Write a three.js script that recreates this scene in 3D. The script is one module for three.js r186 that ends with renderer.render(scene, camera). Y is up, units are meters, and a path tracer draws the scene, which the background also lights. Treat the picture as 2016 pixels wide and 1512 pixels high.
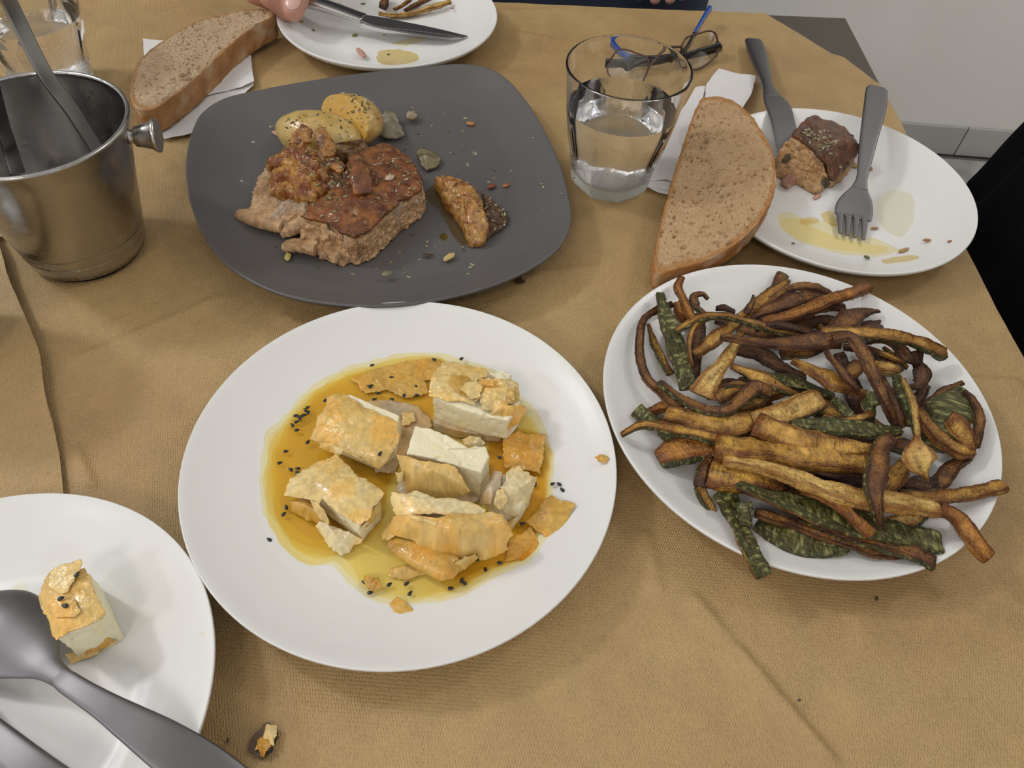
import * as THREE from 'three';
import { mergeGeometries, mergeVertices } from 'three/addons/utils/BufferGeometryUtils.js';
import { RoundedBoxGeometry } from 'three/addons/geometries/RoundedBoxGeometry.js';
import { RectAreaLightUniformsLib } from 'three/addons/lights/RectAreaLightUniformsLib.js';
import { ImprovedNoise } from 'three/addons/math/ImprovedNoise.js';

// ---------------------------------------------------------------- camera, light, exposure
const TY = 0.75;                                   // height of the table top
const scene = new THREE.Scene();
scene.background = new THREE.Color(0x000000);
const renderer = new THREE.WebGLRenderer({ antialias: true });
renderer.toneMapping = THREE.LinearToneMapping;
renderer.toneMappingExposure = 0.595;
renderer.shadowMap.enabled = true;
RectAreaLightUniformsLib.init();
const camera = new THREE.PerspectiveCamera(2 * Math.atan(756 / 1495) * 180 / Math.PI, 4 / 3, 0.02, 30);
camera.position.set(0, TY + 0.375, 0);
{
  const X = new THREE.Vector3(0.996917, 0.049376, -0.060974), Y = new THREE.Vector3(-0.078459, 0.62738, -0.77475);
  camera.quaternion.setFromRotationMatrix(new THREE.Matrix4().makeBasis(X, Y, new THREE.Vector3().crossVectors(X, Y)));
}
// unseen square ceiling panel lighting the table from behind the viewer: [x, z, width, depth, radiance, colour]; added fill globes, out of view: [x, y, z, candela, colour]
const UNSEEN_PANELS = [[-0.5, 1.45, 0.5, 0.5, 24, 0xffeee0]];
const FILL_GLOBES = [[-1.55, 2.25, -0.75, 5.4, 0xf4f4f6], [1.25, 2.25, -0.95, 1.75, 0xf6f4f2], [1.1, 2.25, 1.2, 0.8, 0xe2ebff], [-1.7, 2.25, 1.1, 2.1, 0xeaf0ff]];

// ---------------------------------------------------------------- helpers
let seed = 7;
const rnd = (a = 0, b = 1) => { seed = (seed + 0x6d2b79f5) | 0; let t = Math.imul(seed ^ (seed >>> 15), 1 | seed); t = (t + Math.imul(t ^ (t >>> 7), 61 | t)) ^ t; return a + (b - a) * (((t ^ (t >>> 14)) >>> 0) / 4294967296); };
const PN = new ImprovedNoise();
const noise = (x, y, z) => PN.noise(x + 31.7, y + 17.3, z + 5.1);
const fbm = (x, y, z, o = 4) => { let s = 0, a = 0.5; for (let i = 0; i < o; i++) { s += a * noise(x, y, z); x *= 2.03; y *= 2.03; z *= 2.03; a *= 0.5; } return s; };
const hash = (x, y, z) => { let h = Math.imul(x, 374761393) ^ Math.imul(y, 668265263) ^ Math.imul(z, 1274126177); h = Math.imul(h ^ (h >>> 13), 1274126177); return ((h ^ (h >>> 16)) >>> 0) / 4294967296; };
const worley = (x, y, z) => {                       // distance to the nearest of one jittered point per cell
  const X = Math.floor(x), Y = Math.floor(y), Z = Math.floor(z); let d = 9;
  for (let i = -1; i < 2; i++) for (let j = -1; j < 2; j++) for (let k = -1; k < 2; k++) {
    const a = X + i, b = Y + j, c = Z + k, u = a + hash(a, b, c) - x, v = b + hash(a + 71, b, c) - y, w = c + hash(a, b + 53, c) - z;
    d = Math.min(d, u * u + v * v + w * w);
  }
  return Math.sqrt(d);
};
const clamp = (x, a = 0, b = 1) => Math.min(b, Math.max(a, x)), lerp = (a, b, t) => a + (b - a) * t, smooth = (a, b, x) => { const t = clamp((x - a) / (b - a)); return t * t * (3 - 2 * t); };
const mix3 = (a, b, t) => [lerp(a[0], b[0], t), lerp(a[1], b[1], t), lerp(a[2], b[2], t)];
const V = (p) => new THREE.Vector3(p[0], p[1], p[2]);
const taken = new Map();
function numbered(name) { const n = taken.get(name) ?? 0; taken.set(name, n + 1); return n ? name + '_' + String(n).padStart(3, '0') : name; }
function tag(o, label, category, group, kind) { if (label) o.userData.label = label; if (category) o.userData.category = category; if (group) o.userData.group = group; if (kind) o.userData.kind = kind; return o; }
function shadows(m) { m.castShadow = true; m.receiveShadow = true; return m; }
function mesh(name, geo, mat, parent = scene) {
  if (!geo.attributes.uv && (mat.map || mat.bumpMap)) flatUV(geo);
  const m = shadows(new THREE.Mesh(geo, mat)); m.name = parent === scene ? numbered(name) : name; parent.add(m); return m; }
function thing(name, label, category, pos = [0, 0, 0], group) { const g = new THREE.Group(); g.name = numbered(name); g.position.set(...pos); tag(g, label, category, group); scene.add(g); return g; }
// shift a geometry built in world coordinates so that its group can stand at the thing's base
const local = (geo, g) => geo.translate(-g.position.x, -g.position.y, -g.position.z);
function part(name, geo, mat, g) { return mesh(name, local(geo, g), mat, g); }
function geoOf(pos, idx, col, uv) {
  const g = new THREE.BufferGeometry();
  g.setAttribute('position', new THREE.Float32BufferAttribute(pos, 3));
  g.setIndex(idx);
  if (col) g.setAttribute('color', new THREE.Float32BufferAttribute(col, 3));
  if (uv) g.setAttribute('uv', new THREE.Float32BufferAttribute(uv, 2));
  g.computeVertexNormals();
  return g;
}
function paint(g, fn) {                              // vertex colours from a function of place and normal
  const p = g.attributes.position, n = g.attributes.normal, c = new Float32Array(p.count * 3);
  for (let i = 0; i < p.count; i++) { const k = fn(p.getX(i), p.getY(i), p.getZ(i), n.getX(i), n.getY(i), n.getZ(i), i); c[i * 3] = k[0]; c[i * 3 + 1] = k[1]; c[i * 3 + 2] = k[2]; }
  g.setAttribute('color', new THREE.BufferAttribute(c, 3));
  return g;
}
function swell(g, fn) {                              // move every vertex along its normal
  const p = g.attributes.position, n = g.attributes.normal;
  for (let i = 0; i < p.count; i++) { const x = p.getX(i), y = p.getY(i), z = p.getZ(i), d = fn(x, y, z, n.getX(i), n.getY(i), n.getZ(i), i); p.setXYZ(i, x + n.getX(i) * d, y + n.getY(i) * d, z + n.getZ(i) * d); }
  g.computeVertexNormals();
  return g;
}
// closed outline through 3-D points: corners kept ('poly') or rounded
function outline(pts, n, poly = true) {
  const c = poly ? null : new THREE.CatmullRomCurve3(pts.map(V), true, 'centripetal');
  if (c) return c.getSpacedPoints(n).slice(0, n).map((v) => [v.x, v.y, v.z]);
  const L = []; let total = 0;
  pts.forEach((p, i) => { const q = pts[(i + 1) % pts.length], d = Math.hypot(q[0] - p[0], q[1] - p[1], q[2] - p[2]); L.push(d); total += d; });
  const out = []; let i = 0, at = 0;
  for (let k = 0; k < n; k++) {
    const s = (k / n) * total;
    while (at + L[i] < s) at += L[i++];
    const p = pts[i], q = pts[(i + 1) % pts.length], t = (s - at) / L[i];
    out.push([lerp(p[0], q[0], t), lerp(p[1], q[1], t), lerp(p[2], q[2], t)]);
  }
  return out;
}
// a lump with a flat-ish top: outline of its top edge, a base height, a rounded shoulder
function pad({ pts, base, n = 120, side = 10, rings = 14, round = 0.003, poly = true, bulge = 0, flare = 0, disp, topDisp, color, shrink = 1 }) {
  const o = outline(pts, n, poly), cx = o.reduce((s, p) => s + p[0], 0) / n, cy = o.reduce((s, p) => s + p[1], 0) / n, cz = o.reduce((s, p) => s + p[2], 0) / n;
  if (shrink !== 1) o.forEach((p) => { p[0] = lerp(cx, p[0], shrink); p[2] = lerp(cz, p[2], shrink); });
  const rows = [], yb = (p) => (typeof base === 'function' ? base(p[0], p[2]) : base);
  rows.push(o.map((p) => [lerp(p[0], cx, 0.06), yb(p), lerp(p[2], cz, 0.06)]));
  for (let s = 0; s <= side; s++) rows.push(o.map((p) => { const f = 1 + flare * (1 - s / side), x = lerp(cx, p[0], f), z = lerp(cz, p[2], f); return [x, lerp(yb(p) + 0.0006, p[1] - round, s / side), z]; }));
  const R = (p) => Math.hypot(p[0] - cx, p[2] - cz);
  for (let s = 1; s <= 5; s++) { const a = (s / 5) * Math.PI / 2; rows.push(o.map((p) => { const f = 1 - Math.min(0.5, (round * (1 - Math.cos(a))) / R(p)); return [lerp(cx, p[0], f), p[1] - round + round * Math.sin(a), lerp(cz, p[2], f)]; })); }
  const last = rows[rows.length - 1];
  for (let s = 1; s < rings; s++) { const f = 1 - s / rings; rows.push(last.map((p, i) => [lerp(cx, p[0], f), lerp(cy, p[1], Math.sqrt(f)) + bulge * (1 - f * f), lerp(cz, p[2], f)])); }
  const pos = [], idx = [];
  rows.forEach((r) => r.forEach((p) => pos.push(p[0], p[1], p[2])));
  const m = rows.length;
  for (let r = 0; r < m - 1; r++) for (let i = 0; i < n; i++) { const a = r * n + i, b = r * n + ((i + 1) % n), c = a + n, d = b + n; idx.push(a, b, c, b, d, c); }
  const top = pos.length / 3; pos.push(cx, cy + bulge, cz); const bot = top + 1; pos.push(cx, Math.min(...rows[0].map((p) => p[1])), cz);
  for (let i = 0; i < n; i++) { idx.push((m - 1) * n + i, (m - 1) * n + ((i + 1) % n), top); idx.push((i + 1) % n, i, bot); }
  // the outline may run either way round: make faces look outwards
  let area = 0; o.forEach((p, i) => { const q = o[(i + 1) % n]; area += p[0] * q[2] - q[0] * p[2]; });
  if (area > 0) for (let i = 0; i < idx.length; i += 3) { const t = idx[i]; idx[i] = idx[i + 1]; idx[i + 1] = t; }
  const g = geoOf(pos, idx);
  if (disp) swell(g, (x, y, z, nx, ny, nz, i) => (i < n || i === bot ? 0 : disp(x, y, z, nx, ny, nz, i)));
  if (topDisp) { const p = g.attributes.position, from = n * (side + 5); for (let i = from; i <= top; i++) p.setY(i, p.getY(i) + topDisp(p.getX(i), p.getZ(i), i === top ? 0 : 1 - (Math.floor(i / n) - side - 6) / rings)); g.computeVertexNormals(); }
  if (color) paint(g, color);
  return g;
}
// a thin closed sheet with a ragged edge, flat or draped: s runs from 0 in the middle to 1 at the edge
function sheet({ pts, n = 150, rings = 16, yc, pow = 1, thick = 0.0004, jag = 0.0006, jagF = 420, wave = 0.0004, waveF = 110, poly = true, surf, color, k = 0 }) {
  const o = outline(pts, n, poly), cx = o.reduce((s, p) => s + p[0], 0) / n, cz = o.reduce((s, p) => s + p[2], 0) / n, my = yc ?? Math.max(...o.map((p) => p[1]));
  o.forEach((p) => { const d = Math.hypot(p[0] - cx, p[2] - cz), j = jag * (1.6 * fbm(p[0] * jagF, k + 3, p[2] * jagF, 3) + 1.1 * noise(p[0] * jagF * 0.3, k, p[2] * jagF * 0.3)); p[0] += (p[0] - cx) / d * j * 2; p[2] += (p[2] - cz) / d * j * 2; });
  const soft = (r) => { const out = [], w = Math.round(r); for (let i = 0; i < n; i++) { const q = [0, 0, 0]; for (let j = -w; j <= w; j++) { const p = o[(i + j + n) % n]; q[0] += p[0]; q[1] += p[1]; q[2] += p[2]; } out.push(q.map((v) => v / (2 * w + 1))); } return out; };
  const soft1 = soft(n * 0.025), soft2 = soft(n * 0.07), inner = (i, s) => { const a = o[i], b = soft1[i], c = soft2[i], t = smooth(0.78, 1, s), u = smooth(0.45, 0.85, s); return [0, 1, 2].map((k) => lerp(lerp(c[k], b[k], u), a[k], t)); };
  const pos = [], idx = [], count = rings * n + 1;
  for (const lift of [thick, 0]) {
    for (let r = 0; r < rings; r++) { const s = 1 - r / rings; for (let i = 0; i < n; i++) { const p = inner(i, s), x = lerp(cx, p[0], s), z = lerp(cz, p[2], s); let y = surf ? surf(x, z, s) : lerp(my, p[1], Math.pow(s, pow)); y += wave * 2 * fbm(x * waveF, k + 9, z * waveF, 3) + lift; pos.push(x, y, z); } }
    pos.push(cx, (surf ? surf(cx, cz, 0) : my) + wave * 2 * fbm(cx * waveF, k + 9, cz * waveF, 3) + lift, cz);
  }
  let area = 0; o.forEach((p, i) => { const q = o[(i + 1) % n]; area += p[0] * q[2] - q[0] * p[2]; });
  const tri = (a, b, c, up) => (area > 0) === up ? idx.push(b, a, c) : idx.push(a, b, c);
  for (const [off, up] of [[0, true], [count, false]]) {
    for (let r = 0; r < rings - 1; r++) for (let i = 0; i < n; i++) { const a = off + r * n + i, b = off + r * n + ((i + 1) % n); tri(a, b, a + n, up); tri(b, b + n, a + n, up); }
    for (let i = 0; i < n; i++) tri(off + (rings - 1) * n + i, off + (rings - 1) * n + ((i + 1) % n), off + rings * n, up);
  }
  for (let i = 0; i < n; i++) { const j = (i + 1) % n; tri(count + i, count + j, i, true); tri(count + j, j, i, true); }
  const g = geoOf(pos, idx);
  if (color) paint(g, color);
  return g;
}
// naive surface nets of a signed distance function
function nets(sdf, lo, hi, cell) {
  const N = [0, 1, 2].map((k) => Math.ceil((hi[k] - lo[k]) / cell) + 2), val = new Float32Array(N[0] * N[1] * N[2]), at = (i, j, k) => i + N[0] * (j + N[1] * k);
  for (let k = 0; k < N[2]; k++) for (let j = 0; j < N[1]; j++) for (let i = 0; i < N[0]; i++) val[at(i, j, k)] = sdf(lo[0] + i * cell, lo[1] + j * cell, lo[2] + k * cell);
  const id = new Int32Array(val.length).fill(-1), pos = [], idx = [];
  for (let k = 0; k < N[2] - 1; k++) for (let j = 0; j < N[1] - 1; j++) for (let i = 0; i < N[0] - 1; i++) {
    let sx = 0, sy = 0, sz = 0, c = 0;
    for (let e = 0; e < 12; e++) {
      const ax = e >> 2, b = e & 3, o = [0, 0, 0]; o[(ax + 1) % 3] = b & 1; o[(ax + 2) % 3] = b >> 1;
      const q = [o[0], o[1], o[2]]; q[ax] = 1;
      const va = val[at(i + o[0], j + o[1], k + o[2])], vb = val[at(i + q[0], j + q[1], k + q[2])];
      if ((va < 0) !== (vb < 0)) { const t = va / (va - vb); sx += i + lerp(o[0], q[0], t); sy += j + lerp(o[1], q[1], t); sz += k + lerp(o[2], q[2], t); c++; }
    }
    if (c) { id[at(i, j, k)] = pos.length / 3; pos.push(lo[0] + sx / c * cell, lo[1] + sy / c * cell, lo[2] + sz / c * cell); }
  }
  for (let k = 1; k < N[2] - 1; k++) for (let j = 1; j < N[1] - 1; j++) for (let i = 1; i < N[0] - 1; i++) for (let ax = 0; ax < 3; ax++) {
    const d = [0, 0, 0]; d[ax] = 1; const va = val[at(i, j, k)], vb = val[at(i + d[0], j + d[1], k + d[2])];
    if ((va < 0) === (vb < 0)) continue;
    const u = [0, 0, 0], v = [0, 0, 0]; u[(ax + 1) % 3] = 1; v[(ax + 2) % 3] = 1;
    const q = [id[at(i, j, k)], id[at(i - u[0], j - u[1], k - u[2])], id[at(i - u[0] - v[0], j - u[1] - v[1], k - u[2] - v[2])], id[at(i - v[0], j - v[1], k - v[2])]];
    if (q.some((x) => x < 0)) continue;
    va < 0 ? idx.push(q[0], q[1], q[2], q[0], q[2], q[3]) : idx.push(q[0], q[2], q[1], q[0], q[3], q[2]);
  }
  return geoOf(pos, idx);
}
const smin = (a, b, k) => { const h = Math.max(k - Math.abs(a - b), 0) / k; return Math.min(a, b) - h * h * k * 0.25; };
function bone(p, a, b, ra, rb) {                     // tapered capsule
  const x = b[0] - a[0], y = b[1] - a[1], z = b[2] - a[2], u = p[0] - a[0], v = p[1] - a[1], w = p[2] - a[2], t = clamp((u * x + v * y + w * z) / (x * x + y * y + z * z || 1e-9));
  return Math.hypot(u - t * x, v - t * y, w - t * z) - lerp(ra, rb, t);
}
function boneGeo(bones, cell, k = 0.01, extra) {
  const lo = [9, 9, 9], hi = [-9, -9, -9];
  for (const [a, b, ra, rb] of bones) for (let i = 0; i < 3; i++) { lo[i] = Math.min(lo[i], a[i] - ra, b[i] - rb); hi[i] = Math.max(hi[i], a[i] + ra, b[i] + rb); }
  const m = cell * 3 + k;
  return nets((x, y, z) => { let d = 9; const p = [x, y, z]; for (const b of bones) d = smin(d, bone(p, b[0], b[1], b[2], b[3]), b[4] ?? k); return extra ? extra(d, p) : d; }, lo.map((v) => v - m), hi.map((v) => v + m), cell);
}
// flat bar swept along points: [x, y, z, width, thickness]; side faces stay level unless twisted
function bar(stations, { n = 60, m = 16, sq = 3, up = [0, 1, 0], twist = 0, crown = 0 } = {}) {
  const c = new THREE.CatmullRomCurve3(stations.map(V), false, 'centripetal'), pos = [], idx = [], U = V(up);
  const S = stations.length - 1, wide = Math.max(...stations.map((s) => s[3]));
  for (let i = 0; i <= n; i++) {
    const t = i / n, p = c.getPoint(t), T = c.getTangent(t), s = new THREE.Vector3().crossVectors(T, U).normalize(), b = new THREE.Vector3().crossVectors(s, T).normalize(), f = t * S, j = Math.min(S - 1, Math.floor(f)), e = f - j, at = (i, k) => stations[clamp(i, 0, S)][k];
    const herm = (k) => { const a = at(j, k), b = at(j + 1, k), m0 = j ? (b - at(j - 1, k)) / 2 : b - a, m1 = j < S - 1 ? (at(j + 2, k) - a) / 2 : b - a; return Math.max(0.0004, (2 * e ** 3 - 3 * e * e + 1) * a + (e ** 3 - 2 * e * e + e) * m0 + (3 * e * e - 2 * e ** 3) * b + (e ** 3 - e * e) * m1); };
    const w = herm(3), h = herm(4);
    const a0 = twist * t; s.applyAxisAngle(T, a0); b.applyAxisAngle(T, a0);
    for (let k = 0; k < m; k++) { const a = (k / m) * Math.PI * 2, ca = Math.cos(a), sa = Math.sin(a), x = Math.sign(ca) * Math.pow(Math.abs(ca), 2 / sq) * w / 2, y = Math.sign(sa) * Math.pow(Math.abs(sa), 2 / sq) * h / 2 + crown * (w / wide) ** 2 * (1 - (2 * x / (w || 1)) ** 2); pos.push(p.x + s.x * x + b.x * y, p.y + s.y * x + b.y * y, p.z + s.z * x + b.z * y); }
  }
  for (let i = 0; i < n; i++) for (let k = 0; k < m; k++) { const a = i * m + k, b = i * m + ((k + 1) % m); idx.push(a, b, a + m, b, b + m, a + m); }
  for (const [r, flip] of [[0, true], [n, false]]) { const q = pos.length / 3; let x = 0, y = 0, z = 0; for (let k = 0; k < m; k++) { x += pos[(r * m + k) * 3]; y += pos[(r * m + k) * 3 + 1]; z += pos[(r * m + k) * 3 + 2]; } pos.push(x / m, y / m, z / m); for (let k = 0; k < m; k++) { const a = r * m + k, b = r * m + ((k + 1) % m); flip ? idx.push(b, a, q) : idx.push(a, b, q); } }
  return geoOf(pos, idx);
}
function tube(pts, r, n = 48, m = 10, closed = false) { return new THREE.TubeGeometry(new THREE.CatmullRomCurve3(pts.map(V), closed, 'centripetal'), n, r, m, closed); }
function box(x0, y0, z0, x1, y1, z1, r = 0) { const g = r ? new RoundedBoxGeometry(x1 - x0, y1 - y0, z1 - z0, 2, r) : new THREE.BoxGeometry(x1 - x0, y1 - y0, z1 - z0); g.translate((x0 + x1) / 2, (y0 + y1) / 2, (z0 + z1) / 2); return g; }
function dataTexture(w, h, fn, srgb) {
  const d = new Uint8Array(w * h * 4);
  for (let j = 0; j < h; j++) for (let i = 0; i < w; i++) { const c = fn(i / w, j / h), k = (j * w + i) * 4; d[k] = clamp(c[0]) * 255; d[k + 1] = clamp(c[1]) * 255; d[k + 2] = clamp(c[2]) * 255; d[k + 3] = 255; }
  const t = new THREE.DataTexture(d, w, h); t.wrapS = t.wrapT = THREE.RepeatWrapping; t.magFilter = THREE.LinearFilter; t.minFilter = THREE.LinearFilter; if (srgb) t.colorSpace = THREE.SRGBColorSpace; t.needsUpdate = true; return t;
}
const tiling = (f, u, v, o = 4) => {               // noise that repeats over 0..1
  let s = 0, a = 0.5; for (let i = 0; i < o; i++) { const p = f * 2 ** i, x = u * p, y = v * p, X = Math.floor(x), Y = Math.floor(y), q = (i0, j0) => hash(((X + i0) % p), ((Y + j0) % p), 11 + i), e = x - X, g = y - Y, sx = e * e * (3 - 2 * e), sy = g * g * (3 - 2 * g); s += a * lerp(lerp(q(0, 0), q(1, 0), sx), lerp(q(0, 1), q(1, 1), sx), sy); a *= 0.5; } return s;
};
const std = (o) => new THREE.MeshStandardMaterial(o), phys = (o) => new THREE.MeshPhysicalMaterial(o);
const rgb = (r, g, b) => new THREE.Color().setRGB(r, g, b);
const flatUV = (g, s = 1) => { const p = g.attributes.position, u = new Float32Array(p.count * 2); for (let i = 0; i < p.count; i++) { u[i * 2] = p.getX(i) * s; u[i * 2 + 1] = p.getZ(i) * s; } g.setAttribute('uv', new THREE.BufferAttribute(u, 2)); return g; };

const grainBump = dataTexture(512, 512, (u, v) => { const n = 0.6 * tiling(32, u, v, 5) + 0.4 * tiling(128, u, v, 2); return [n, n, n]; });
const blotch = dataTexture(512, 512, (u, v) => { const a = tiling(12, u, v, 6), b = tiling(48, u, v, 3), n = clamp(0.78 + 0.55 * (a - 0.47) + 0.35 * (b - 0.44)), w = 0.12 * (a - 0.47); return [n + w * 0.4, n, n - w]; });
grainBump.repeat.set(22, 22); blotch.repeat.set(22, 22);
const streakBump = dataTexture(512, 512, (u, v) => { const n = 0.6 * tiling(8, u * 0.5, v * 4, 4) + 0.4 * tiling(48, u, v, 4); return [n, n, n]; });
const streakMap = dataTexture(512, 512, (u, v) => { const s = tiling(8, u * 0.5, v * 4, 5), b = tiling(24, u, v, 5), p = smooth(0.54, 0.68, tiling(40, u, v, 4)), n = clamp(0.8 + 0.9 * (s - 0.47) + 0.6 * (b - 0.47) - 0.3 * p); return [n, n * (0.97 - 0.1 * p), n * (0.94 - 0.25 * p)]; });
streakMap.repeat.set(25, 1); streakBump.repeat.set(25, 1);

// ---------------------------------------------------------------- room
const plasterBump = dataTexture(256, 256, (u, v) => { const n = tiling(8, u, v, 5); return [n, n, n]; });
const M = {};
M.wall = std({ color: rgb(0.86, 0.845, 0.8), roughness: 0.85, bumpMap: plasterBump, bumpScale: 0.0008 });
M.wallGrey = std({ color: rgb(0.27, 0.25, 0.235), roughness: 0.85, bumpMap: plasterBump, bumpScale: 0.0008 });
M.ceiling = std({ color: rgb(0.75, 0.74, 0.72), roughness: 0.9 });
M.grout = std({ color: rgb(0.2, 0.19, 0.18), roughness: 0.9 });
const tileMap = dataTexture(256, 256, (u, v) => { const n = 0.8 + 0.4 * (tiling(6, u, v, 5) - 0.45); return [0.86 * n, 0.855 * n, 0.84 * n]; }, true);
M.tiles = [0xffffff, 0xf4f4f2, 0xeae9e6].map((c) => std({ color: c, map: tileMap, roughness: 0.35 }));
M.baseTile = [0xbcbcb7, 0xb4b4b0].map((c) => std({ color: c, roughness: 0.45 }));
const X0 = -2.6, X1 = 2.3, Z0 = -3.2, Z1 = 2.4, ZB = -1.815, XC = 0.44, H = 2.7;
const struct = (name, geo, mat) => tag(mesh(name, geo, mat), null, null, null, 'structure');
const floor = struct('floor', box(X0 - 0.1, -0.1, Z0 - 0.1, X1 + 0.1, -0.006, Z1 + 0.1), M.grout);
{
  const s = 0.36, tg = [0, 1, 2].map(() => new RoundedBoxGeometry(s - 0.004, 0.008, s - 0.004, 1, 0.0012)); let k = 0;
  for (let x = X0; x < X1 - 0.01; x += s) for (let z = ZB + 0.004; z < Z1; z += s) { const t = mesh('tile', tg[k % 3], M.tiles[Math.floor(hash(k, 3, 5) * 3)], floor); t.position.set(x + s / 2, -0.004, z + s / 2 + 0.02); k++; }
  for (let x = X0; x < XC - 0.2; x += s) for (let z = ZB - s; z > Z0; z -= s) { const t = mesh('tile', tg[k % 3], M.tiles[Math.floor(hash(k, 3, 5) * 3)], floor); t.position.set(x + s / 2, -0.004, z + s / 2 + 0.024); k++; }
}
struct('ceiling', box(X0 - 0.1, H, Z0 - 0.1, X1 + 0.1, H + 0.1, Z1 + 0.1), M.ceiling);
struct('wall_back', box(XC, 0, Z0, X1, H, ZB), M.wall);
struct('wall_rear', box(X0 - 0.1, 0, Z0 - 0.1, XC, H, Z0), M.wallGrey);
struct('wall_left', box(X0 - 0.1, 0, Z0, X0, H, Z1), M.wall);
struct('wall_right', box(X1, 0, ZB, X1 + 0.1, H, Z1), M.wall);
struct('wall_front', box(X0 - 0.1, 0, Z1, X1 + 0.1, H, Z1 + 0.1), M.wall);
{
  const bb = struct('baseboard_back', box(XC + 0.002, 0.001, ZB + 0.0005, X1 - 0.002, 0.078, ZB + 0.003), M.grout), w = 0.33; let k = 0;
  const bg = new RoundedBoxGeometry(w - 0.003, 0.079, 0.008, 1, 0.0015);
  for (let x = 1.118 - 3 * w; x < X1 - 0.05; x += w) { if (x < XC) continue; const t = mesh('tile', bg, M.baseTile[k++ % 2], bb); t.position.set(x + w / 2, 0.0405, ZB + 0.006); }
}
M.lampFrame = std({ color: 0xd8d8d6, roughness: 0.4 });
UNSEEN_PANELS.forEach(([x, z, w, d, power, colour]) => {
  const g = thing('unseen_ceiling_lamp', 'unseen warm square ceiling panel lamp behind the viewer lighting the table', 'lamp', [x, H, z]);  // out of view, placed to light the table from behind on the left
  const f = 0.02, parts = [[-w / 2 - f, -d / 2 - f, w / 2 + f, -d / 2], [-w / 2 - f, d / 2, w / 2 + f, d / 2 + f], [-w / 2 - f, -d / 2, -w / 2, d / 2], [w / 2, -d / 2, w / 2 + f, d / 2]].map(([a, b, c, e]) => box(a, -0.03, b, c, -0.0005, e));
  mesh('frame', mergeGeometries(parts), M.lampFrame, g);
  mesh('diffuser', box(-w / 2, -0.016, -d / 2, w / 2, -0.001, d / 2), std({ color: 0xffffff, emissive: colour, emissiveIntensity: 3 }), g);
  const l = new THREE.RectAreaLight(colour, power, w, d); l.position.set(x, H - 0.02, z); l.lookAt(x, 0, z); scene.add(l);
});
M.cord = std({ color: 0x222222, roughness: 0.6 });
FILL_GLOBES.forEach(([x, y, z, power, colour], i) => {
  const g = thing('added_fill_globe', ['added fill globe out of view at the far left of the room', 'added fill globe out of view near the far right wall', 'added fill globe behind the viewer to the right', 'added fill globe behind the viewer to the left'][i], 'lamp', [x, y, z]);  // added fill lamps, out of view, to brighten ceiling and room
  mesh('globe', new THREE.SphereGeometry(0.11, 32, 20), std({ color: 0xffffff, emissive: colour, emissiveIntensity: 3, roughness: 0.4 }), g);
  mesh('cord', new THREE.CylinderGeometry(0.003, 0.003, H - y - 0.105, 8).translate(0, (H - y + 0.1) / 2, 0), M.cord, g);
  mesh('canopy', new THREE.CylinderGeometry(0.045, 0.05, 0.02, 24).translate(0, H - y - 0.0105, 0), M.lampFrame, g);
  const l = new THREE.PointLight(colour, power); l.position.set(x, y, z); l.castShadow = true; l.shadow.radius = 5.4; scene.add(l);
});

// ---------------------------------------------------------------- table and its paper
const tableCorners = { bl: [-0.9, -0.76], br: [0.334, -0.859], fr: [0.363, 0.06], fl: [-0.88, 0.09] };
M.wood = std({ color: rgb(0.075, 0.058, 0.045), roughness: 0.5, bumpMap: plasterBump, bumpScale: 0.0003 });
{
  const t = thing('dining_table', 'dark wooden dining table whose corner shows beyond the brown paper', 'table', [-0.27, 0, -0.38]);
  const s = new THREE.Shape([tableCorners.fl, tableCorners.fr, tableCorners.br, tableCorners.bl].map(([x, z]) => new THREE.Vector2(x, -z)));
  const g = new THREE.ExtrudeGeometry(s, { depth: 0.028, bevelEnabled: true, bevelThickness: 0.002, bevelSize: 0.002, bevelOffset: -0.002, bevelSegments: 2 });
  g.rotateX(-Math.PI / 2); g.translate(0, TY - 0.0025 - 0.03, 0);
  part('tabletop', g, M.wood, t);
  for (const [x, z] of [[-0.82, -0.69], [0.26, -0.78], [0.28, -0.02], [-0.8, 0.01]]) part('leg', box(x - 0.03, 0.001, z - 0.03, x + 0.03, TY - 0.034, z + 0.03, 0.004), M.wood, t);
}
// brown paper with embossed rows of small dimples, soft waves and a few creases
const emboss = dataTexture(512, 512, (u, v) => {
  const rows = 30, cols = 40, r = v * rows, R = Math.floor(r), c = u * cols + (R % 2) * 0.5, C = Math.floor(c), jx = (hash(C % cols, R, 1) - 0.5) * 0.3, jy = (hash(C % cols, R, 2) - 0.5) * 0.3;
  const dx = (c - C - 0.5 + jx) / 0.44, dy = (r - R - 0.5 + jy) / 0.52, d = Math.max(0, 1 - dx * dx - dy * dy) * (0.5 + 0.5 * hash(C % cols, R, 3)), n = tiling(64, u, v, 3), e = 0.25 + 0.55 * d + 0.22 * (n - 0.45);
  return [e, e, e];
});
const kraftMap = dataTexture(1024, 1024, (u, v) => { const fibre = tiling(16, u, v, 6), fine = tiling(256, u * 1, v * 1, 2), big = tiling(4, u, v, 3), n = 1 + 0.1 * (fibre - 0.48) + 0.07 * (fine - 0.4) + 0.12 * (big - 0.45), w = 0.03 * (big - 0.45); return [0.69 * n, (0.574 + w) * n, (0.386 + w) * n]; }, true);
M.kraft = std({ map: kraftMap, roughness: 0.5, bumpMap: emboss, bumpScale: 0.0006 });
kraftMap.repeat.set(4, 4); emboss.repeat.set(18, 18);
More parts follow.
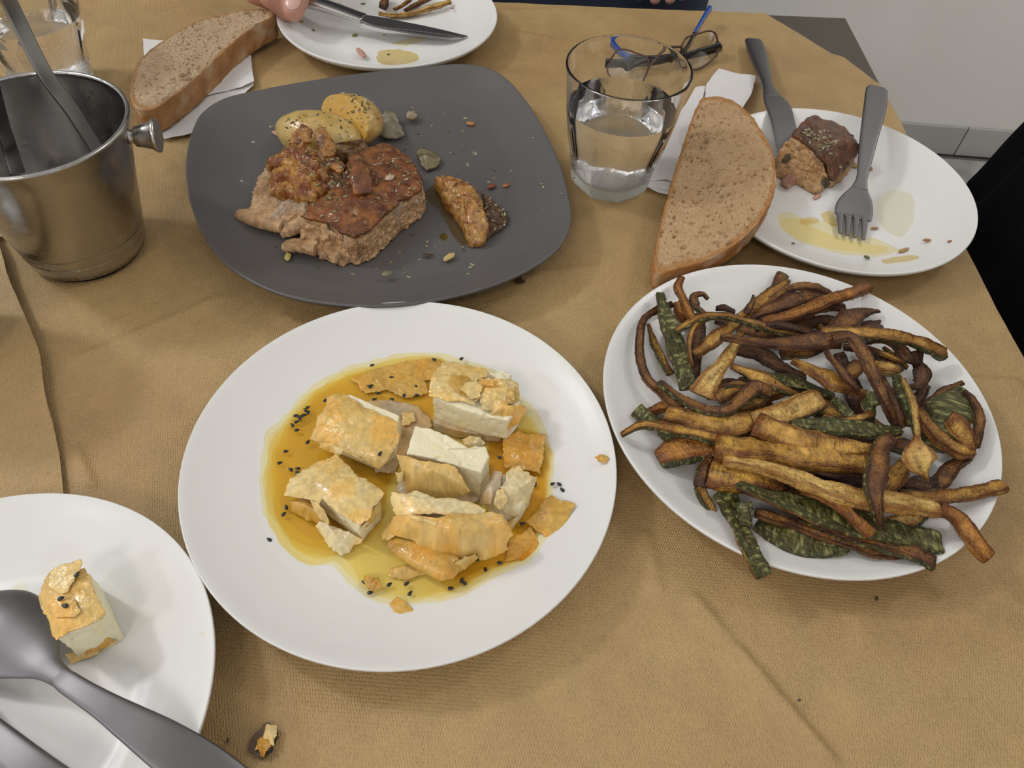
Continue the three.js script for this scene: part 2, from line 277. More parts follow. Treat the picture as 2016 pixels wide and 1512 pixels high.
const creases = [                                    // [from, to, height, half width]
  [[-.2798,.75,-.2934], [-.1976,.75,-.3666], 0.0012, 0.004], [[.1039,.75,-.1729], [.1211,.75,-.149], 0.0008, 0.004], [[.1211,.75,-.149], [.1646,.75,-.0922], 0.0016, 0.005], [[.2894,.75,-.3378], [.3395,.75,-.3398], 0.0014, 0.006],
  [[-.2474,.75,-.2318], [-.2267,.75,-.2065], 0.001, 0.004], [[-.4216,.75,-.7013], [-.3328,.75,-.781], 0.0008, 0.005], [[.2323,.75,-.701], [.2974,.75,-.7546], 0.0008, 0.005], [[-.0562,.75,-.8028], [.029,.75,-.8253], 0.001, 0.004], [[-.0272,.75,-.7655], [.0145,.75,-.7563], 0.0008, 0.004], [[-.0442,.75,-.39], [.0608,.75,-.4235], 0.0007, 0.005], [[.0801,.75,-.2082], [.0862,.75,-.17], 0.0009, 0.006],
];
function crease(x, z) {
  let h = 0;
  for (const [a, b, k, w] of creases) { const dx = b[0] - a[0], dz = b[2] - a[2], L = Math.hypot(dx, dz), t = ((x - a[0]) * dx + (z - a[2]) * dz) / (L * L); if (t < -0.05 || t > 1.05) continue; const s = ((x - a[0]) * dz - (z - a[2]) * dx) / L, e = smooth(-0.05, 0.12, t) * smooth(1.05, 0.88, t); h += k * e * Math.max(0, 1 - Math.abs(s) / (s > 0 ? w : 3 * w)) ** 1.5; }
  return h;
}
{
  const NX = 460, NZ = 340, pos = [], idx = [], uv = [], cut = [[.2426,.75,-.8532], [.2719,.75,-.8142], [.3009,.75,-.7715], [.3109,.75,-.77], [.3355,.75,-.7211]];
  const { bl, br, fr, fl } = tableCorners;
  const back = (x) => lerp(bl[1], br[1], (x - bl[0]) / (br[0] - bl[0])) + 0.001, front = 0.052;
  for (let j = 0; j <= NZ; j++) for (let i = 0; i <= NX; i++) {
    const v = j / NZ, u = i / NX, za = lerp(front, -0.853, v), xl = lerp(fl[0], bl[0], v) + 0.004;
    let xr = lerp(fr[0], br[0], (za - fr[1]) / (br[1] - fr[1])) - 0.0015;
    for (let k = 0; k < cut.length - 1; k++) if (za <= cut[k + 1][2] && za >= cut[k][2]) xr = Math.min(xr, lerp(cut[k][0], cut[k + 1][0], (za - cut[k][2]) / (cut[k + 1][2] - cut[k][2])));
    const x = lerp(xl, xr, u), z = lerp(front, Math.min(-0.74, back(Math.min(x, 0.243))), v);
    pos.push(x, TY - 0.002 + 0.0018 * (0.5 + fbm(x * 9, 2, z * 9, 3)) + 2.2 * crease(x, z) + 0.0006 * fbm(x * 55, 4, z * 55, 2), z); uv.push(x, z);
  }
  for (let j = 0; j < NZ; j++) for (let i = 0; i < NX; i++) { const a = j * (NX + 1) + i, b = a + 1, c = a + NX + 1; idx.push(a, b, c, b, c + 1, c); }
  tag(mesh('table_paper', geoOf(pos, idx, null, uv), M.kraft), 'large brown embossed paper sheet covering the table under all plates', 'table paper');
}
{   // second sheet at the left: its free edge stands a little off the table
  const edge = [[-.4114,.757,-.4388], [-.3618,.757,-.3834], [-.3428,.757,-.3562], [-.3177,.7565,-.3247], [-.3045,.756,-.3078], [-.2934,.756,-.2931], [-.282,.755,-.2719], [-.2744,.754,-.2586], [-.2659,.753,-.246], [-.2519,.7522,-.2229], [-.237,.752,-.1947]];
  const c = new THREE.CatmullRomCurve3(edge.map(V)), NU = 70, NV = 110, pos = [], idx = [], uv = [];
  for (const lift of [0.0003, 0]) for (let j = 0; j <= NV; j++) { const e = c.getPoint(j / NV); for (let i = 0; i <= NU; i++) { const u = i / NU, x = lerp(e.x, -0.87, u), d = e.x - x, z = e.z + d * 0.06 + 0.0006 * (i === 0 ? noise(j * 0.7, 3, 1) : 0); pos.push(x, TY + 0.0014 + (e.y - TY - 0.001) * Math.exp(-d / 0.03) + crease(x, z) * 0.3 + 0.0006 * (0.5 + fbm(x * 14, 6, z * 14)) + lift, z); uv.push(x + 0.37, z); } }
  const W = NU + 1, off = W * (NV + 1);
  for (let j = 0; j < NV; j++) for (let i = 0; i < NU; i++) { const a = j * W + i, b = a + 1, d = a + W; idx.push(a, b, d, b, d + 1, d); idx.push(off + a, off + d, off + b, off + b, off + d, off + d + 1); }
  for (let j = 0; j < NV; j++) { const a = j * W; idx.push(a, a + W, off + a, off + a, a + W, off + a + W); }
  tag(mesh('table_paper', geoOf(pos, idx, null, uv), M.kraft), 'smaller brown paper sheet overlapping the left edge with a raised border', 'table paper');
}

// ---------------------------------------------------------------- plates
M.porcelain = phys({ color: rgb(0.79, 0.79, 0.765), roughness: 0.27 });
const PROFILE = [[0, 0.0062], [0.55, 0.0062], [0.62, 0.0066], [0.7, 0.0084], [0.8, 0.0122], [0.9, 0.0172], [0.965, 0.0212], [0.985, 0.0222]];
function profileY(f) { for (let i = 0; i < PROFILE.length - 1; i++) if (f <= PROFILE[i + 1][0]) return lerp(PROFILE[i][1], PROFILE[i + 1][1], (f - PROFILE[i][0]) / (PROFILE[i + 1][0] - PROFILE[i][0])); return PROFILE[PROFILE.length - 1][1]; }
const plates = {};
function plate(key, label, x, z, r) {
  const t = thing('dinner_plate', label, 'plate', [x, TY, z]);
  const inner = []; for (let f = 0; f <= 0.98; f += 0.02) inner.push(new THREE.Vector2(Math.max(1e-5, f * r), profileY(f)));
  const rim = [[0.992, 0.0229], [0.998, 0.0224], [1, 0.0216], [0.998, 0.0206], [0.985, 0.0186], [0.95, 0.0155], [0.88, 0.0115], [0.78, 0.0068], [0.68, 0.0032], [0.6, 0.0022], [0.59, 0.0006], [0.57, 0.0004], [0.555, 0.0008], [0.545, 0.0022], [0, 0.0024]].map(([f, y]) => new THREE.Vector2(Math.max(1e-5, f * r), y));
  const g = new THREE.LatheGeometry([...inner, ...rim].reverse(), 128);
  mesh('dish', g, M.porcelain, t);
  plates[key] = { x, z, r, y: (px, pz) => TY + profileY(Math.hypot(px - x, pz - z) / r) };
  return t;
}
plate('pastry', 'large white plate in the centre holding filo and cheese pieces in syrup', -0.0568, -0.2302, 0.1183);
plate('chips', 'large white plate at the right heaped with fried courgette strips', 0.1723, -0.293, 0.1176);
plate('meat', 'white side plate at the far right holding a fork and one pork chunk', 0.2436, -0.5154, 0.1055);
plate('top', 'white side plate at the far side with a serrated knife across it', -0.1483, -0.7385, 0.106);
plate('near', 'white side plate at the lower left holding a spoon and one pastry cube', -0.2245, -0.0865, 0.1031);
// grey plate: a rounded square with a low rim
const greyPts = [[-.258,.774,-.4741], [-.2666,.774,-.5156], [-.2667,.774,-.541], [-.2561,.774,-.5632], [-.2276,.774,-.5824], [-.1893,.774,-.6029], [-.1446,.774,-.6224], [-.1021,.774,-.6376], [-.0693,.774,-.648], [-.0463,.774,-.6462], [-.027,.774,-.6307], [-.0074,.774,-.597], [.0115,.774,-.5506], [.0249,.774,-.505], [.0318,.774,-.4652], [.0336,.774,-.4417], [.0282,.774,-.4164], [.0149,.774,-.3951], [-.0082,.774,-.3738], [-.0339,.774,-.3578], [-.0624,.774,-.3461], [-.0877,.774,-.3401], [-.1118,.774,-.3383], [-.1401,.774,-.3407], [-.165,.774,-.3482], [-.1888,.774,-.3619], [-.2075,.774,-.3789], [-.2246,.774,-.4023], [-.241,.774,-.4307]];
const GP = [[0, 0.0075], [0.6, 0.0078], [0.75, 0.0095], [0.88, 0.0155], [0.95, 0.0205], [0.985, 0.0232]];
const greyOutline = outline(greyPts, 200, false), GC = [0, 0];
greyOutline.forEach((p) => { GC[0] += p[0] / 200; GC[1] += p[2] / 200; });
const greyPolar = greyOutline.map((p) => [Math.atan2(p[2] - GC[1], p[0] - GC[0]), Math.hypot(p[0] - GC[0], p[2] - GC[1])]).sort((a, b) => a[0] - b[0]);
function greyY(x, z) { const a = Math.atan2(z - GC[1], x - GC[0]), d = Math.hypot(x - GC[0], z - GC[1]); let r = greyPolar[0][1]; for (const [t, q] of greyPolar) { if (t > a) break; r = q; } const f = d / r; for (let i = 0; i < GP.length - 1; i++) if (f <= GP[i + 1][0]) return TY + lerp(GP[i][1], GP[i + 1][1], (f - GP[i][0]) / (GP[i + 1][0] - GP[i][0])); return TY + 0.0232; }
M.greyGlaze = phys({ color: rgb(0.112, 0.107, 0.105), roughness: 0.4 });
{
  const t = thing('square_plate', 'dark grey rounded square plate carrying roast pork and potatoes', 'plate', [GC[0], TY, GC[1]]);
  const rows = []; for (let f = 0.04; f <= 0.985; f += 0.035) { let y = GP[5][1]; for (let i = 0; i < GP.length - 1; i++) if (f <= GP[i + 1][0]) { y = lerp(GP[i][1], GP[i + 1][1], (f - GP[i][0]) / (GP[i + 1][0] - GP[i][0])); break; } rows.push([f, y]); }
  rows.push([0.99, 0.0238], [0.997, 0.0237], [1, 0.0229], [0.999, 0.0216], [0.985, 0.0188], [0.93, 0.0135], [0.85, 0.0078], [0.74, 0.0038], [0.66, 0.0022], [0.65, 0.0006], [0.6, 0.0006], [0.59, 0.0022], [0.05, 0.0024]);
  const pos = [], idx = [], n = 200;
  for (const [f, y] of rows) for (const p of greyOutline) pos.push((p[0] - GC[0]) * f, y, (p[2] - GC[1]) * f);
  for (let r = 0; r < rows.length - 1; r++) for (let i = 0; i < n; i++) { const a = r * n + i, b = r * n + (i + 1) % n; idx.push(a, a + n, b, b, a + n, b + n); }
  const c = pos.length / 3; pos.push(0, 0.0075, 0, 0, 0.0024, 0); for (let i = 0; i < n; i++) { idx.push(i, (i + 1) % n, c); idx.push((rows.length - 1) * n + (i + 1) % n, (rows.length - 1) * n + i, c + 1); }
  let area = 0; greyOutline.forEach((p, i) => { const q = greyOutline[(i + 1) % n]; area += p[0] * q[2] - q[0] * p[2]; });
  if (area < 0) for (let i = 0; i < idx.length; i += 3) { const s = idx[i]; idx[i] = idx[i + 1]; idx[i + 1] = s; }
  mesh('dish', geoOf(pos, idx), M.greyGlaze, t);
}

// ---------------------------------------------------------------- tumblers, bucket, tongs
const fog = dataTexture(512, 256, (u, v) => { const d = worley(u * 90, v * 45, 0.5), f = smooth(0.42, 0.1, v + 0.25 * (tiling(16, u, v, 4) - 0.45)), r = clamp(0.02 + f * (0.3 + 0.5 * smooth(0.35, 0.6, d))); return [0, r, 0]; });
M.glass = phys({ color: 0xffffff, roughness: 1, roughnessMap: fog, transmission: 1, thickness: 0.003, ior: 1.4, attenuationColor: rgb(0.93, 0.97, 0.94), attenuationDistance: 0.03 });
M.water = phys({ color: 0xffffff, roughness: 0, transmission: 1, thickness: 0.05, ior: 1.33 });
function tumblerGeo() {
  const Ht = 0.1, seg = 192, facets = 8, rc = (y) => 0.0335 + 0.0125 * Math.pow(y / Ht, 0.85), inside = (y) => rc(y) - 0.0017 - 0.0034 * smooth(0.07, 0.02, y), pos = [], idx = [], rows = [];
  for (let k = 0; k <= 50; k++) rows.push([k / 50 * (Ht - 0.0018), 'o']);
  const outer = (th, y) => { const c = rc(y), dp = c - 0.0044 * smooth(0.078, 0.025, y) - 0.0001, a = ((th / (2 * Math.PI) * facets) % 1 + 1) % 1 - 0.5, f = y < 0.009 ? 1 : 1; return Math.min(c, dp / Math.cos(a * 2 * Math.PI / facets)) * f - 0.0025 * smooth(0.007, 0, y); };
  const ring = (fn, y) => { for (let i = 0; i < seg; i++) { const th = i / seg * 2 * Math.PI, r = fn(th, y); pos.push(r * Math.cos(th), y, r * Math.sin(th)); } };
  let count = 0; const add = (fn, y) => { ring(fn, y); count++; };
  for (const [y] of rows) add(outer, y);
  const rim = 0.00075; for (let k = 1; k < 10; k++) { const q = k / 10 * Math.PI; add((t) => rc(Ht) - 0.0002 - rim + rim * Math.cos(q), Ht - 0.0018 + rim * Math.sin(q) * 1.3); }
  for (let k = 0; k <= 30; k++) { const y = lerp(Ht - 0.0018, 0.013, k / 30); add(() => inside(y), y); }
  add(() => rc(0.01) - 0.008, 0.0108); add(() => rc(0.01) - 0.016, 0.0102);
  for (let r = 0; r < count - 1; r++) for (let i = 0; i < seg; i++) { const a = r * seg + i, b = r * seg + (i + 1) % seg; idx.push(a, a + seg, b, b, a + seg, b + seg); }
  const c = pos.length / 3; pos.push(0, 0, 0, 0, 0.0102, 0);
  for (let i = 0; i < seg; i++) { idx.push(i, (i + 1) % seg, c); idx.push((count - 1) * seg + (i + 1) % seg, (count - 1) * seg + i, c + 1); }
  const uv = []; for (let i = 0; i < pos.length; i += 3) { const th = Math.atan2(pos[i + 2], pos[i]) / 6.2832; uv.push(Math.abs(th) * 2, pos[i + 1] / Ht); }
  return geoOf(pos, idx, null, uv);
}
function waterGeo(level) {
  const rc = (y) => 0.0335 + 0.0125 * Math.pow(y / 0.1, 0.85), w = (y) => rc(y) - 0.0017 - 0.0034 * smooth(0.07, 0.02, y) - 0.00015, pts = [new THREE.Vector2(1e-5, 0.0104), new THREE.Vector2(rc(0.01) - 0.016, 0.0104), new THREE.Vector2(rc(0.01) - 0.0085, 0.0112)];
  for (let k = 0; k <= 20; k++) { const y = lerp(0.0128, level, k / 20); pts.push(new THREE.Vector2(w(y), y)); }
  pts.push(new THREE.Vector2(w(level) - 0.0002, level + 0.0002), new THREE.Vector2(w(level) - 0.0015, level - 0.0003), new THREE.Vector2(1e-5, level - 0.0004));
  return new THREE.LatheGeometry(pts, 96);
}
const tg = tumblerGeo();
function tumbler(label, p, turn, level) {
  const t = thing('water_tumbler', label, 'glass', [p[0], TY + 0.0006, p[2]]); t.rotation.y = turn;
  mesh('glass_body', tg, M.glass, t);
  const w = mesh('water', waterGeo(level), M.water); w.position.copy(t.position); tag(w, label.includes('behind') ? 'clear water in the tumbler behind the steel bucket' : label.includes('right') ? 'clear water in the tumbler beside the napkin' : 'clear water in the tumbler cut off by the left edge', 'water');
  return t;
}
tumbler('faceted water glass standing right of the grey plate near the napkin', [.0661,.75,-.5238], 0.25, 0.068);
tumbler('faceted water glass standing behind the steel ice bucket', [-.4184,.75,-.5997], 0.1, 0.062);
tumbler('faceted water glass cut off by the left edge below the bucket', [-.3566,.75,-.2947], 0.5, 0.05);

const brushed = dataTexture(512, 512, (u, v) => { const n = tiling(16, u, v, 5), st = tiling(128, u * 0.06, v, 2), d = Math.max(0, tiling(24, u, v, 4) - 0.5) * 2 * smooth(0.95, 0.35, v); return [0, clamp(0.26 + 0.2 * (n - 0.45) + d * 0.6 + 0.08 * st), 0]; });
const dew = dataTexture(512, 512, (u, v) => { let h = 0.2; const c = worley(u * 60, v * 60, 0.5); h += tiling(24, u, v, 4) > 0.52 ? 0.8 * smooth(0.42, 0.1, c) : 0; return [h, h, h]; });
M.steel = std({ color: rgb(0.46, 0.45, 0.435), metalness: 1, roughness: 0.75, roughnessMap: brushed, bumpMap: dew, bumpScale: 0.00012 });
M.steelPlain = std({ color: rgb(0.55, 0.54, 0.52), metalness: 1, roughness: 0.22 });
M.tongs = std({ color: rgb(0.32, 0.315, 0.31), metalness: 1, roughness: 0.28 });
M.cutlery = std({ color: rgb(0.2, 0.195, 0.2), metalness: 1, roughness: 0.46 });
{
  const B = [-0.3085, TY + 0.0006, -0.3985], t = thing('ice_bucket', 'small round steel ice bucket with a knob handle at the left', 'bucket', B);
  const v = (r, y) => new THREE.Vector2(r, y), R = (y) => 0.0385 + 0.0195 * Math.pow(y / 0.1, 1.05);
  const pr = [v(1e-5, 0.0015), v(0.034, 0.0015), v(0.0355, 0.0002), v(0.037, 0.0003)];
  for (let y = 0.003; y <= 0.0965; y += 0.0055) pr.push(v(R(y) - 0.0006 * Math.exp(-(((y - 0.0135) / 0.0006) ** 2)), y));
  for (const y of [0.0125, 0.013, 0.0135, 0.014, 0.0145, 0.0205, 0.021, 0.0215, 0.022, 0.0225]) pr.push(v(R(y) - (Math.abs(y - 0.0135) < 0.0003 || Math.abs(y - 0.0215) < 0.0003 ? 0.0004 : 0), y));
  pr.sort((a, b) => a.y - b.y || a.x - b.x);
  for (let a = -0.6; a <= Math.PI + 0.2; a += 0.3) pr.push(v(0.0578 + 0.0016 * Math.cos(a), 0.099 + 0.0016 * Math.sin(a)));
  for (let y = 0.097; y >= 0.004; y -= 0.006) pr.push(v(R(y) - 0.0011, y));
  pr.push(v(0.03, 0.003), v(1e-5, 0.003));
  mesh('shell', new THREE.LatheGeometry(pr, 128), M.steel, t);
  const knob = [v(1e-5, 0), v(0.0045, 0), v(0.0045, 0.0015), v(0.0035, 0.002), v(0.0045, 0.0026), v(0.0035, 0.0032), v(0.0046, 0.0038), v(0.0064, 0.0042), v(0.0072, 0.0085), v(0.0086, 0.0135), v(0.0102, 0.0158), v(0.0107, 0.0168), v(0.0105, 0.0178), v(0.0096, 0.0182), v(0.005, 0.0178), v(1e-5, 0.0176)];
  for (const [a, lab] of [[-0.22, 1], [Math.PI - 0.22, 0]]) { const k = new THREE.LatheGeometry(knob, 48); k.rotateZ(-Math.PI / 2); k.translate(0.0547, 0.086, 0); k.rotateY(-a); mesh('knob', k, M.steelPlain, t); }
  M.ice = phys({ color: 0xffffff, roughness: 0.06, transmission: 1, thickness: 0.01, ior: 1.31 });
  const wt = mesh('water', new THREE.LatheGeometry([v(1e-5, 0.0034), v(0.0295, 0.0034), v(R(0.005) - 0.0013, 0.0048), v(R(0.036) - 0.0013, 0.036), v(1e-5, 0.036)], 64), M.water); wt.position.set(...B); tag(wt, 'melt water lying in the steel ice bucket', 'water');
  [[0.012, 0.03, 0.012, 0.4], [0.022, 0.033, -0.006, 1.1], [-0.014, 0.031, 0.006, 2.0], [0.0, 0.034, -0.018, 0.2]].forEach(([x, y, z, a], i) => {
    const g = new RoundedBoxGeometry(0.019, 0.015, 0.019, 4, 0.004); swell(g, (px, py, pz) => 0.0016 * fbm(px * 120 + i, py * 120, pz * 120, 3)); const m = mesh('ice_cube', g, M.ice); m.position.set(B[0] + x, B[1] + y, B[2] + z); m.rotation.set(0.3 * i, a, 0.2); tag(m, ['clear ice lump lying below the tong arm in the bucket', 'clear ice lump at the right wall inside the bucket', 'clear ice lump at the left inside the bucket', 'clear ice lump at the far wall inside the bucket'][i], 'ice');
  });
  const tn = thing('ice_tongs', 'long steel tongs leaning in the ice bucket at the upper left', 'tongs', B);
  const S = (p, w = 0.0105, h = 0.0022) => [...p, w, h];
  part('arm', bar([S([-.2962,.8065,-.4349]), S([-.3037,.8355,-.4373]), S([-.3108,.8575,-.4382]), S([-.3202,.9,-.4479], 0.011), S([-.3147,.94,-.4395], 0.011)], { n: 60, m: 12, sq: 6, up: [0.92, 0.15, 0.3] }), M.tongs, tn);
  part('arm', bar([S([-.3379,.805,-.4049]), S([-.3388,.821,-.411]), S([-.3329,.844,-.4091]), S([-.3184,.9,-.4101], 0.011), S([-.3166,.942,-.4337], 0.011)], { n: 60, m: 12, sq: 6, up: [0.92, 0.15, 0.3] }), M.tongs, tn);
  part('spring_bend', bar([S([-.3147,.94,-.4395], 0.011), S([-.3063,.953,-.433], 0.011), S([-.3068,.955,-.4285], 0.011), S([-.3166,.942,-.4337], 0.011)], { n: 30, m: 12, sq: 6, up: [0.92, 0.15, 0.3] }), M.tongs, tn);
}

// ---------------------------------------------------------------- cutlery
{
  const S = (p, w, h) => [...p, w, h];
  // fork on the far right plate, handle end in the air
  let t = thing('fork', 'grey steel fork standing in the sauce on the right plate', 'fork', [.2532,.7575,-.4843]);
  part('handle', bar([S([.2903,.7962,-.6218], 0.0135, 0.003), S([.2888,.796,-.617], 0.0178, 0.0036), S([.2823,.793,-.592], 0.0182, 0.004), S([.2737,.787,-.563], 0.0148, 0.0036), S([.2682,.78,-.5408], 0.0115, 0.0032), S([.2637,.7735,-.5223], 0.0085, 0.0028), S([.2608,.77,-.5122], 0.0125, 0.0026)], { n: 70, m: 20, sq: 4, crown: -0.0006 }), M.cutlery, t);
  part('neck', bar([S([.261,.77,-.5129], 0.0125, 0.0024), S([.2583,.7665,-.5036], 0.0235, 0.0022), S([.2554,.7635,-.4945], 0.0285, 0.002), S([.2533,.7615,-.4868], 0.0278, 0.0018)], { n: 30, m: 20, sq: 5, crown: -0.0008 }), M.cutlery, t);
  for (const [a, b] of [[[.2433,.7618,-.4864], [.2404,.7596,-.4687]], [[.2495,.7618,-.4859], [.2454,.7596,-.4669]], [[.2558,.7618,-.4861], [.2508,.7596,-.4652]], [[.2622,.7618,-.4862], [.2569,.7596,-.463]]]) part('tine', bar([S([a[0], a[1] + 0.0003, a[2] - 0.003], 0.0056, 0.0018), S(a, 0.0052, 0.0018), S(b, 0.0028, 0.0014)], { n: 16, m: 12, sq: 4 }), M.cutlery, t);
  // knife propped on the rim of the same plate
  t = thing('table_knife', 'grey steel knife propped on the right plate beside the bread', 'knife', [.2163,.76,-.65]);
  part('handle', bar([S([.2172,.756,-.7716], 0.017, 0.005), S([.217,.7575,-.7479], 0.0185, 0.0062), S([.215,.7615,-.701], 0.0135, 0.006), S([.2127,.766,-.6634], 0.0105, 0.0055), S([.2122,.7695,-.64], 0.0175, 0.0032)], { n: 60, m: 20, sq: 3 }), M.cutlery, t);
  part('blade', bar([S([.212,.7695,-.6417], 0.0165, 0.0026), S([.2129,.7725,-.6217], 0.0225, 0.002), S([.213,.7732,-.5912], 0.0205, 0.0018), S([.2143,.769,-.5678], 0.0205, 0.0016), S([.2154,.766,-.5486], 0.012, 0.0014)], { n: 50, m: 14, sq: 7 }), M.cutlery, t);
  // serrated knife on the far plate
  t = thing('steak_knife', 'serrated steak knife lying across the far white plate', 'knife', [-.1668,.77,-.7169]);
  part('handle', bar([S([-.2792,.784,-.7465], 0.016, 0.008), S([-.2478,.781,-.737], 0.0165, 0.0085), S([-.2075,.777,-.7293], 0.015, 0.008), S([-.1692,.772,-.7205], 0.0145, 0.0055)], { n: 50, m: 20, sq: 4 }), M.steelPlain, t);
  part('blade', bar([S([-.171,.7725,-.7201], 0.0125, 0.0026), S([-.1548,.7705,-.7188], 0.0195, 0.0018), S([-.1186,.766,-.7198], 0.019, 0.0015), S([-.0891,.7635,-.7196], 0.013, 0.0013), S([-.0696,.762,-.7217], 0.0015, 0.001)], { n: 60, m: 14, sq: 7 }), M.cutlery, t);
  const a = [-.1498,.7705,-.7095], b = [-.0732,.7623,-.718];
  const teeth = []; for (let i = 0; i < 34; i++) { const c = new THREE.ConeGeometry(0.0011, 0.002, 4); c.rotateX(Math.PI / 2); c.translate(lerp(a[0], b[0], i / 33), lerp(a[1], b[1], i / 33), lerp(a[2], b[2], i / 33) + 0.0008 - 0.0009 * Math.sin(i / 33 * Math.PI)); teeth.push(c); }
  part('serration', mergeGeometries(teeth), M.cutlery, t);
  // spoon at the lower left and the second handle below it
  t = thing('spoon', 'large grey steel spoon resting across the lower left plate', 'spoon', [-.183,.77,-.0986]);
  part('bowl', bar([S([-.2485,.77,-.1261], 0.004, 0.0022), S([-.2436,.769,-.124], 0.026, 0.0026), S([-.2303,.768,-.1191], 0.0405, 0.003), S([-.2154,.7685,-.113], 0.036, 0.003), S([-.2019,.7715,-.1058], 0.02, 0.003), S([-.1945,.7738,-.1016], 0.0115, 0.0032), S([-.1854,.7762,-.0971], 0.0085, 0.003)], { n: 70, m: 26, sq: 2.6, crown: 0.0058 }), M.cutlery, t);
  part('handle', bar([S([-.1929,.7745,-.1008], 0.0065, 0.0022), S([-.1837,.7768,-.0961], 0.0092, 0.0034), S([-.175,.7778,-.0922], 0.0099, 0.0036), S([-.1643,.778,-.0877], 0.0112, 0.0036), S([-.1533,.7775,-.083], 0.0138, 0.0036), S([-.1342,.776,-.0748], 0.0185, 0.0036), S([-.1155,.772,-.0662], 0.0212, 0.0036), S([-.0975,.766,-.0578], 0.02, 0.0034)], { n: 80, m: 20, sq: 4, crown: 0.0006 }), M.cutlery, t);
  t = thing('table_knife', 'steel knife handle cut off at the bottom left corner below the spoon', 'knife', [-.197,.77,-.0663]);
  part('handle', bar([S([-.2209,.77,-.0796], 0.013, 0.004), S([-.2017,.7735,-.0706], 0.0135, 0.0045), S([-.1845,.7745,-.0619], 0.015, 0.005), S([-.1639,.7725,-.0511], 0.018, 0.005)], { n: 50, m: 20, sq: 4 }), M.cutlery, t);
  part('blade', bar([S([-.2203,.77,-.0793], 0.013, 0.002), S([-.2462,.7625,-.0905], 0.02, 0.0018), S([-.2667,.759,-.099], 0.006, 0.0012)], { n: 30, m: 14, sq: 7 }), M.cutlery, t);
}

// ---------------------------------------------------------------- syrup, filo and cheese
const PL = plates.pastry, onPastry = (lift) => (x, z) => PL.y(x, z) + lift;
const filoMap = dataTexture(512, 512, (u, v) => { const a = tiling(5, u, v, 5), b = tiling(32, u, v, 3), d = smooth(0.5, 0.66, a), n = clamp(0.93 + 0.25 * (b - 0.45) + 0.2 * (a - 0.47)); return [n, n * (1 - 0.06 * d), n * (1 - 0.18 * d)]; }, true);
const filoBump = dataTexture(512, 512, (u, v) => { const a = tiling(7, u, v, 4), b = tiling(48, u, v, 3), n = 0.75 * a + 0.25 * b; return [n, n, n]; });
filoMap.repeat.set(14, 14); filoBump.repeat.set(16, 16);
M.filo = phys({ color: 0xffffff, vertexColors: true, map: filoMap, roughness: 0.26, clearcoat: 0.3, clearcoatRoughness: 0.1, bumpMap: filoBump, bumpScale: 0.0016 });
M.feta = phys({ color: 0xffffff, vertexColors: true, roughness: 0.58, bumpMap: grainBump, bumpScale: 0.0005 });
const tone = { pale: [[0.86, 0.6, 0.2], [0.92, 0.73, 0.34]], gold: [[0.82, 0.52, 0.14], [0.88, 0.64, 0.24]], amber: [[0.66, 0.36, 0.055], [0.78, 0.49, 0.12]], wet: [[0.6, 0.45, 0.27], [0.68, 0.54, 0.36]], white: [[0.88, 0.7, 0.34], [0.94, 0.82, 0.5]] };
const filoColour = (kind, k = 0) => { const [a, b] = tone[kind], c = tone.amber[0]; return (x, y, z) => { const n = 0.5 + 1.1 * fbm(x * 70 + k, y * 70, z * 70, 3), m = smooth(0.12, 0.42, fbm(x * 45 + 7 + k, 3, z * 45, 3)), s = 1 + 0.1 * fbm(x * 600, k, z * 600, 2); const q = mix3(mix3(a, b, clamp(n)), c, m * 0.3); return [q[0] * s, q[1] * s, q[2] * s]; }; };
const fetaColour = (x, y, z) => { const n = fbm(x * 90, y * 90, z * 90, 3), m = smooth(0.1, 0.45, n); return mix3([0.89, 0.82, 0.57], [0.84, 0.71, 0.33], m * 0.75); };
function film(name, label, pts, lift, total, layers = 4, step = 0.03) {   // a pool that gets thicker inwards: skins of liquid one on the other, the top one glossy
  const c = [0, 0]; pts.forEach((p) => { c[0] += p[0] / pts.length; c[1] += p[2] / pts.length; });
  const g = thing(name, label, 'syrup', [c[0], PL.y(c[0], c[1]), c[1]]), tint = total.map((v) => Math.pow(v, 1 / layers));
  for (let i = 0; i < layers; i++) {
    const f = 1 - step * i, q = sheet({ pts: pts.map((p) => [lerp(c[0], p[0], f), p[1], lerp(c[1], p[2], f)]), surf: onPastry(lift + i * 0.00016), n: 200, rings: 22, thick: 0.00001, jag: 0.0011, jagF: 90, wave: 0.00004, poly: false, k: i * 2.7 });
    q.setIndex(Array.from(q.index.array.slice(0, q.index.count / 2 - 200 * 3)));
    part('film', q, phys({ color: rgb(...tint), roughness: 0.04, transmission: 1, thickness: 0, ior: i === layers - 1 ? 1.4 : 1.01 }), g);
  }
}
const h0 = 0.007;
film('syrup_pool', 'thin pale yellow syrup film spreading under all pastry pieces', [[-.1276,.757,-.1954], [-.1359,.757,-.2188], [-.1377,.757,-.2417], [-.1317,.757,-.2617], [-.1225,.757,-.2808], [-.1085,.757,-.2956], [-.09,.757,-.3071], [-.0685,.757,-.3145], [-.0493,.757,-.3165], [-.0343,.757,-.3129], [-.0077,.757,-.3038], [.011,.757,-.2815], [.0215,.757,-.2635], [.0269,.757,-.2424], [.0282,.757,-.2173], [.0247,.757,-.1935], [.0159,.757,-.1774], [.0031,.757,-.1698], [-.0105,.757,-.1603], [-.0265,.757,-.1528], [-.0466,.757,-.1501], [-.0636,.757,-.1524], [-.0754,.757,-.1604], [-.085,.757,-.1688], [-.0957,.757,-.1662], [-.1086,.757,-.1717], [-.1201,.757,-.1824]], 0.0003, [0.985, 0.86, 0.42], 3, 0.035);
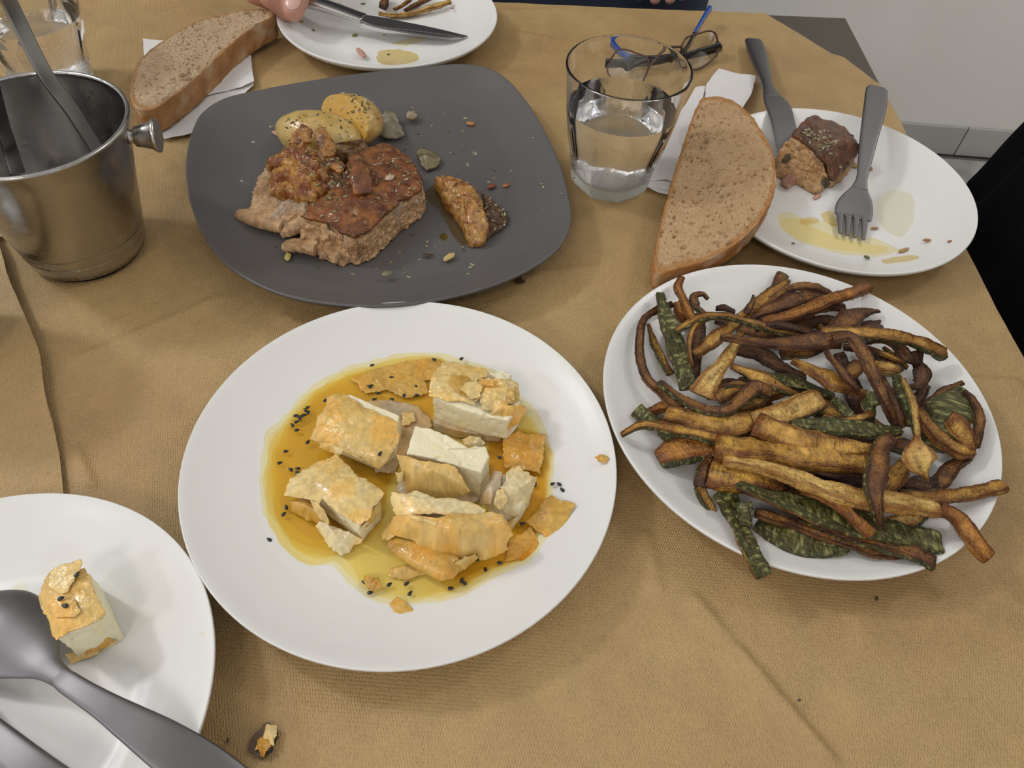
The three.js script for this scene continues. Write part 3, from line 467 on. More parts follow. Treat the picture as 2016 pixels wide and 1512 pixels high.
film('syrup_pool', 'deep amber syrup pooled along the left and far edge of the pastry plate', [[-.1263,.757,-.1986], [-.1334,.757,-.219], [-.1344,.757,-.2406], [-.1285,.757,-.2594], [-.1194,.757,-.278], [-.1056,.757,-.2922], [-.087,.757,-.3032], [-.0664,.757,-.3112], [-.0462,.757,-.3125], [-.0385,.757,-.2925], [-.0459,.757,-.2644], [-.0572,.757,-.238], [-.0626,.757,-.2172], [-.0653,.757,-.1917], [-.0774,.757,-.1772], [-.0938,.757,-.1729], [-.1113,.757,-.1793]], 0.001, [0.94, 0.8, 0.47], 3, 0.055);
film('syrup_pool', 'amber syrup pooled under the right shards of the pastry plate', [[-.0092,.757,-.2606], [.0119,.757,-.2626], [.0237,.757,-.2528], [.0251,.757,-.2252], [.0205,.757,-.1962], [.0132,.757,-.1792], [-.0049,.757,-.1711], [-.0224,.757,-.1621], [-.0313,.757,-.1711], [-.0221,.757,-.1835], [-.008,.757,-.2092], [-.0102,.757,-.2355]], 0.001, [0.94, 0.76, 0.4], 2, 0.07);

function fetaBlock(g, top, yBase, name = 'cheese', opt = {}) { return part(name, flatUV(pad({ pts: top, base: yBase, n: 160, side: 16, rings: 18, round: 0.0013, disp: (x, y, z) => 0.0006 * fbm(x * 300, y * 300, z * 300, 3) + 0.0012 * fbm(x * 80, y * 80, z * 80, 2) - 0.0008 * smooth(0.35, 0.1, worley(x * 170, y * 170, z * 170)), color: fetaColour, ...opt })), M.feta, g); }
const filo = (g, kind, o, name = 'filo_sheet') => part(name, flatUV(sheet({ color: filoColour(kind, o.k ?? 0), ...o })), M.filo, g);
const baseY = TY + 0.0075;
{ // A: far left square
  const g = thing('cheese_pastry', 'filo square at the far left of the pastry plate with white cheese edge behind', 'pastry', [-.0884,.7575,-.2489]);
  fetaBlock(g, [[-.1032,.773,-.2658], [-.093,.774,-.2672], [-.062,.775,-.2544], [-.0626,.774,-.2357], [-.0709,.773,-.2275], [-.1045,.772,-.24]], baseY);
  filo(g, 'gold', { pts: [[-.1102,.7588,-.2682], [-.0923,.7588,-.2699], [-.0645,.7588,-.2576], [-.0651,.7588,-.2431], [-.0715,.7588,-.2286], [-.088,.7588,-.2322], [-.1089,.7588,-.2418]], n: 160, k: 1 });
  filo(g, 'gold', { pts: [[-.1071,.7725,-.2643], [-.1031,.774,-.2658], [-.0968,.7745,-.2657], [-.089,.775,-.262], [-.0834,.7753,-.2571], [-.0777,.7755,-.2565], [-.0721,.7755,-.2527], [-.0626,.775,-.249], [-.0613,.7745,-.2438], [-.0608,.7735,-.2366], [-.0631,.772,-.2309], [-.0663,.769,-.2252], [-.0694,.7665,-.2222], [-.0745,.769,-.2238], [-.0801,.7705,-.2259], [-.0851,.771,-.2275], [-.0901,.7705,-.2297], [-.0983,.769,-.233], [-.1064,.7675,-.2367], [-.1117,.7655,-.2397], [-.1099,.7695,-.2434], [-.1077,.7715,-.2514], [-.1059,.772,-.2596]], yc: TY + 0.0262, pow: 4, k: 2, wave: 0.0005, jag: 0.0005 });
  filo(g, 'pale', { pts: [[-.1038,.7695,-.2349], [-.0968,.771,-.2338], [-.09,.7715,-.2301], [-.0921,.769,-.2278], [-.0995,.767,-.2308], [-.1047,.767,-.2334]], k: 3, n: 90, yc: TY + 0.0215 });
  filo(g, 'pale', { pts: [[-.0617,.7748,-.2429], [-.0615,.7725,-.2369], [-.0643,.768,-.2328], [-.0673,.7665,-.2281], [-.0647,.7735,-.2348], [-.0631,.7752,-.2396]], k: 4, n: 90, yc: TY + 0.0245 });
  filo(g, 'pale', { pts: [[-.0849,.7715,-.2272], [-.0807,.7725,-.2262], [-.0771,.7715,-.2239], [-.0801,.7695,-.2243]], k: 5, n: 60, yc: TY + 0.0222 });
}
{ // B: far right, tallest
  const g = thing('cheese_pastry', 'tallest filo and cheese square at the far right of the pastry plate', 'pastry', [-.0186,.7575,-.2649]);
  fetaBlock(g, [[-.0427,.783,-.2834], [-.0238,.784,-.2849], [-.0013,.784,-.2829], [.0038,.784,-.2705], [.0062,.783,-.2612], [-.0007,.782,-.2513], [-.0151,.7835,-.2527], [-.0297,.784,-.2569], [-.044,.7835,-.2628]], TY + 0.0135, 'cheese');
  part('wet_filo_base', pad({ pts: [[-.0453,.7645,-.2858], [.001,.7645,-.2865], [.0059,.7645,-.264], [-.0044,.7645,-.2535], [-.0221,.7645,-.2533], [-.0362,.7645,-.2555], [-.044,.7645,-.2584]], base: TY + 0.0068, n: 160, side: 14, rings: 8, round: 0.001, disp: (x, y, z) => 0.0007 * fbm(x * 160, y * 700, z * 160, 3), color: filoColour('wet', 3) }), M.filo, g);
  filo(g, 'pale', { pts: [[-.0397,.784,-.2887], [-.0346,.7845,-.2888], [-.0297,.785,-.2869], [-.0224,.785,-.2861], [-.0161,.785,-.2852], [-.0149,.7865,-.2779], [-.0199,.787,-.2747], [-.0162,.787,-.265], [-.0197,.7855,-.2568], [-.0257,.7855,-.2591], [-.0358,.785,-.2599], [-.0462,.7845,-.2625], [-.0466,.785,-.2721], [-.0455,.7845,-.2803]], yc: TY + 0.0365, pow: 3, k: 6 });
  filo(g, 'pale', { pts: [[-.019,.787,-.2771], [-.0107,.7885,-.2755], [-.0014,.7875,-.2769], [.0029,.786,-.2744], [.0051,.784,-.2695], [.0048,.783,-.2647], [-.0013,.7845,-.2593], [-.0095,.784,-.2546], [-.0153,.785,-.2554], [-.0189,.7865,-.2633]], yc: TY + 0.0385, pow: 2, k: 7, wave: 0.0012, waveF: 160 });
  filo(g, 'gold', { pts: [[-.0122,.786,-.2589], [-.0058,.7875,-.2609], [-.0004,.786,-.2583], [.0088,.781,-.2626], [.01,.778,-.261], [.0068,.776,-.2568], [-.0003,.772,-.2522], [-.0047,.7735,-.2521], [-.0069,.7765,-.2533], [-.0105,.7815,-.2528]], yc: TY + 0.0365, pow: 2.2, k: 8, wave: 0.0014, waveF: 150 });
  filo(g, 'amber', { pts: [[-.0349,.7872,-.2753], [-.026,.7878,-.2765], [-.023,.7874,-.2696], [-.0246,.7868,-.2625], [-.0314,.787,-.2646], [-.0351,.787,-.2694]], yc: TY + 0.038, k: 9, n: 90 });
  filo(g, 'pale', { pts: [[-.0269,.789,-.2709], [-.0212,.7895,-.2718], [-.0165,.789,-.2682], [-.0174,.7884,-.262], [-.022,.788,-.2597], [-.0282,.7886,-.2644]], yc: TY + 0.0395, k: 10, n: 90 });
  filo(g, 'amber', { pts: [[-.0192,.7895,-.2731], [-.0139,.791,-.2713], [-.0087,.7905,-.2715], [-.0102,.79,-.268], [-.016,.7895,-.2686]], yc: TY + 0.0418, k: 11, n: 80, wave: 0.001, waveF: 300 });
  filo(g, 'gold', { pts: [[-.002,.7878,-.2684], [.0022,.7872,-.2715], [.0045,.785,-.2676], [.0019,.7855,-.2625], [-.0023,.7875,-.2635]], yc: TY + 0.0382, k: 13, n: 80, wave: 0.0008, waveF: 300 });
  part('cheese_crumb', pad({ pts: [[-.0131,.787,-.2803], [-.006,.7855,-.285], [-.001,.785,-.2825], [-.0014,.786,-.2774], [-.0083,.787,-.2759]], base: TY + 0.03, n: 80, side: 6, rings: 8, round: 0.001, disp: (x, y, z) => 0.0015 * fbm(x * 350, y * 350, z * 350, 3), color: fetaColour }), M.feta, g);
}
{ // C: white cheese with a golden front
  const g = thing('cheese_pastry', 'bare white cheese block with a golden filo front in the plate centre', 'pastry', [-.0322,.7575,-.2247]);
  fetaBlock(g, [[-.0514,.7835,-.2418], [-.042,.784,-.2406], [-.032,.784,-.2365], [-.0222,.7845,-.2303], [-.0208,.784,-.2295], [-.0111,.783,-.2321], [-.0089,.783,-.226], [-.0124,.783,-.2154], [-.0242,.784,-.2175], [-.0395,.784,-.2212], [-.0534,.7835,-.2231]], baseY);
  filo(g, 'gold', { pts: [[-.0576,.7845,-.2208], [-.0527,.786,-.2196], [-.0457,.7862,-.2176], [-.0362,.7862,-.2168], [-.0295,.786,-.2173], [-.0247,.7855,-.2149], [-.0216,.7815,-.2108], [-.0186,.776,-.2075], [-.0218,.7705,-.2074], [-.0238,.772,-.2085], [-.0242,.7655,-.2092], [-.0301,.7645,-.2076], [-.0412,.765,-.2079], [-.0522,.7655,-.2079], [-.0543,.772,-.2121], [-.0561,.776,-.2132], [-.0555,.779,-.2155]], yc: TY + 0.0355, pow: 1.5, k: 12, wave: 0.0005 });
  filo(g, 'wet', { pts: [[-.0577,.762,-.2245], [-.0106,.76,-.2404], [-.0085,.759,-.2209], [-.0138,.7585,-.211], [-.0234,.7585,-.2086], [-.0527,.759,-.2088], [-.0593,.76,-.2157]], k: 13 });
  filo(g, 'pale', { pts: [[-.0579,.777,-.2144], [-.0541,.781,-.2128], [-.0532,.7775,-.2103], [-.0558,.774,-.2101]], k: 14, n: 60 });
}
{ // D: lower left
  const g = thing('cheese_pastry', 'soggy filo square at the lower left of the pastry plate with a torn hole', 'pastry', [-.0914,.7575,-.2062]);
  fetaBlock(g, [[-.0938,.774,-.2217], [-.0791,.7755,-.2108], [-.0647,.776,-.2], [-.0645,.7755,-.1966], [-.0722,.7755,-.1826], [-.0923,.775,-.1959], [-.1085,.772,-.2087]], baseY, 'cheese', { round: 0.003 });
  filo(g, 'pale', { pts: [[-.0934,.772,-.2264], [-.0883,.7745,-.2209], [-.0826,.776,-.2149], [-.0765,.7768,-.2105], [-.0708,.777,-.2078], [-.0625,.7772,-.2016], [-.0632,.7772,-.1976], [-.0644,.7775,-.1955], [-.0661,.778,-.192], [-.0672,.7762,-.187], [-.0718,.774,-.1826], [-.0766,.7768,-.1847], [-.0829,.777,-.1876], [-.0883,.777,-.1912], [-.0937,.7772,-.1945], [-.0952,.7745,-.1908], [-.0999,.7738,-.1959], [-.1039,.7715,-.1978], [-.1185,.7635,-.2031], [-.118,.7655,-.207], [-.1156,.7665,-.2114], [-.1092,.7695,-.2169], [-.1011,.7715,-.2217]], yc: TY + 0.0296, pow: 2.2, k: 15, wave: 0.0009, waveF: 70, n: 180 });
  filo(g, 'pale', { pts: [[-.0998,.775,-.1952], [-.0954,.7765,-.1933], [-.0919,.7755,-.1897], [-.0887,.771,-.1865], [-.0894,.7675,-.1851], [-.0934,.7695,-.1878], [-.0983,.7715,-.192]], k: 16, n: 90, yc: TY + 0.0245 });
  filo(g, 'amber', { pts: [[-.1161,.7595,-.2028], [-.1038,.7665,-.1998], [-.0921,.769,-.1912], [-.0878,.7635,-.1862], [-.0955,.761,-.1893], [-.1048,.759,-.1932], [-.1124,.7585,-.1959]], k: 17, n: 100, pow: 1.5 });
  filo(g, 'white', { pts: [[-.0986,.7605,-.1884], [-.0974,.7625,-.1892], [-.0944,.7645,-.189], [-.0888,.7655,-.1862], [-.0774,.7665,-.1826], [-.0714,.7645,-.1806], [-.0716,.7615,-.1798], [-.0755,.7605,-.1791], [-.0769,.7595,-.176], [-.0811,.759,-.1728], [-.0857,.759,-.1747], [-.0913,.7595,-.1815]], yc: TY + 0.0155, pow: 2, k: 18, n: 130 });
  filo(g, 'pale', { pts: [[-.0632,.7765,-.1974], [-.0631,.769,-.1944], [-.067,.7655,-.1906], [-.0735,.7645,-.1834], [-.0727,.7715,-.1818], [-.0672,.7755,-.1868], [-.0652,.7785,-.1918]], yc: TY + 0.0245, k: 19, n: 100 });
}
{ // E: folded roll at the near side
  const g = thing('cheese_pastry', 'folded filo parcel at the near side of the pastry plate', 'pastry', [-.0267,.7575,-.1888]);
  fetaBlock(g, [[-.0532,.779,-.2023], [-.0464,.781,-.2023], [-.0342,.781,-.2001], [-.0101,.7805,-.1956], [.0009,.7785,-.1889], [-.0063,.777,-.1815], [-.0294,.7775,-.181], [-.0523,.7765,-.1867]], baseY, 'cheese', { round: 0.004 });
  filo(g, 'white', { pts: [[-.0579,.7785,-.2015], [-.0499,.7815,-.1993], [-.0443,.7825,-.201], [-.0362,.783,-.199], [-.0332,.7832,-.1965], [-.0277,.7832,-.1985], [-.0237,.7832,-.1979], [-.0154,.7832,-.196], [-.0081,.7828,-.1933], [-.0121,.7835,-.1879], [-.0275,.7838,-.1875], [-.0404,.783,-.188], [-.0478,.7815,-.1852], [-.0546,.776,-.1883], [-.0576,.7775,-.1961]], yc: TY + 0.0345, pow: 3, k: 20, wave: 0.0008, waveF: 90, n: 170 });
  filo(g, 'gold', { pts: [[-.0542,.7775,-.1881], [-.0464,.7835,-.1866], [-.0323,.7848,-.1848], [-.0224,.7852,-.1883], [-.0097,.7845,-.1904], [-.0034,.7838,-.192], [.0011,.7825,-.1908], [.0035,.7805,-.1874], [.0071,.7765,-.1838], [.0053,.7735,-.1818], [.0054,.7685,-.1795], [-.0016,.7625,-.1778], [-.0094,.7605,-.1759], [-.0119,.7665,-.1767], [-.0153,.7665,-.1741], [-.0209,.7675,-.1734], [-.0287,.7685,-.1737], [-.0368,.7695,-.1765], [-.0451,.7695,-.1798], [-.0533,.7685,-.1816], [-.0577,.769,-.1844]], yc: TY + 0.0362, pow: 3.2, k: 21, wave: 0.0009, waveF: 80, n: 190 });
  part('rolled_fold', bar([[...[-.0569,.7625,-.1812], 0.006, 0.003], [...[-.0477,.7645,-.1775], 0.013, 0.008], [...[-.0352,.7655,-.1729], 0.016, 0.0095], [...[-.0244,.765,-.169], 0.0165, 0.0095], [...[-.0206,.7625,-.1672], 0.008, 0.005]], { n: 70, m: 28, sq: 2.4 }), M.filo, g);
  paint(g.children[g.children.length - 1].geometry, filoColour('amber', 5));
  filo(g, 'gold', { pts: [[-.0211,.7595,-.1674], [-.0217,.7695,-.1688], [-.0169,.7705,-.172], [-.0112,.7705,-.1748], [-.0094,.7655,-.1751], [-.0131,.7625,-.1729]], k: 22, n: 80, yc: TY + 0.0185 });
  filo(g, 'pale', { pts: [[-.0622,.761,-.1886], [-.0563,.767,-.1931], [-.0511,.774,-.1903], [-.0522,.771,-.1853], [-.0542,.7665,-.1829], [-.0613,.7595,-.1841]], k: 23, n: 90, yc: TY + 0.0195 });
  filo(g, 'pale', { pts: [[-.0462,.7855,-.1858], [-.0397,.7862,-.1839], [-.0324,.7862,-.1823], [-.0322,.7855,-.1804], [-.0383,.7855,-.1822], [-.0454,.7845,-.1838]], k: 24, n: 70, yc: TY + 0.0368 });
}
{ // F: slim piece at the right
  const g = thing('cheese_pastry', 'slim filo slice leaning at the right between the cheese block and the shards', 'pastry', [.0043,.7575,-.2132]);
  fetaBlock(g, [[-.0026,.7745,-.2217], [.0154,.7755,-.2205], [.0148,.774,-.2124], [.0094,.7725,-.2019], [-.001,.7715,-.2006], [-.0076,.7715,-.2065]], baseY, 'cheese', { round: 0.003 });
  filo(g, 'wet', { pts: [[-.0062,.7755,-.2214], [-.0012,.777,-.2206], [-.0019,.7762,-.2111], [-.0065,.773,-.2017], [-.0124,.766,-.2068], [-.0094,.7715,-.2149]], k: 25, n: 110, yc: TY + 0.0268, pow: 2 });
  filo(g, 'white', { pts: [[.0002,.7772,-.2202], [.0041,.7772,-.2235], [.0074,.7775,-.224], [.0097,.7775,-.2216], [.0176,.7762,-.2199], [.0163,.7735,-.2144], [.0136,.7695,-.2087], [.0102,.764,-.2022], [.0047,.7665,-.1994], [-.0009,.7735,-.1995], [-.0005,.7775,-.2105]], yc: TY + 0.0285, pow: 2, k: 26, n: 140, wave: 0.0008, waveF: 120 });
  filo(g, 'pale', { pts: [[-.0038,.7792,-.2066], [.0001,.7798,-.2085], [.0016,.7785,-.2023], [.0004,.7755,-.1979], [-.0051,.7762,-.2]], k: 27, n: 80, yc: TY + 0.0295 });
  filo(g, 'pale', { pts: [[.0037,.7595,-.2001], [.0075,.7645,-.2007], [.0095,.7645,-.1997], [.0061,.7595,-.1966]], k: 28, n: 50 });
}
// loose filo
const shard = (label, kind, o) => tag(mesh('filo_shard', flatUV(sheet({ color: filoColour(kind, o.k), n: 120, ...o })), M.filo), label, 'pastry shard');
shard('rectangular amber filo shard resting on the plate slope at the right', 'amber', { pts: [[.0261,.7645,-.2159], [.0318,.7645,-.2135], [.036,.7645,-.2133], [.0395,.7655,-.2111], [.0352,.763,-.2034], [.0311,.7615,-.1962], [.026,.7598,-.1897], [.0209,.7605,-.1943], [.0175,.7608,-.1969], [.0137,.7605,-.201], [.0196,.7625,-.2085], [.0222,.7635,-.2114]], yc: TY + 0.014, k: 31 });
shard('soaked amber filo shard below the rectangular shard at the right', 'amber', { pts: [[.0044,.759,-.1883], [.0161,.7595,-.1984], [.0199,.7595,-.1942], [.0213,.7598,-.1852], [.0228,.7598,-.1795], [.0131,.7592,-.1784], [.0036,.7588,-.1775]], yc: TY + 0.0102, k: 32 });
shard('blistered amber filo shard right of the white cheese block', 'amber', { pts: [[-.0037,.7625,-.2564], [.0034,.7635,-.2561], [.0063,.7635,-.2578], [.0088,.7635,-.2555], [.0218,.7635,-.2564], [.0212,.7615,-.2459], [.0194,.7605,-.2319], [.0101,.7605,-.2331], [0,.7605,-.2335], [-.0023,.7615,-.2455]], yc: TY + 0.0135, k: 33, wave: 0.0009, waveF: 230 });
shard('greyish soaked filo sheet between the far left square and the tall square', 'wet', { pts: [[-.0927,.7585,-.272], [-.0809,.7592,-.2746], [-.0657,.7595,-.2755], [-.0555,.7595,-.2734], [-.0499,.7592,-.2681], [-.045,.7592,-.26], [-.0491,.7595,-.2549], [-.055,.7595,-.2544], [-.0574,.759,-.2402], [-.0625,.7585,-.2263], [-.0724,.7585,-.2254]], yc: TY + 0.0108, k: 34, n: 150 });
shard('small pale filo flake on the grey soaked sheet', 'pale', { pts: [[-.0633,.762,-.2651], [-.0565,.762,-.2661], [-.0543,.7615,-.2611], [-.0574,.7615,-.2578], [-.0626,.7615,-.2566]], yc: TY + 0.0125, k: 35, n: 70 });
shard('torn amber flake lying at the near edge of the syrup', 'amber', { pts: [[-.0531,.7585,-.1502], [-.0495,.7585,-.1532], [-.0442,.7585,-.1518], [-.0405,.7588,-.1477], [-.0412,.759,-.145], [-.0453,.7592,-.1427], [-.0493,.7588,-.1454]], k: 36, n: 80 });
shard('crumpled brown filo crumb in the near syrup left of centre', 'amber', { pts: [[-.0678,.759,-.1635], [-.0635,.7615,-.1613], [-.0604,.7625,-.1616], [-.0583,.7605,-.1575], [-.061,.7595,-.1548], [-.0643,.7595,-.1561]], k: 37, n: 70, wave: 0.0016, waveF: 400, yc: TY + 0.0125 });
shard('wide orange soaked filo sheet under the syrup at the far side', 'amber', { pts: [[-.0997,.7578,-.2917], [-.0854,.7582,-.2998], [-.0674,.7592,-.3075], [-.0502,.7598,-.3114], [-.0402,.7598,-.3082], [-.05,.7582,-.2964], [-.0675,.7578,-.2869], [-.0883,.7578,-.2808]], k: 38, n: 150, yc: TY + 0.0084 });
shard('rusty soaked filo strip near the sesame seeds at the far side', 'amber', { pts: [[-.0856,.7585,-.2926], [-.0739,.7585,-.2979], [-.0567,.7585,-.2996], [-.05,.7582,-.2844], [-.0632,.758,-.2792], [-.0798,.758,-.2855]], k: 39, n: 120, yc: TY + 0.0092 });
shard('thin soaked filo strip in the near syrup', 'gold', { pts: [[-.0547,.7578,-.1688], [-.042,.758,-.172], [-.0309,.758,-.1718], [-.0335,.7578,-.1677], [-.0461,.7578,-.1639], [-.0553,.7578,-.1645]], k: 40, n: 100, yc: TY + 0.0083 });
shard('small orange crumb stuck on the right rim slope of the pastry plate', 'amber', { pts: [[.0499,.7722,-.2377], [.0523,.7728,-.2392], [.0567,.7722,-.238], [.0553,.7715,-.2353], [.0519,.7715,-.2356]], k: 41, n: 50, yc: TY + 0.0232 });
shard('white cheese shred behind the bare cheese block', 'white', { pts: [[-.0262,.762,-.2499], [-.0219,.764,-.2515], [-.016,.7645,-.2503], [-.0127,.7635,-.247], [-.0184,.763,-.2447], [-.0244,.762,-.2462]], k: 42, n: 70, yc: TY + 0.0165, wave: 0.0014, waveF: 300 });
// pastry cube on the near plate
{
  const NP = plates.near, g = thing('cheese_pastry', 'small filo and cheese cube alone on the lower left plate', 'pastry', [-0.207, TY + 0.0064, -0.1375]);
  fetaBlock(g, [[-.1982,.783,-.1468], [-.1941,.783,-.1456], [-.186,.783,-.1356], [-.1752,.783,-.1229], [-.1823,.783,-.1172], [-.192,.783,-.1123], [-.1993,.783,-.1212], [-.2074,.783,-.1309], [-.2073,.783,-.1429]], TY + 0.0064);
  filo(g, 'gold', { pts: [[-.1957,.786,-.1481], [-.1944,.7858,-.1442], [-.1925,.7855,-.144], [-.187,.7858,-.1385], [-.1822,.7858,-.1335], [-.1765,.7855,-.1266], [-.175,.7845,-.1238], [-.1791,.7845,-.1192], [-.1864,.7845,-.1149], [-.1916,.7835,-.1119], [-.1969,.7835,-.1163], [-.2024,.7825,-.1223], [-.2089,.781,-.1297], [-.2096,.7825,-.1364], [-.2071,.7845,-.1422], [-.2021,.7855,-.1442], [-.1991,.7858,-.1469]], yc: TY + 0.0362, pow: 3, k: 51, wave: 0.0006 });
  filo(g, 'pale', { pts: [[-.2062,.7865,-.1416], [-.1982,.788,-.1459], [-.1927,.7905,-.1465], [-.1928,.788,-.1403], [-.1936,.7875,-.1318], [-.1984,.7868,-.13], [-.204,.7865,-.1351]], yc: TY + 0.0382, k: 52, n: 100 });
  filo(g, 'gold', { pts: [[-.1989,.7872,-.1278], [-.1899,.7878,-.1288], [-.1838,.7872,-.1231], [-.186,.787,-.1207], [-.1943,.7862,-.1192], [-.1994,.7862,-.1234]], yc: TY + 0.0382, k: 53, n: 90 });
  filo(g, 'amber', { pts: [[-.1861,.77,-.1171], [-.1791,.771,-.1209], [-.1772,.7615,-.12], [-.1837,.7595,-.1159], [-.1888,.759,-.1133]], k: 54, n: 80 });
  filo(g, 'pale', { pts: [[-.1969,.7615,-.1122], [-.1848,.7615,-.1175], [-.1764,.761,-.1212], [-.1776,.7585,-.1196], [-.1871,.7575,-.1134], [-.1954,.7572,-.1091]], k: 55, n: 90 });
  M.smear = phys({ color: rgb(0.99, 0.945, 0.76), roughness: 0.12, transmission: 1, thickness: 0, ior: 1.42 });
  const sm = (label, pts, mat, surf, name = 'sauce_smear') => { const q = sheet({ pts, surf, n: 120, rings: 14, thick: 0.00001, jag: 0.0011, jagF: 150, wave: 0.00003, poly: false }); q.setIndex(Array.from(q.index.array.slice(0, q.index.count / 2 - 120 * 3))); return tag(mesh(name, q, mat), label, 'sauce'); };
  M.smearPale = phys({ color: rgb(0.96, 0.95, 0.86), roughness: 0.15, transmission: 1, thickness: 0, ior: 1.42 });
  M.smearDeep = phys({ color: rgb(0.94, 0.84, 0.58), roughness: 0.12, transmission: 1, thickness: 0, ior: 1.42 });
  const nearY = (x, z) => NP.y(x, z) + 0.0003;
  sm('greenish oil smear left of the pastry cube on the lower left plate', [[-.2417,.7565,-.1387], [-.2381,.7565,-.147], [-.2308,.7565,-.145], [-.2227,.7565,-.1338], [-.2238,.7565,-.1299], [-.2357,.7565,-.134]], M.smearPale, nearY);
  sm('orange syrup trace beside the spoon on the lower left plate', [[-.2181,.7565,-.1228], [-.2154,.7565,-.1248], [-.2097,.7565,-.1193], [-.2085,.7565,-.115], [-.2136,.7565,-.1182]], M.smearDeep, nearY);
  sm('yellow oil drop on the right rim of the lower left plate', [[-.1365,.7652,-.1243], [-.135,.7655,-.1253], [-.1332,.7655,-.124], [-.1339,.7652,-.1221], [-.1356,.7652,-.1224]], M.smearDeep, nearY);
  const RP = plates.meat, rightY = (x, z) => RP.y(x, z) + 0.0003;
  sm('broad yellow sauce smear across the near side of the right plate', [[.1965,.7565,-.4848], [.2051,.7565,-.4934], [.2199,.7565,-.4864], [.2354,.7565,-.4846], [.2527,.7565,-.4733], [.2711,.7565,-.4684], [.2825,.7585,-.4557], [.2685,.7595,-.4472], [.2497,.7585,-.4461], [.2247,.7575,-.4523], [.2037,.7568,-.4623]], M.smear, rightY);
  sm('yellow sauce streak left of the fork tines', [[.1967,.7565,-.4786], [.2079,.7565,-.4862], [.2292,.7565,-.4735], [.2543,.7565,-.4628], [.2744,.7575,-.4599], [.2702,.7585,-.4525], [.2471,.7585,-.4515], [.2182,.7572,-.4577], [.2001,.7566,-.468]], M.smear, (x, z) => RP.y(x, z) + 0.0006);
  sm('brown sauce patch touching the fork on the right plate', [[.2325,.7565,-.4942], [.2392,.7565,-.4995], [.2432,.7565,-.4937], [.2418,.7565,-.4811], [.236,.7565,-.4834]], M.smearDeep, rightY);
  sm('tan sauce patch on the yellow smear of the right plate', [[.2127,.7565,-.4843], [.2244,.7565,-.4895], [.2296,.7565,-.4851], [.2227,.7565,-.4806], [.2147,.7565,-.4796]], M.smearDeep, (x, z) => RP.y(x, z) + 0.0009);
  sm('tan sauce blot near the rim of the right plate', [[.2639,.7612,-.4391], [.2731,.7605,-.4449], [.287,.7605,-.4471], [.292,.7612,-.4418], [.2814,.762,-.4358], [.2661,.762,-.4346]], M.smearDeep, rightY);
  const TP = plates.top, topY = (x, z) => TP.y(x, z) + 0.0003;
  sm('yellow sauce smear at the near side of the far plate', [[-.1505,.7595,-.6881], [-.1439,.7585,-.6969], [-.1303,.7585,-.6971], [-.1159,.7595,-.6916], [-.1116,.7615,-.6751], [-.1247,.7635,-.6628], [-.1412,.7635,-.663]], M.smearDeep, topY);
  sm('faint yellow trail above the smear on the far plate', [[-.1416,.7575,-.7062], [-.1288,.7568,-.7186], [-.1126,.7568,-.7273], [-.1103,.757,-.7212], [-.1247,.7575,-.7079]], M.smear, topY);
  sm('pale pool of meat juice beside the smear on the right plate', [[.2804,.7563,-.5146], [.2975,.7563,-.5334], [.3107,.7563,-.5283], [.3068,.7563,-.4986], [.2883,.7565,-.4746], [.2787,.7563,-.4828]], M.smearPale, rightY);
}
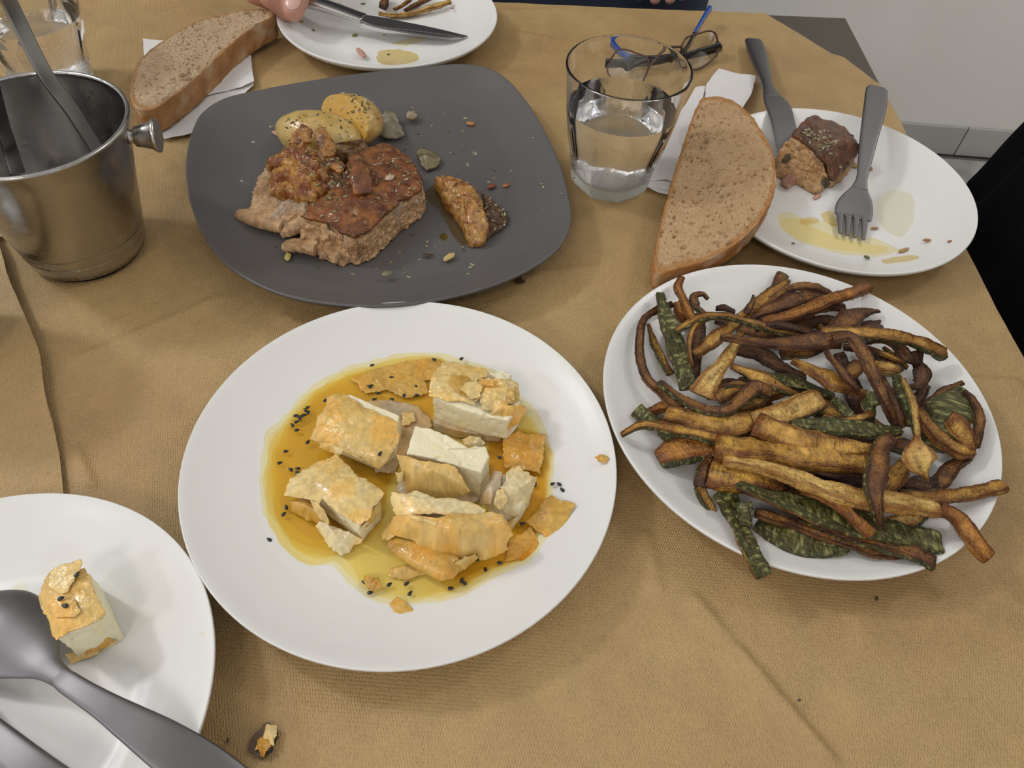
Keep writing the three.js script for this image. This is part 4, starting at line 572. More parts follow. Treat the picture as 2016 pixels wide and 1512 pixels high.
// black sesame seeds: [x, y, height, turn] by place
{
  const sg = new THREE.SphereGeometry(1, 20, 14); { const p = sg.attributes.position; for (let i = 0; i < p.count; i++) { const x = p.getX(i), t = 1 - 0.32 * x; p.setXYZ(i, x * 0.00162, p.getY(i) * 0.0006 * t, p.getZ(i) * 0.00098 * t); } sg.computeVertexNormals(); }
  M.sesame = phys({ color: rgb(0.008, 0.007, 0.006), roughness: 0.38, clearcoat: 0.4, clearcoatRoughness: 0.25 });
  let src = null;
  const seeds = (label, list) => list.forEach(([p, a]) => { let s = src ? src.clone() : (src = mesh('sesame_seed', sg, M.sesame)); if (s !== src) { s.name = numbered('sesame_seed'); scene.add(s); } s.position.set(p[0], p[1], p[2]); s.rotation.set(rnd(-0.15, 0.15), a, rnd(-0.12, 0.12)); s.userData = {}; const left = list.filter((o) => o[0][0] < p[0]).length, w = ['first', 'second', 'third', 'fourth', 'fifth', 'sixth', 'seventh', 'eighth', 'ninth', 'tenth', 'last']; tag(s, list.length > 1 ? (left === 0 ? 'leftmost ' : left === list.length - 1 ? 'rightmost ' : w[left] + ' from left ') + label.replace(' in the gap between slim slice and', ' between slim slice and') : label, 'seed', list.length > 1 ? label.replace('black sesame seed', 'black sesame seeds') : null); });
  const h = 0.0091, k = 0.0091;
  seeds('black sesame seed in the dense clump at the left of the syrup', [[[-.1198,.7598,-.2657], 0.9], [[-.1207,.7602,-.2632], 2.4], [[-.1187,.7598,-.262], 1.4], [[-.1206,.7598,-.2599], 0.3], [[-.1217,.7601,-.2587], 0.6], [[-.1241,.7595,-.2586], 2.8], [[-.1254,.7597,-.2591], 0.4], [[-.1228,.7595,-.2575], 2.0]]);
  seeds('black sesame seed just below the dense clump at the left', [[[-.1241,.7591,-.2551], 0.7], [[-.126,.7591,-.2525], 2.3], [[-.1225,.7591,-.2493], 0.2]]);
  seeds('black sesame seed at the left edge of the far left pastry', [[[-.111,.7595,-.2722], 1.4], [[-.1103,.7595,-.2616], 0.8], [[-.1143,.7595,-.2414], 1.1]]);
  seeds('black sesame seed alone at the far left edge of the syrup', [[[-.0877,.7605,-.3015], 0.5]]);
  seeds('black sesame seed in the far syrup behind the squares', [[[-.0745,.7591,-.294], 0.2], [[-.0869,.7591,-.2857], 2.7], [[-.0859,.7591,-.2862], 0.5], [[-.0804,.7591,-.2809], 0.2], [[-.0648,.7591,-.281], 1.5], [[-.0569,.7591,-.2817], 0.15], [[-.082,.7591,-.2762], 0.3], [[-.0718,.7591,-.2772], 2.7], [[-.0637,.7588,-.2943], 2.9], [[-.065,.7588,-.2904], 0.5], [[-.0588,.7588,-.289], 2.1]]);
  seeds('black sesame seed on bare plate left of the tall pastry top', [[[-.0504,.7608,-.31], 2.7]]);
  seeds('black sesame seed in a droplet beyond the tall pastry', [[[-.0329,.7622,-.3111], 0.8]]);
  seeds('black sesame seed in the syrup left of the soggy square', [[[-.1252,.7591,-.2342], 0.1], [[-.1266,.7591,-.2263], 0.6], [[-.1196,.7591,-.2225], 2.7], [[-.1159,.7591,-.2235], 3.1], [[-.1156,.7591,-.221], 2.7]]);
  seeds('black sesame seed touching the near corner of the far left pastry', [[[-.0973,.7685,-.2256], 0.5]]);
  seeds('black sesame seed stuck on top of the far left pastry square', [[[-.0692,.7736,-.2283], 1.2]]);
  seeds('black sesame seed beside the amber flap of the soggy square', [[[-.1162,.7591,-.1988], 2.0], [[-.1165,.7591,-.1946], 0.9]]);
  seeds('black sesame seed alone at the lower left edge of the syrup', [[[-.1205,.7582,-.1795], 2.6]]);
  seeds('black sesame seed on the blistered shard at the right', [[[-.0039,.7648,-.2377], 2.7]]);
  seeds('black sesame seed in the trio on bare plate at the right', [[[.0271,.7612,-.2253], 0.6], [[.0305,.7615,-.2253], 2.6], [[.0324,.7615,-.2218], 2.5]]);
  seeds('black sesame seed between slim slice and rectangular shard', [[[.0113,.7591,-.2081], 1.1], [[.0117,.7591,-.2002], 0.4], [[.0174,.7591,-.2251], 1.2]]);
  seeds('black sesame seed right of the folded parcel in the near syrup', [[[.0011,.7591,-.1763], 0.1], [[-.0062,.7591,-.172], 1.9]]);
  seeds('black sesame seed tucked under the fold of the near parcel', [[[-.0105,.7591,-.1777], 1.4], [[-.0285,.7591,-.1703], 2.2], [[-.0256,.7591,-.1692], 2.8]]);
  seeds('black sesame seed at the near edge of the syrup right of centre', [[[-.0177,.7591,-.165], 1.3], [[-.0164,.7591,-.1636], 2.6], [[-.0228,.7591,-.1602], 0.1]]);
  seeds('black sesame seed alone on bare plate nearest the viewer', [[[-.0144,.7582,-.1549], 3.0]]);
  seeds('black sesame seed in the near syrup below the folded parcel', [[[-.0454,.7591,-.1609], 0.6], [[-.0429,.7591,-.1559], 1.1], [[-.054,.7588,-.1598], 0.8]]);
  seeds('black sesame seed beside the crumpled brown crumb', [[[-.0668,.7591,-.1599], 2.9], [[-.0628,.7591,-.1546], 0.2]]);
  seeds('black sesame seed on the pastry cube of the lower left plate', [[[-.1924,.7892,-.1396], 1.2], [[-.195,.7886,-.1281], 0.4], [[-.1917,.7888,-.1248], 3.0]]);
}

// ---------------------------------------------------------------- fried courgette strips
M.flesh = phys({ color: 0xffffff, vertexColors: true, map: streakMap, bumpMap: streakBump, bumpScale: 0.002, roughness: 0.34 });
M.skin = phys({ color: 0xffffff, vertexColors: true, map: streakMap, bumpMap: streakBump, bumpScale: 0.0022, roughness: 0.38 });
const FRY = { gold: [[0.62, 0.35, 0.06], [0.2, 0.07, 0.01], 0.5], pale: [[0.72, 0.48, 0.13], [0.34, 0.14, 0.024], 0.35], brown: [[0.29, 0.125, 0.022], [0.085, 0.027, 0.007], 0.55], dark: [[0.15, 0.058, 0.016], [0.045, 0.015, 0.007], 0.55], orange: [[0.46, 0.2, 0.027], [0.22, 0.07, 0.01], 0.45] };
let chipNo = 0;
// width [start, middle, end] and thickness in millimetres; green: 'none', 'side', 'top' or 'under'
function chip(label, kind, green, widths, thick, pts, twist = 0) {
  const k = ++chipNo, n = 110, m = 24, uv = [], c = new THREE.CatmullRomCurve3(pts.map(V), false, 'centripetal'), pos = [], col = [], [A, B, br] = FRY[kind], len = c.getLength(), ringUp = new THREE.Vector3(0, 1, 0);
  const isSkin = (q) => green === 'top' ? (q >= 0 && q < m / 2) : green === 'side' ? (q >= m * 0.82 || q < m * 0.12) : green === 'under' ? (q >= m * 0.55 && q < m * 0.95) : false;
  const bend = rnd(-0.55, 0.55);
  for (let i = 0; i <= n; i++) {
    const t = i / n, p = c.getPointAt(t), T = c.getTangentAt(t), s = new THREE.Vector3().crossVectors(T, ringUp).normalize(), b = new THREE.Vector3().crossVectors(s, T).normalize(), a0 = twist * (t - 0.5) + bend * Math.sin(t * 3 + k) + 0.25 * noise(t * 3, k, 2);
    s.applyAxisAngle(T, a0); b.applyAxisAngle(T, a0);
    const W = widths, w = (t < 0.5 ? lerp(W[0], W[1], smooth(0, 1, t * 2)) : lerp(W[1], W[2], smooth(0, 1, t * 2 - 1))) * 0.001 * (1 + 0.28 * noise(t * len * 90, k * 3.1, 1)), h = thick * 0.00092 * (1 + 0.35 * noise(t * len * 110, k * 1.7, 5)) * (0.6 + 0.4 * Math.min(1, w / (W[1] * 0.001)));
    const end = Math.min(1, 0.82 + Math.min(t, 1 - t) * len / 0.004);
    for (let q = 0; q < m; q++) {
      const a = (q / m) * Math.PI * 2, ca = Math.cos(a), sa = Math.sin(a), x = Math.sign(ca) * Math.pow(Math.abs(ca), 0.55) * w / 2 * end, y0 = Math.sign(sa) * Math.pow(Math.abs(sa), 0.55) * h / 2 * end;
      const rip = 0.0009 * fbm(t * len * 170 + k, q * 0.9, k * 2.3, 3) + 0.0006 * noise(q * 1.9, t * len * 22, k) + 0.00035 * noise(t * len * 700, q * 1.3, k), curl = h * 0.25 * (ca * ca - 0.4) * (k % 3 - 1), y = y0 + curl;
      const px = p.x + s.x * x + b.x * y + (s.x * ca + b.x * sa) * rip, py = p.y + s.y * x + b.y * y + (s.y * ca + b.y * sa) * rip, pz = p.z + s.z * x + b.z * y + (s.z * ca + b.z * sa) * rip;
      pos.push(px, py, pz); uv.push(t * len + k * 0.013, Math.abs(2 * q / m - 1) * 0.5 + k * 0.31);
      if (isSkin(q)) { const f = fbm(px * 420, py * 420, pz * 420, 3), g = smooth(0.02, 0.34, f), o = smooth(0.1, 0.4, fbm(t * len * 60 + k, q * 0.2, 4, 3)); col.push(...mix3(mix3([0.065, 0.068, 0.014], [0.42, 0.42, 0.15], g), kind === 'pale' ? [0.22, 0.26, 0.06] : [0.11, 0.075, 0.018], o * 0.6)); }
      else {
        const streak = fbm(t * len * 40 + k * 7, q * 1.3, k, 3), spot = fbm(px * 500, py * 500, pz * 500, 3), edge = Math.pow(Math.abs(ca * sa) * 2, 3) * 0.75 + Math.pow(Math.abs(ca), 8) * 0.3, ends = smooth(0.007, 0.0, Math.min(t, 1 - t) * len) * 0.5, blotch = smooth(-0.1, 0.35, fbm(px * 90 + k, py * 90, pz * 90, 3) + br * 0.3);
        col.push(...mix3(mix3(A, [A[0] * 1.25, A[1] * 1.35, A[2] * 1.7], clamp(0.35 + streak * 2.2)), B, clamp(edge + ends + blotch * br * 1.3 + smooth(0.15, 0.4, spot) * 0.5)));
      }
    }
  }
  for (const r of [0, n]) { let x = 0, y = 0, z = 0; for (let q = 0; q < m; q++) { const j = (r * m + q) * 3; x += pos[j] / m; y += pos[j + 1] / m; z += pos[j + 2] / m; } pos.push(x, y, z); uv.push(k * 0.01, 0.5); col.push(...(kind === 'pale' ? [0.5, 0.36, 0.1] : mix3(A, B, 0.3))); }
  const fi = [], si = [];
  for (let i = 0; i < n; i++) for (let q = 0; q < m; q++) { const q2 = (q + 1) % m, a = i * m + q, b = i * m + q2; (isSkin(q) && isSkin(q2) ? si : fi).push(a, b, a + m, b, b + m, a + m); }
  const e0 = pos.length / 3 - 2, e1 = e0 + 1; for (let q = 0; q < m; q++) { const q2 = (q + 1) % m; fi.push(q2, q, e0, n * m + q, n * m + q2, e1); }
  const full = geoOf(pos, [...fi, ...si], col), cut = (ix) => { const g = new THREE.BufferGeometry(), map = new Map(), P3 = [], N3 = [], C3 = [], I3 = [], U3 = []; const fp = full.attributes.position, fn = full.attributes.normal; for (const v of ix) { let w = map.get(v); if (w === undefined) { w = map.size; map.set(v, w); P3.push(fp.getX(v), fp.getY(v), fp.getZ(v)); N3.push(fn.getX(v), fn.getY(v), fn.getZ(v)); C3.push(col[v * 3], col[v * 3 + 1], col[v * 3 + 2]); U3.push(uv[v * 2], uv[v * 2 + 1]); } I3.push(w); } g.setAttribute('position', new THREE.Float32BufferAttribute(P3, 3)); g.setAttribute('normal', new THREE.Float32BufferAttribute(N3, 3)); g.setAttribute('color', new THREE.Float32BufferAttribute(C3, 3)); g.setAttribute('uv', new THREE.Float32BufferAttribute(U3, 2)); g.setIndex(I3); return g; };
  let lo = pts[0]; for (const p of pts) if (p[1] < lo[1]) lo = p;
  const g = thing('courgette_strip', label, 'fried strip', lo);
  part('flesh', cut(fi), M.flesh, g);
  if (si.length) part('green_skin', cut(si), M.skin, g);
}
// lowest layer: mostly filler strips, darker ones for the dark interior of the heap
chip('dark fried strip at the bottom of the heap below the far stalks', 'dark', 'none', [7,9,6], 3, [[.1324,.762,-.3624], [.1492,.764,-.3583], [.1737,.764,-.3629], [.1979,.762,-.3613]]);
chip('dark fried strip buried under the wide leaf shaped piece', 'dark', 'under', [6,9,6], 3, [[.1142,.762,-.3103], [.1172,.764,-.3331], [.1206,.764,-.3531], [.1209,.762,-.3674]]);
chip('golden buried strip crossing the heap centre under the green curl', 'gold', 'none', [6,8,6], 4, [[.13,.762,-.289], [.1417,.763,-.2877], [.1573,.765,-.2963], [.176,.764,-.3077]]);
chip('brown buried strip under the crossing golden strips at the centre', 'brown', 'side', [6,9,6], 4, [[.144,.762,-.3133], [.1501,.763,-.2989], [.1641,.764,-.2858], [.1787,.762,-.2803]]);
chip('dark buried strip right of centre running toward the viewer', 'dark', 'none', [7,9,6], 4, [[.2116,.762,-.3409], [.2132,.764,-.3187], [.216,.764,-.2943], [.2167,.762,-.2709]]);
chip('brown buried strip between the golden long strips near the front', 'dark', 'none', [7,10,8], 4, [[.1629,.764,-.2466], [.1793,.766,-.2432], [.1977,.766,-.2404], [.2177,.763,-.2397]]);
chip('golden buried strip at the right of centre under the long curved rib', 'gold', 'none', [6,9,6], 4, [[.2164,.762,-.2924], [.2216,.763,-.2821], [.2305,.763,-.2748], [.2394,.762,-.2715]]);
chip('brown buried strip below the far parallel stalks', 'brown', 'none', [7,9,7], 4, [[.161,.762,-.3533], [.1817,.764,-.3577], [.204,.765,-.3673], [.2233,.762,-.3682]]);
chip('dark green buried strip behind the front green skin slab', 'dark', 'top', [6,9,6], 3, [[.1229,.762,-.2495], [.1349,.763,-.2454], [.1495,.763,-.2408], [.1644,.762,-.2369]]);
chip('brown buried strip at the centre left below the golden cut pieces', 'brown', 'none', [7,9,7], 4, [[.1198,.762,-.2966], [.1314,.763,-.304], [.1426,.763,-.3052], [.1505,.762,-.2997]]);
chip('dark buried strip left of the tall hanging rib', 'dark', 'side', [7,9,6], 4, [[.1779,.762,-.2989], [.1889,.764,-.2882], [.2001,.764,-.2777], [.214,.762,-.2707]]);
chip('golden buried strip beside the white gap near the front right', 'gold', 'side', [10,14,9], 4, [[.1975,.759,-.2272], [.1994,.76,-.2233], [.202,.76,-.2186]]);
chip('brown buried strip among the tangled dark curls at the right', 'brown', 'none', [6,9,6], 4, [[.2152,.763,-.3463], [.2278,.766,-.343], [.2407,.766,-.3366], [.2513,.762,-.3317]]);
chip('gold buried strip at the left below the green curl', 'orange', 'none', [6,7,6], 4, [[.0835,.762,-.28], [.0925,.764,-.2838], [.105,.764,-.2884]]);
chip('dark buried strip under the thick sticks left of centre', 'dark', 'none', [8,11,8], 4, [[.1098,.764,-.2673], [.1259,.766,-.2627], [.1439,.767,-.2637], [.1606,.764,-.2642]]);
chip('brown buried strip showing between the far furrowed stalks and the band', 'brown', 'none', [8,11,7], 4, [[.1443,.768,-.3519], [.1636,.77,-.3481], [.1843,.77,-.3504], [.2017,.766,-.35]]);
chip('dark buried strip filling the gap right of the leaf shaped piece', 'dark', 'under', [8,12,8], 4, [[.142,.764,-.3357], [.1566,.766,-.3317], [.1704,.766,-.32], [.1844,.764,-.3158]]);
chip('golden buried strip under the lens shaped slice', 'gold', 'side', [8,11,8], 4, [[.1698,.766,-.3163], [.1818,.768,-.3016], [.1929,.768,-.289], [.2034,.765,-.2822]]);
chip('dark buried strip right of the lens shaped slice', 'dark', 'none', [8,12,8], 4, [[.2048,.766,-.3162], [.2114,.768,-.2993], [.2126,.768,-.2809], [.2124,.764,-.2676]]);
chip('brown buried strip right of the tall hanging rib', 'dark', 'side', [8,12,8], 4, [[.2167,.768,-.2652], [.2244,.77,-.263], [.2333,.77,-.2623], [.2404,.766,-.2579]]);
chip('brown buried strip below the longest pale stick', 'brown', 'none', [8,12,8], 4, [[.1473,.764,-.2283], [.1636,.766,-.2258], [.1797,.766,-.2202], [.1935,.763,-.2162]]);
// far left
chip('long thin brown strip looping out around the left edge of the heap', 'brown', 'none', [4,5.5,6], 3, [[.102,.772,-.3648], [.0911,.774,-.3561], [.0821,.775,-.3465], [.0784,.775,-.3315], [.0778,.774,-.3127], [.0817,.772,-.2987], [.0888,.77,-.2915], [.097,.768,-.2828], [.1056,.764,-.2792]]);
chip('broad dark green stem end standing up at the left of the heap', 'brown', 'top', [5,12,11], 6, [[.0921,.778,-.3674], [.0938,.778,-.3528], [.0975,.776,-.3374], [.1013,.773,-.3197], [.1056,.77,-.3046], [.1084,.767,-.2967]]);
chip('second dark green stem tucked behind the broad stem', 'brown', 'top', [4,8,5], 4, [[.1024,.768,-.3474], [.1044,.77,-.3321], [.1078,.768,-.3248]]);
chip('thin yellow green strip left of the broad stem', 'gold', 'side', [2,5,5], 3, [[.0862,.766,-.3499], [.0891,.766,-.3341], [.0946,.765,-.3186], [.0989,.763,-.3106]]);
chip('orange strip rising at the far left with a kinked tip', 'orange', 'none', [4,6,7], 3, [[.1079,.78,-.3833], [.1046,.779,-.3737], [.108,.777,-.3646], [.1122,.773,-.3567], [.1165,.768,-.3509]]);
chip('short wide orange piece behind the broad green stem', 'orange', 'none', [8,11,9], 3, [[.107,.771,-.3685], [.1083,.77,-.3603], [.1111,.767,-.3533]]);
chip('dark curled hook at the far side of the heap', 'brown', 'side', [3,6,6], 2.5, [[.1256,.774,-.3696], [.1221,.776,-.372], [.116,.776,-.3696], [.117,.774,-.3624], [.1261,.768,-.359]]);
chip('arching thin green strip across the far left of the heap', 'gold', 'side', [4,6,8], 3.5, [[.1007,.778,-.3343], [.1077,.782,-.3371], [.1168,.786,-.3402], [.129,.788,-.341], [.1412,.788,-.3381], [.154,.786,-.3364], [.1689,.783,-.3362], [.1857,.779,-.3398]]);
chip('hair thin golden strip bent downward under the arch', 'gold', 'none', [3,3.2,2], 2, [[.1218,.784,-.3431], [.1127,.784,-.3357], [.1077,.782,-.3244], [.1079,.778,-.316], [.1105,.773,-.3101]]);
chip('short golden strip slanting beneath the arching strip', 'gold', 'none', [7,9,8], 4, [[.1128,.772,-.3209], [.1224,.776,-.3286], [.1305,.78,-.3353], [.1415,.78,-.3452]]);
chip('wide leaf shaped golden piece narrowing away from the viewer', 'pale', 'none', [4,8,17], 3, [[.1418,.78,-.3361], [.1339,.781,-.3198], [.125,.78,-.3053], [.1176,.776,-.2956], [.1141,.772,-.2882]]);
// far side
chip('small brown tip sticking out at the top of the heap', 'brown', 'none', [8,7,6], 3, [[.1817,.772,-.4026], [.1754,.774,-.3891], [.1693,.772,-.3797]]);
chip('green edged strip slanting at the far side of the heap', 'gold', 'side', [4,12,6], 3.5, [[.1834,.774,-.3944], [.171,.776,-.38], [.1605,.776,-.3694], [.1494,.774,-.3588], [.1413,.77,-.3557]]);
chip('thin reddish splinter standing at the far side', 'brown', 'none', [1.5,4,4], 2, [[.153,.783,-.3677], [.1519,.781,-.3624], [.1485,.776,-.3568]]);
chip('arched dark brown strip at the far edge of the heap', 'brown', 'none', [5,6,6], 3, [[.156,.772,-.3605], [.166,.777,-.369], [.1768,.78,-.3776], [.1874,.78,-.3831], [.1982,.778,-.3853], [.2112,.772,-.3861]]);
chip('long orange tipped stalk pointing right at the far side', 'orange', 'none', [8,8,6], 5, [[.2376,.776,-.3923], [.2217,.78,-.3799], [.2036,.783,-.3692], [.1866,.784,-.3581], [.1702,.782,-.3503], [.1572,.779,-.3478]]);
chip('dark furrowed stalk just behind the orange tipped stalk', 'brown', 'none', [4,10,7], 4, [[.205,.774,-.3816], [.1936,.778,-.3767], [.178,.78,-.3673], [.1644,.778,-.3606], [.1519,.774,-.3561]]);
chip('furrowed brown stalk just in front of the orange tipped stalk', 'brown', 'none', [10,10,6], 5, [[.2171,.772,-.3748], [.2026,.775,-.3715], [.1863,.778,-.3606], [.1704,.778,-.3522], [.156,.776,-.3486]]);
chip('wide brown wedge with pointed tip at the far right', 'brown', 'under', [3,14,7], 3, [[.2417,.772,-.3734], [.2285,.775,-.3682], [.2146,.778,-.357], [.2028,.78,-.346], [.193,.78,-.3391]]);
chip('small dark square ended strip below the pointed wedge', 'dark', 'under', [8,8,6], 4, [[.2472,.764,-.3672], [.2334,.767,-.3621], [.2159,.769,-.3537]]);
chip('small yellow piece peeking out between the far stalks', 'pale', 'none', [5,6,5], 3, [[.2001,.764,-.3699], [.2029,.764,-.36]]);
chip('tiny dark scrap at the far rim of the heap', 'dark', 'none', [4,6,5], 2, [[.1329,.766,-.37], [.139,.768,-.3687], [.1453,.766,-.3672]]);
// right, upper
chip('long curved rib with green underside arching to the right', 'gold', 'side', [7,8.5,8], 7, [[.1896,.786,-.3332], [.203,.79,-.3319], [.2199,.792,-.3315], [.2367,.791,-.3312], [.2521,.787,-.3305], [.2684,.78,-.3296]]);
chip('dark brown ribbed band lying across the upper middle', 'brown', 'none', [6,10,12], 3.5, [[.1248,.788,-.3226], [.1378,.791,-.3188], [.1542,.793,-.3157], [.1729,.794,-.3177], [.1954,.794,-.3228]]);
chip('thin brown rib bending down toward the right front', 'brown', 'none', [10,8,6], 4, [[.1903,.796,-.3213], [.1997,.799,-.3205], [.2042,.799,-.3111], [.2078,.797,-.2977], [.2119,.793,-.2864], [.2173,.787,-.277], [.2228,.78,-.2716]]);
chip('green backed strip under the ribbed band', 'brown', 'side', [9,9,6], 3, [[.1608,.786,-.3136], [.1717,.788,-.3143], [.1863,.788,-.3199]]);
chip('purple brown curl rolled over at the right', 'dark', 'none', [6,9,9], 2.5, [[.2186,.78,-.3342], [.23,.783,-.3346], [.2381,.784,-.3299], [.243,.782,-.3239], [.2537,.78,-.3267]], 1.2);
chip('glossy dark loop standing below the purple curl', 'dark', 'none', [8,11,7], 2.5, [[.2522,.774,-.329], [.2542,.775,-.3201], [.2502,.772,-.3106], [.2468,.768,-.3117]], 0.8);
chip('short dark splinter beneath the glossy loop', 'dark', 'none', [6,7,5], 3, [[.2602,.766,-.3164], [.2528,.766,-.305], [.2477,.763,-.2964]]);
chip('stubby golden piece with cut end right of the centre', 'pale', 'none', [8,9,8.5], 7, [[.223,.776,-.3192], [.2298,.777,-.3177], [.2389,.775,-.3184]]);
chip('dark wrinkled slab under the curved rib at the right', 'dark', 'none', [8,13,8], 3, [[.2209,.774,-.3332], [.2304,.775,-.3277], [.2448,.77,-.3261]]);
chip('thin green strip between the dark curls at the right', 'gold', 'side', [3,4,3], 2.5, [[.2335,.776,-.3366], [.2398,.776,-.3279], [.2475,.772,-.3238]]);
chip('lens shaped golden slice with toothed brown edge at the centre', 'gold', 'none', [5,14,5], 4, [[.1671,.787,-.309], [.1761,.788,-.3021], [.1873,.787,-.2963], [.199,.785,-.2923], [.2086,.783,-.2904]]);
chip('pale green tip hanging at the end of the lens shaped slice', 'pale', 'top', [5,10,7], 3, [[.2076,.783,-.2919], [.2114,.782,-.2884], [.2119,.779,-.2842], [.2148,.775,-.2812]]);
chip('dark splinter crossing above the lens shaped slice', 'brown', 'none', [3,5,4], 3, [[.1857,.793,-.3128], [.1911,.793,-.3002], [.1966,.791,-.2923], [.2025,.788,-.2886]]);
chip('short golden plank right of the lens shaped slice', 'gold', 'side', [9,10,9], 3.5, [[.2133,.778,-.3197], [.2069,.779,-.311], [.2021,.778,-.3061]]);
chip('olive strip slanting down through the heap centre', 'gold', 'side', [4,9,7], 4, [[.1319,.78,-.3069], [.1431,.782,-.2994], [.1554,.782,-.2929], [.1648,.78,-.2895], [.1734,.777,-.2877]]);
chip('dark green skin strip behind the olive strip', 'brown', 'top', [5,11,6], 4, [[.1511,.776,-.3052], [.1659,.778,-.3003], [.1799,.778,-.296], [.1936,.775,-.2921]]);
chip('green ribbon curling in a wide U at the left centre', 'brown', 'side', [6,7,9], 3, [[.0885,.774,-.2946], [.0967,.776,-.285], [.1073,.778,-.2759], [.1163,.781,-.2703], [.1244,.784,-.2698], [.132,.787,-.2758], [.1412,.788,-.2846], [.1508,.784,-.2841]], 0.7);
chip('stubby brown piece inside the green U ribbon', 'gold', 'none', [7,9,7], 5, [[.1223,.774,-.2849], [.1288,.776,-.2882], [.1374,.776,-.2933]]);
chip('thick golden stick with notched end at the left middle', 'gold', 'none', [14,16,12], 8, [[.0917,.77,-.2734], [.1027,.773,-.2695], [.1157,.776,-.2644], [.1292,.778,-.2636], [.1421,.779,-.2673]]);
chip('pale golden slice with green rounded tip at the centre', 'pale', 'side', [12,14,12], 5, [[.1387,.781,-.2655], [.1522,.784,-.2681], [.1658,.785,-.275], [.1806,.784,-.2835]]);
chip('small green strip slanting below the pale slice', 'gold', 'top', [5,7,6], 3, [[.19,.78,-.287], [.1943,.781,-.2785], [.199,.78,-.2716], [.206,.776,-.2641]]);
chip('dark green bark like strip crossing the centre right', 'brown', 'top', [8,13,5], 6, [[.1605,.782,-.2644], [.1735,.785,-.2619], [.1881,.786,-.2615], [.2043,.786,-.2611], [.2225,.784,-.264]]);
chip('thick stick with brown pitted top in the middle of the heap', 'gold', 'under', [16,15,9], 9, [[.1376,.786,-.2589], [.1477,.787,-.2539], [.1605,.787,-.2491], [.1777,.786,-.2474], [.2014,.784,-.248]]);
chip('thickest square cut stick pointing right across the middle', 'gold', 'none', [18,16,12], 11, [[.1146,.782,-.2441], [.1284,.784,-.2417], [.1475,.785,-.2404], [.1716,.785,-.2393], [.2003,.782,-.24]]);
chip('thin strip with lime stripe reaching over the left rim', 'gold', 'side', [3,6.5,7], 4, [[.0638,.776,-.2516], [.0738,.779,-.2569], [.0852,.779,-.2574], [.0992,.778,-.2559], [.1178,.778,-.2528]]);
chip('green skin scrap under the lime striped strip', 'gold', 'top', [4,9,6], 3, [[.0877,.768,-.2624], [.0953,.77,-.2566], [.1041,.77,-.2544]]);
chip('short green peel lying at the left rim', 'gold', 'top', [9,9,8], 3, [[.0743,.77,-.2758], [.0808,.769,-.2703], [.0889,.767,-.2672]]);
chip('blunt thick piece at the left front of the heap', 'orange', 'side', [13,17,14], 10, [[.0867,.766,-.2432], [.0967,.769,-.2478], [.1067,.771,-.2504], [.1179,.772,-.2512]]);
// right side
chip('tall hanging rib crossing vertically over the long sticks', 'brown', 'side', [8,12,4], 4, [[.2089,.795,-.2504], [.2002,.797,-.2423], [.1938,.799,-.2278], [.1899,.797,-.2152], [.1913,.792,-.2065], [.195,.783,-.2002]]);
chip('flat golden piece leaning right of the tall hanging rib', 'gold', 'none', [9,12,7], 3.5, [[.2219,.781,-.2456], [.2122,.782,-.234], [.2042,.78,-.2226]]);
chip('twisted leaf with golden belly and sharp tip at the right', 'pale', 'side', [4,5,3], 3, [[.2267,.793,-.2962], [.2254,.797,-.2765], [.2222,.799,-.2592], [.2195,.8,-.2479]]);
chip('golden belly of the twisted leaf pointing at the viewer', 'pale', 'none', [4,17,2], 3, [[.2194,.8,-.2486], [.2184,.8,-.2406], [.2185,.798,-.2335], [.2234,.791,-.228]]);
chip('dark green rib left of the twisted leaf', 'brown', 'top', [5,9,6], 4, [[.2307,.783,-.3075], [.2305,.785,-.2922], [.2318,.784,-.2807], [.2323,.78,-.2709]]);
chip('brown rib between the dark green rib and the bent rib', 'brown', 'none', [7,10,8], 4, [[.2208,.781,-.3072], [.2217,.783,-.2903], [.2252,.781,-.2775], [.2296,.777,-.2728]]);
chip('left arm of the golden V shaped strip at the right', 'gold', 'none', [7,9,8], 6, [[.2407,.777,-.286], [.2432,.778,-.2742], [.2491,.778,-.2638], [.257,.777,-.2586], [.266,.775,-.2597]]);
chip('right arm of the golden V shaped strip at the right', 'gold', 'none', [12,11,7], 5, [[.2519,.786,-.2756], [.2563,.784,-.2719], [.261,.781,-.2659], [.2643,.777,-.2587]]);
chip('thin brown loop curving round the right rim', 'brown', 'none', [3,7,5], 3, [[.2697,.782,-.2993], [.2743,.781,-.2955], [.2751,.78,-.2839], [.272,.778,-.2722], [.2678,.776,-.2631]]);
chip('bulky mottled green end piece at the right rim', 'gold', 'top', [15,25,14], 9, [[.2742,.776,-.3037], [.2636,.777,-.2908], [.2535,.776,-.2774], [.2465,.77,-.2636]]);
chip('dark stalk running behind the bulky green end', 'brown', 'none', [3,7,8], 4, [[.2743,.779,-.3091], [.2624,.777,-.3022], [.2529,.773,-.2953], [.2484,.769,-.2917]]);
chip('ragged edged brown strip below the golden V', 'brown', 'none', [7,10,9], 3.5, [[.2662,.771,-.2598], [.2537,.771,-.2506], [.2452,.77,-.2416], [.2358,.77,-.2349]]);
chip('green tipped strip pointing over the right rim', 'gold', 'side', [8,8.5,7], 4, [[.2766,.776,-.2383], [.2666,.775,-.2349], [.2517,.775,-.2305], [.2331,.776,-.2269], [.2146,.776,-.2259]]);
chip('orange brown strip hanging over the front right rim', 'orange', 'none', [8,9,9], 5, [[.2346,.777,-.2191], [.2422,.777,-.2148], [.2455,.7775,-.2056], [.2488,.776,-.199], [.2542,.774,-.1932]]);
chip('dark brown slab at the right below the ragged strip', 'dark', 'none', [8,11,8], 4, [[.2187,.774,-.2334], [.229,.774,-.2352], [.2419,.771,-.2385]]);
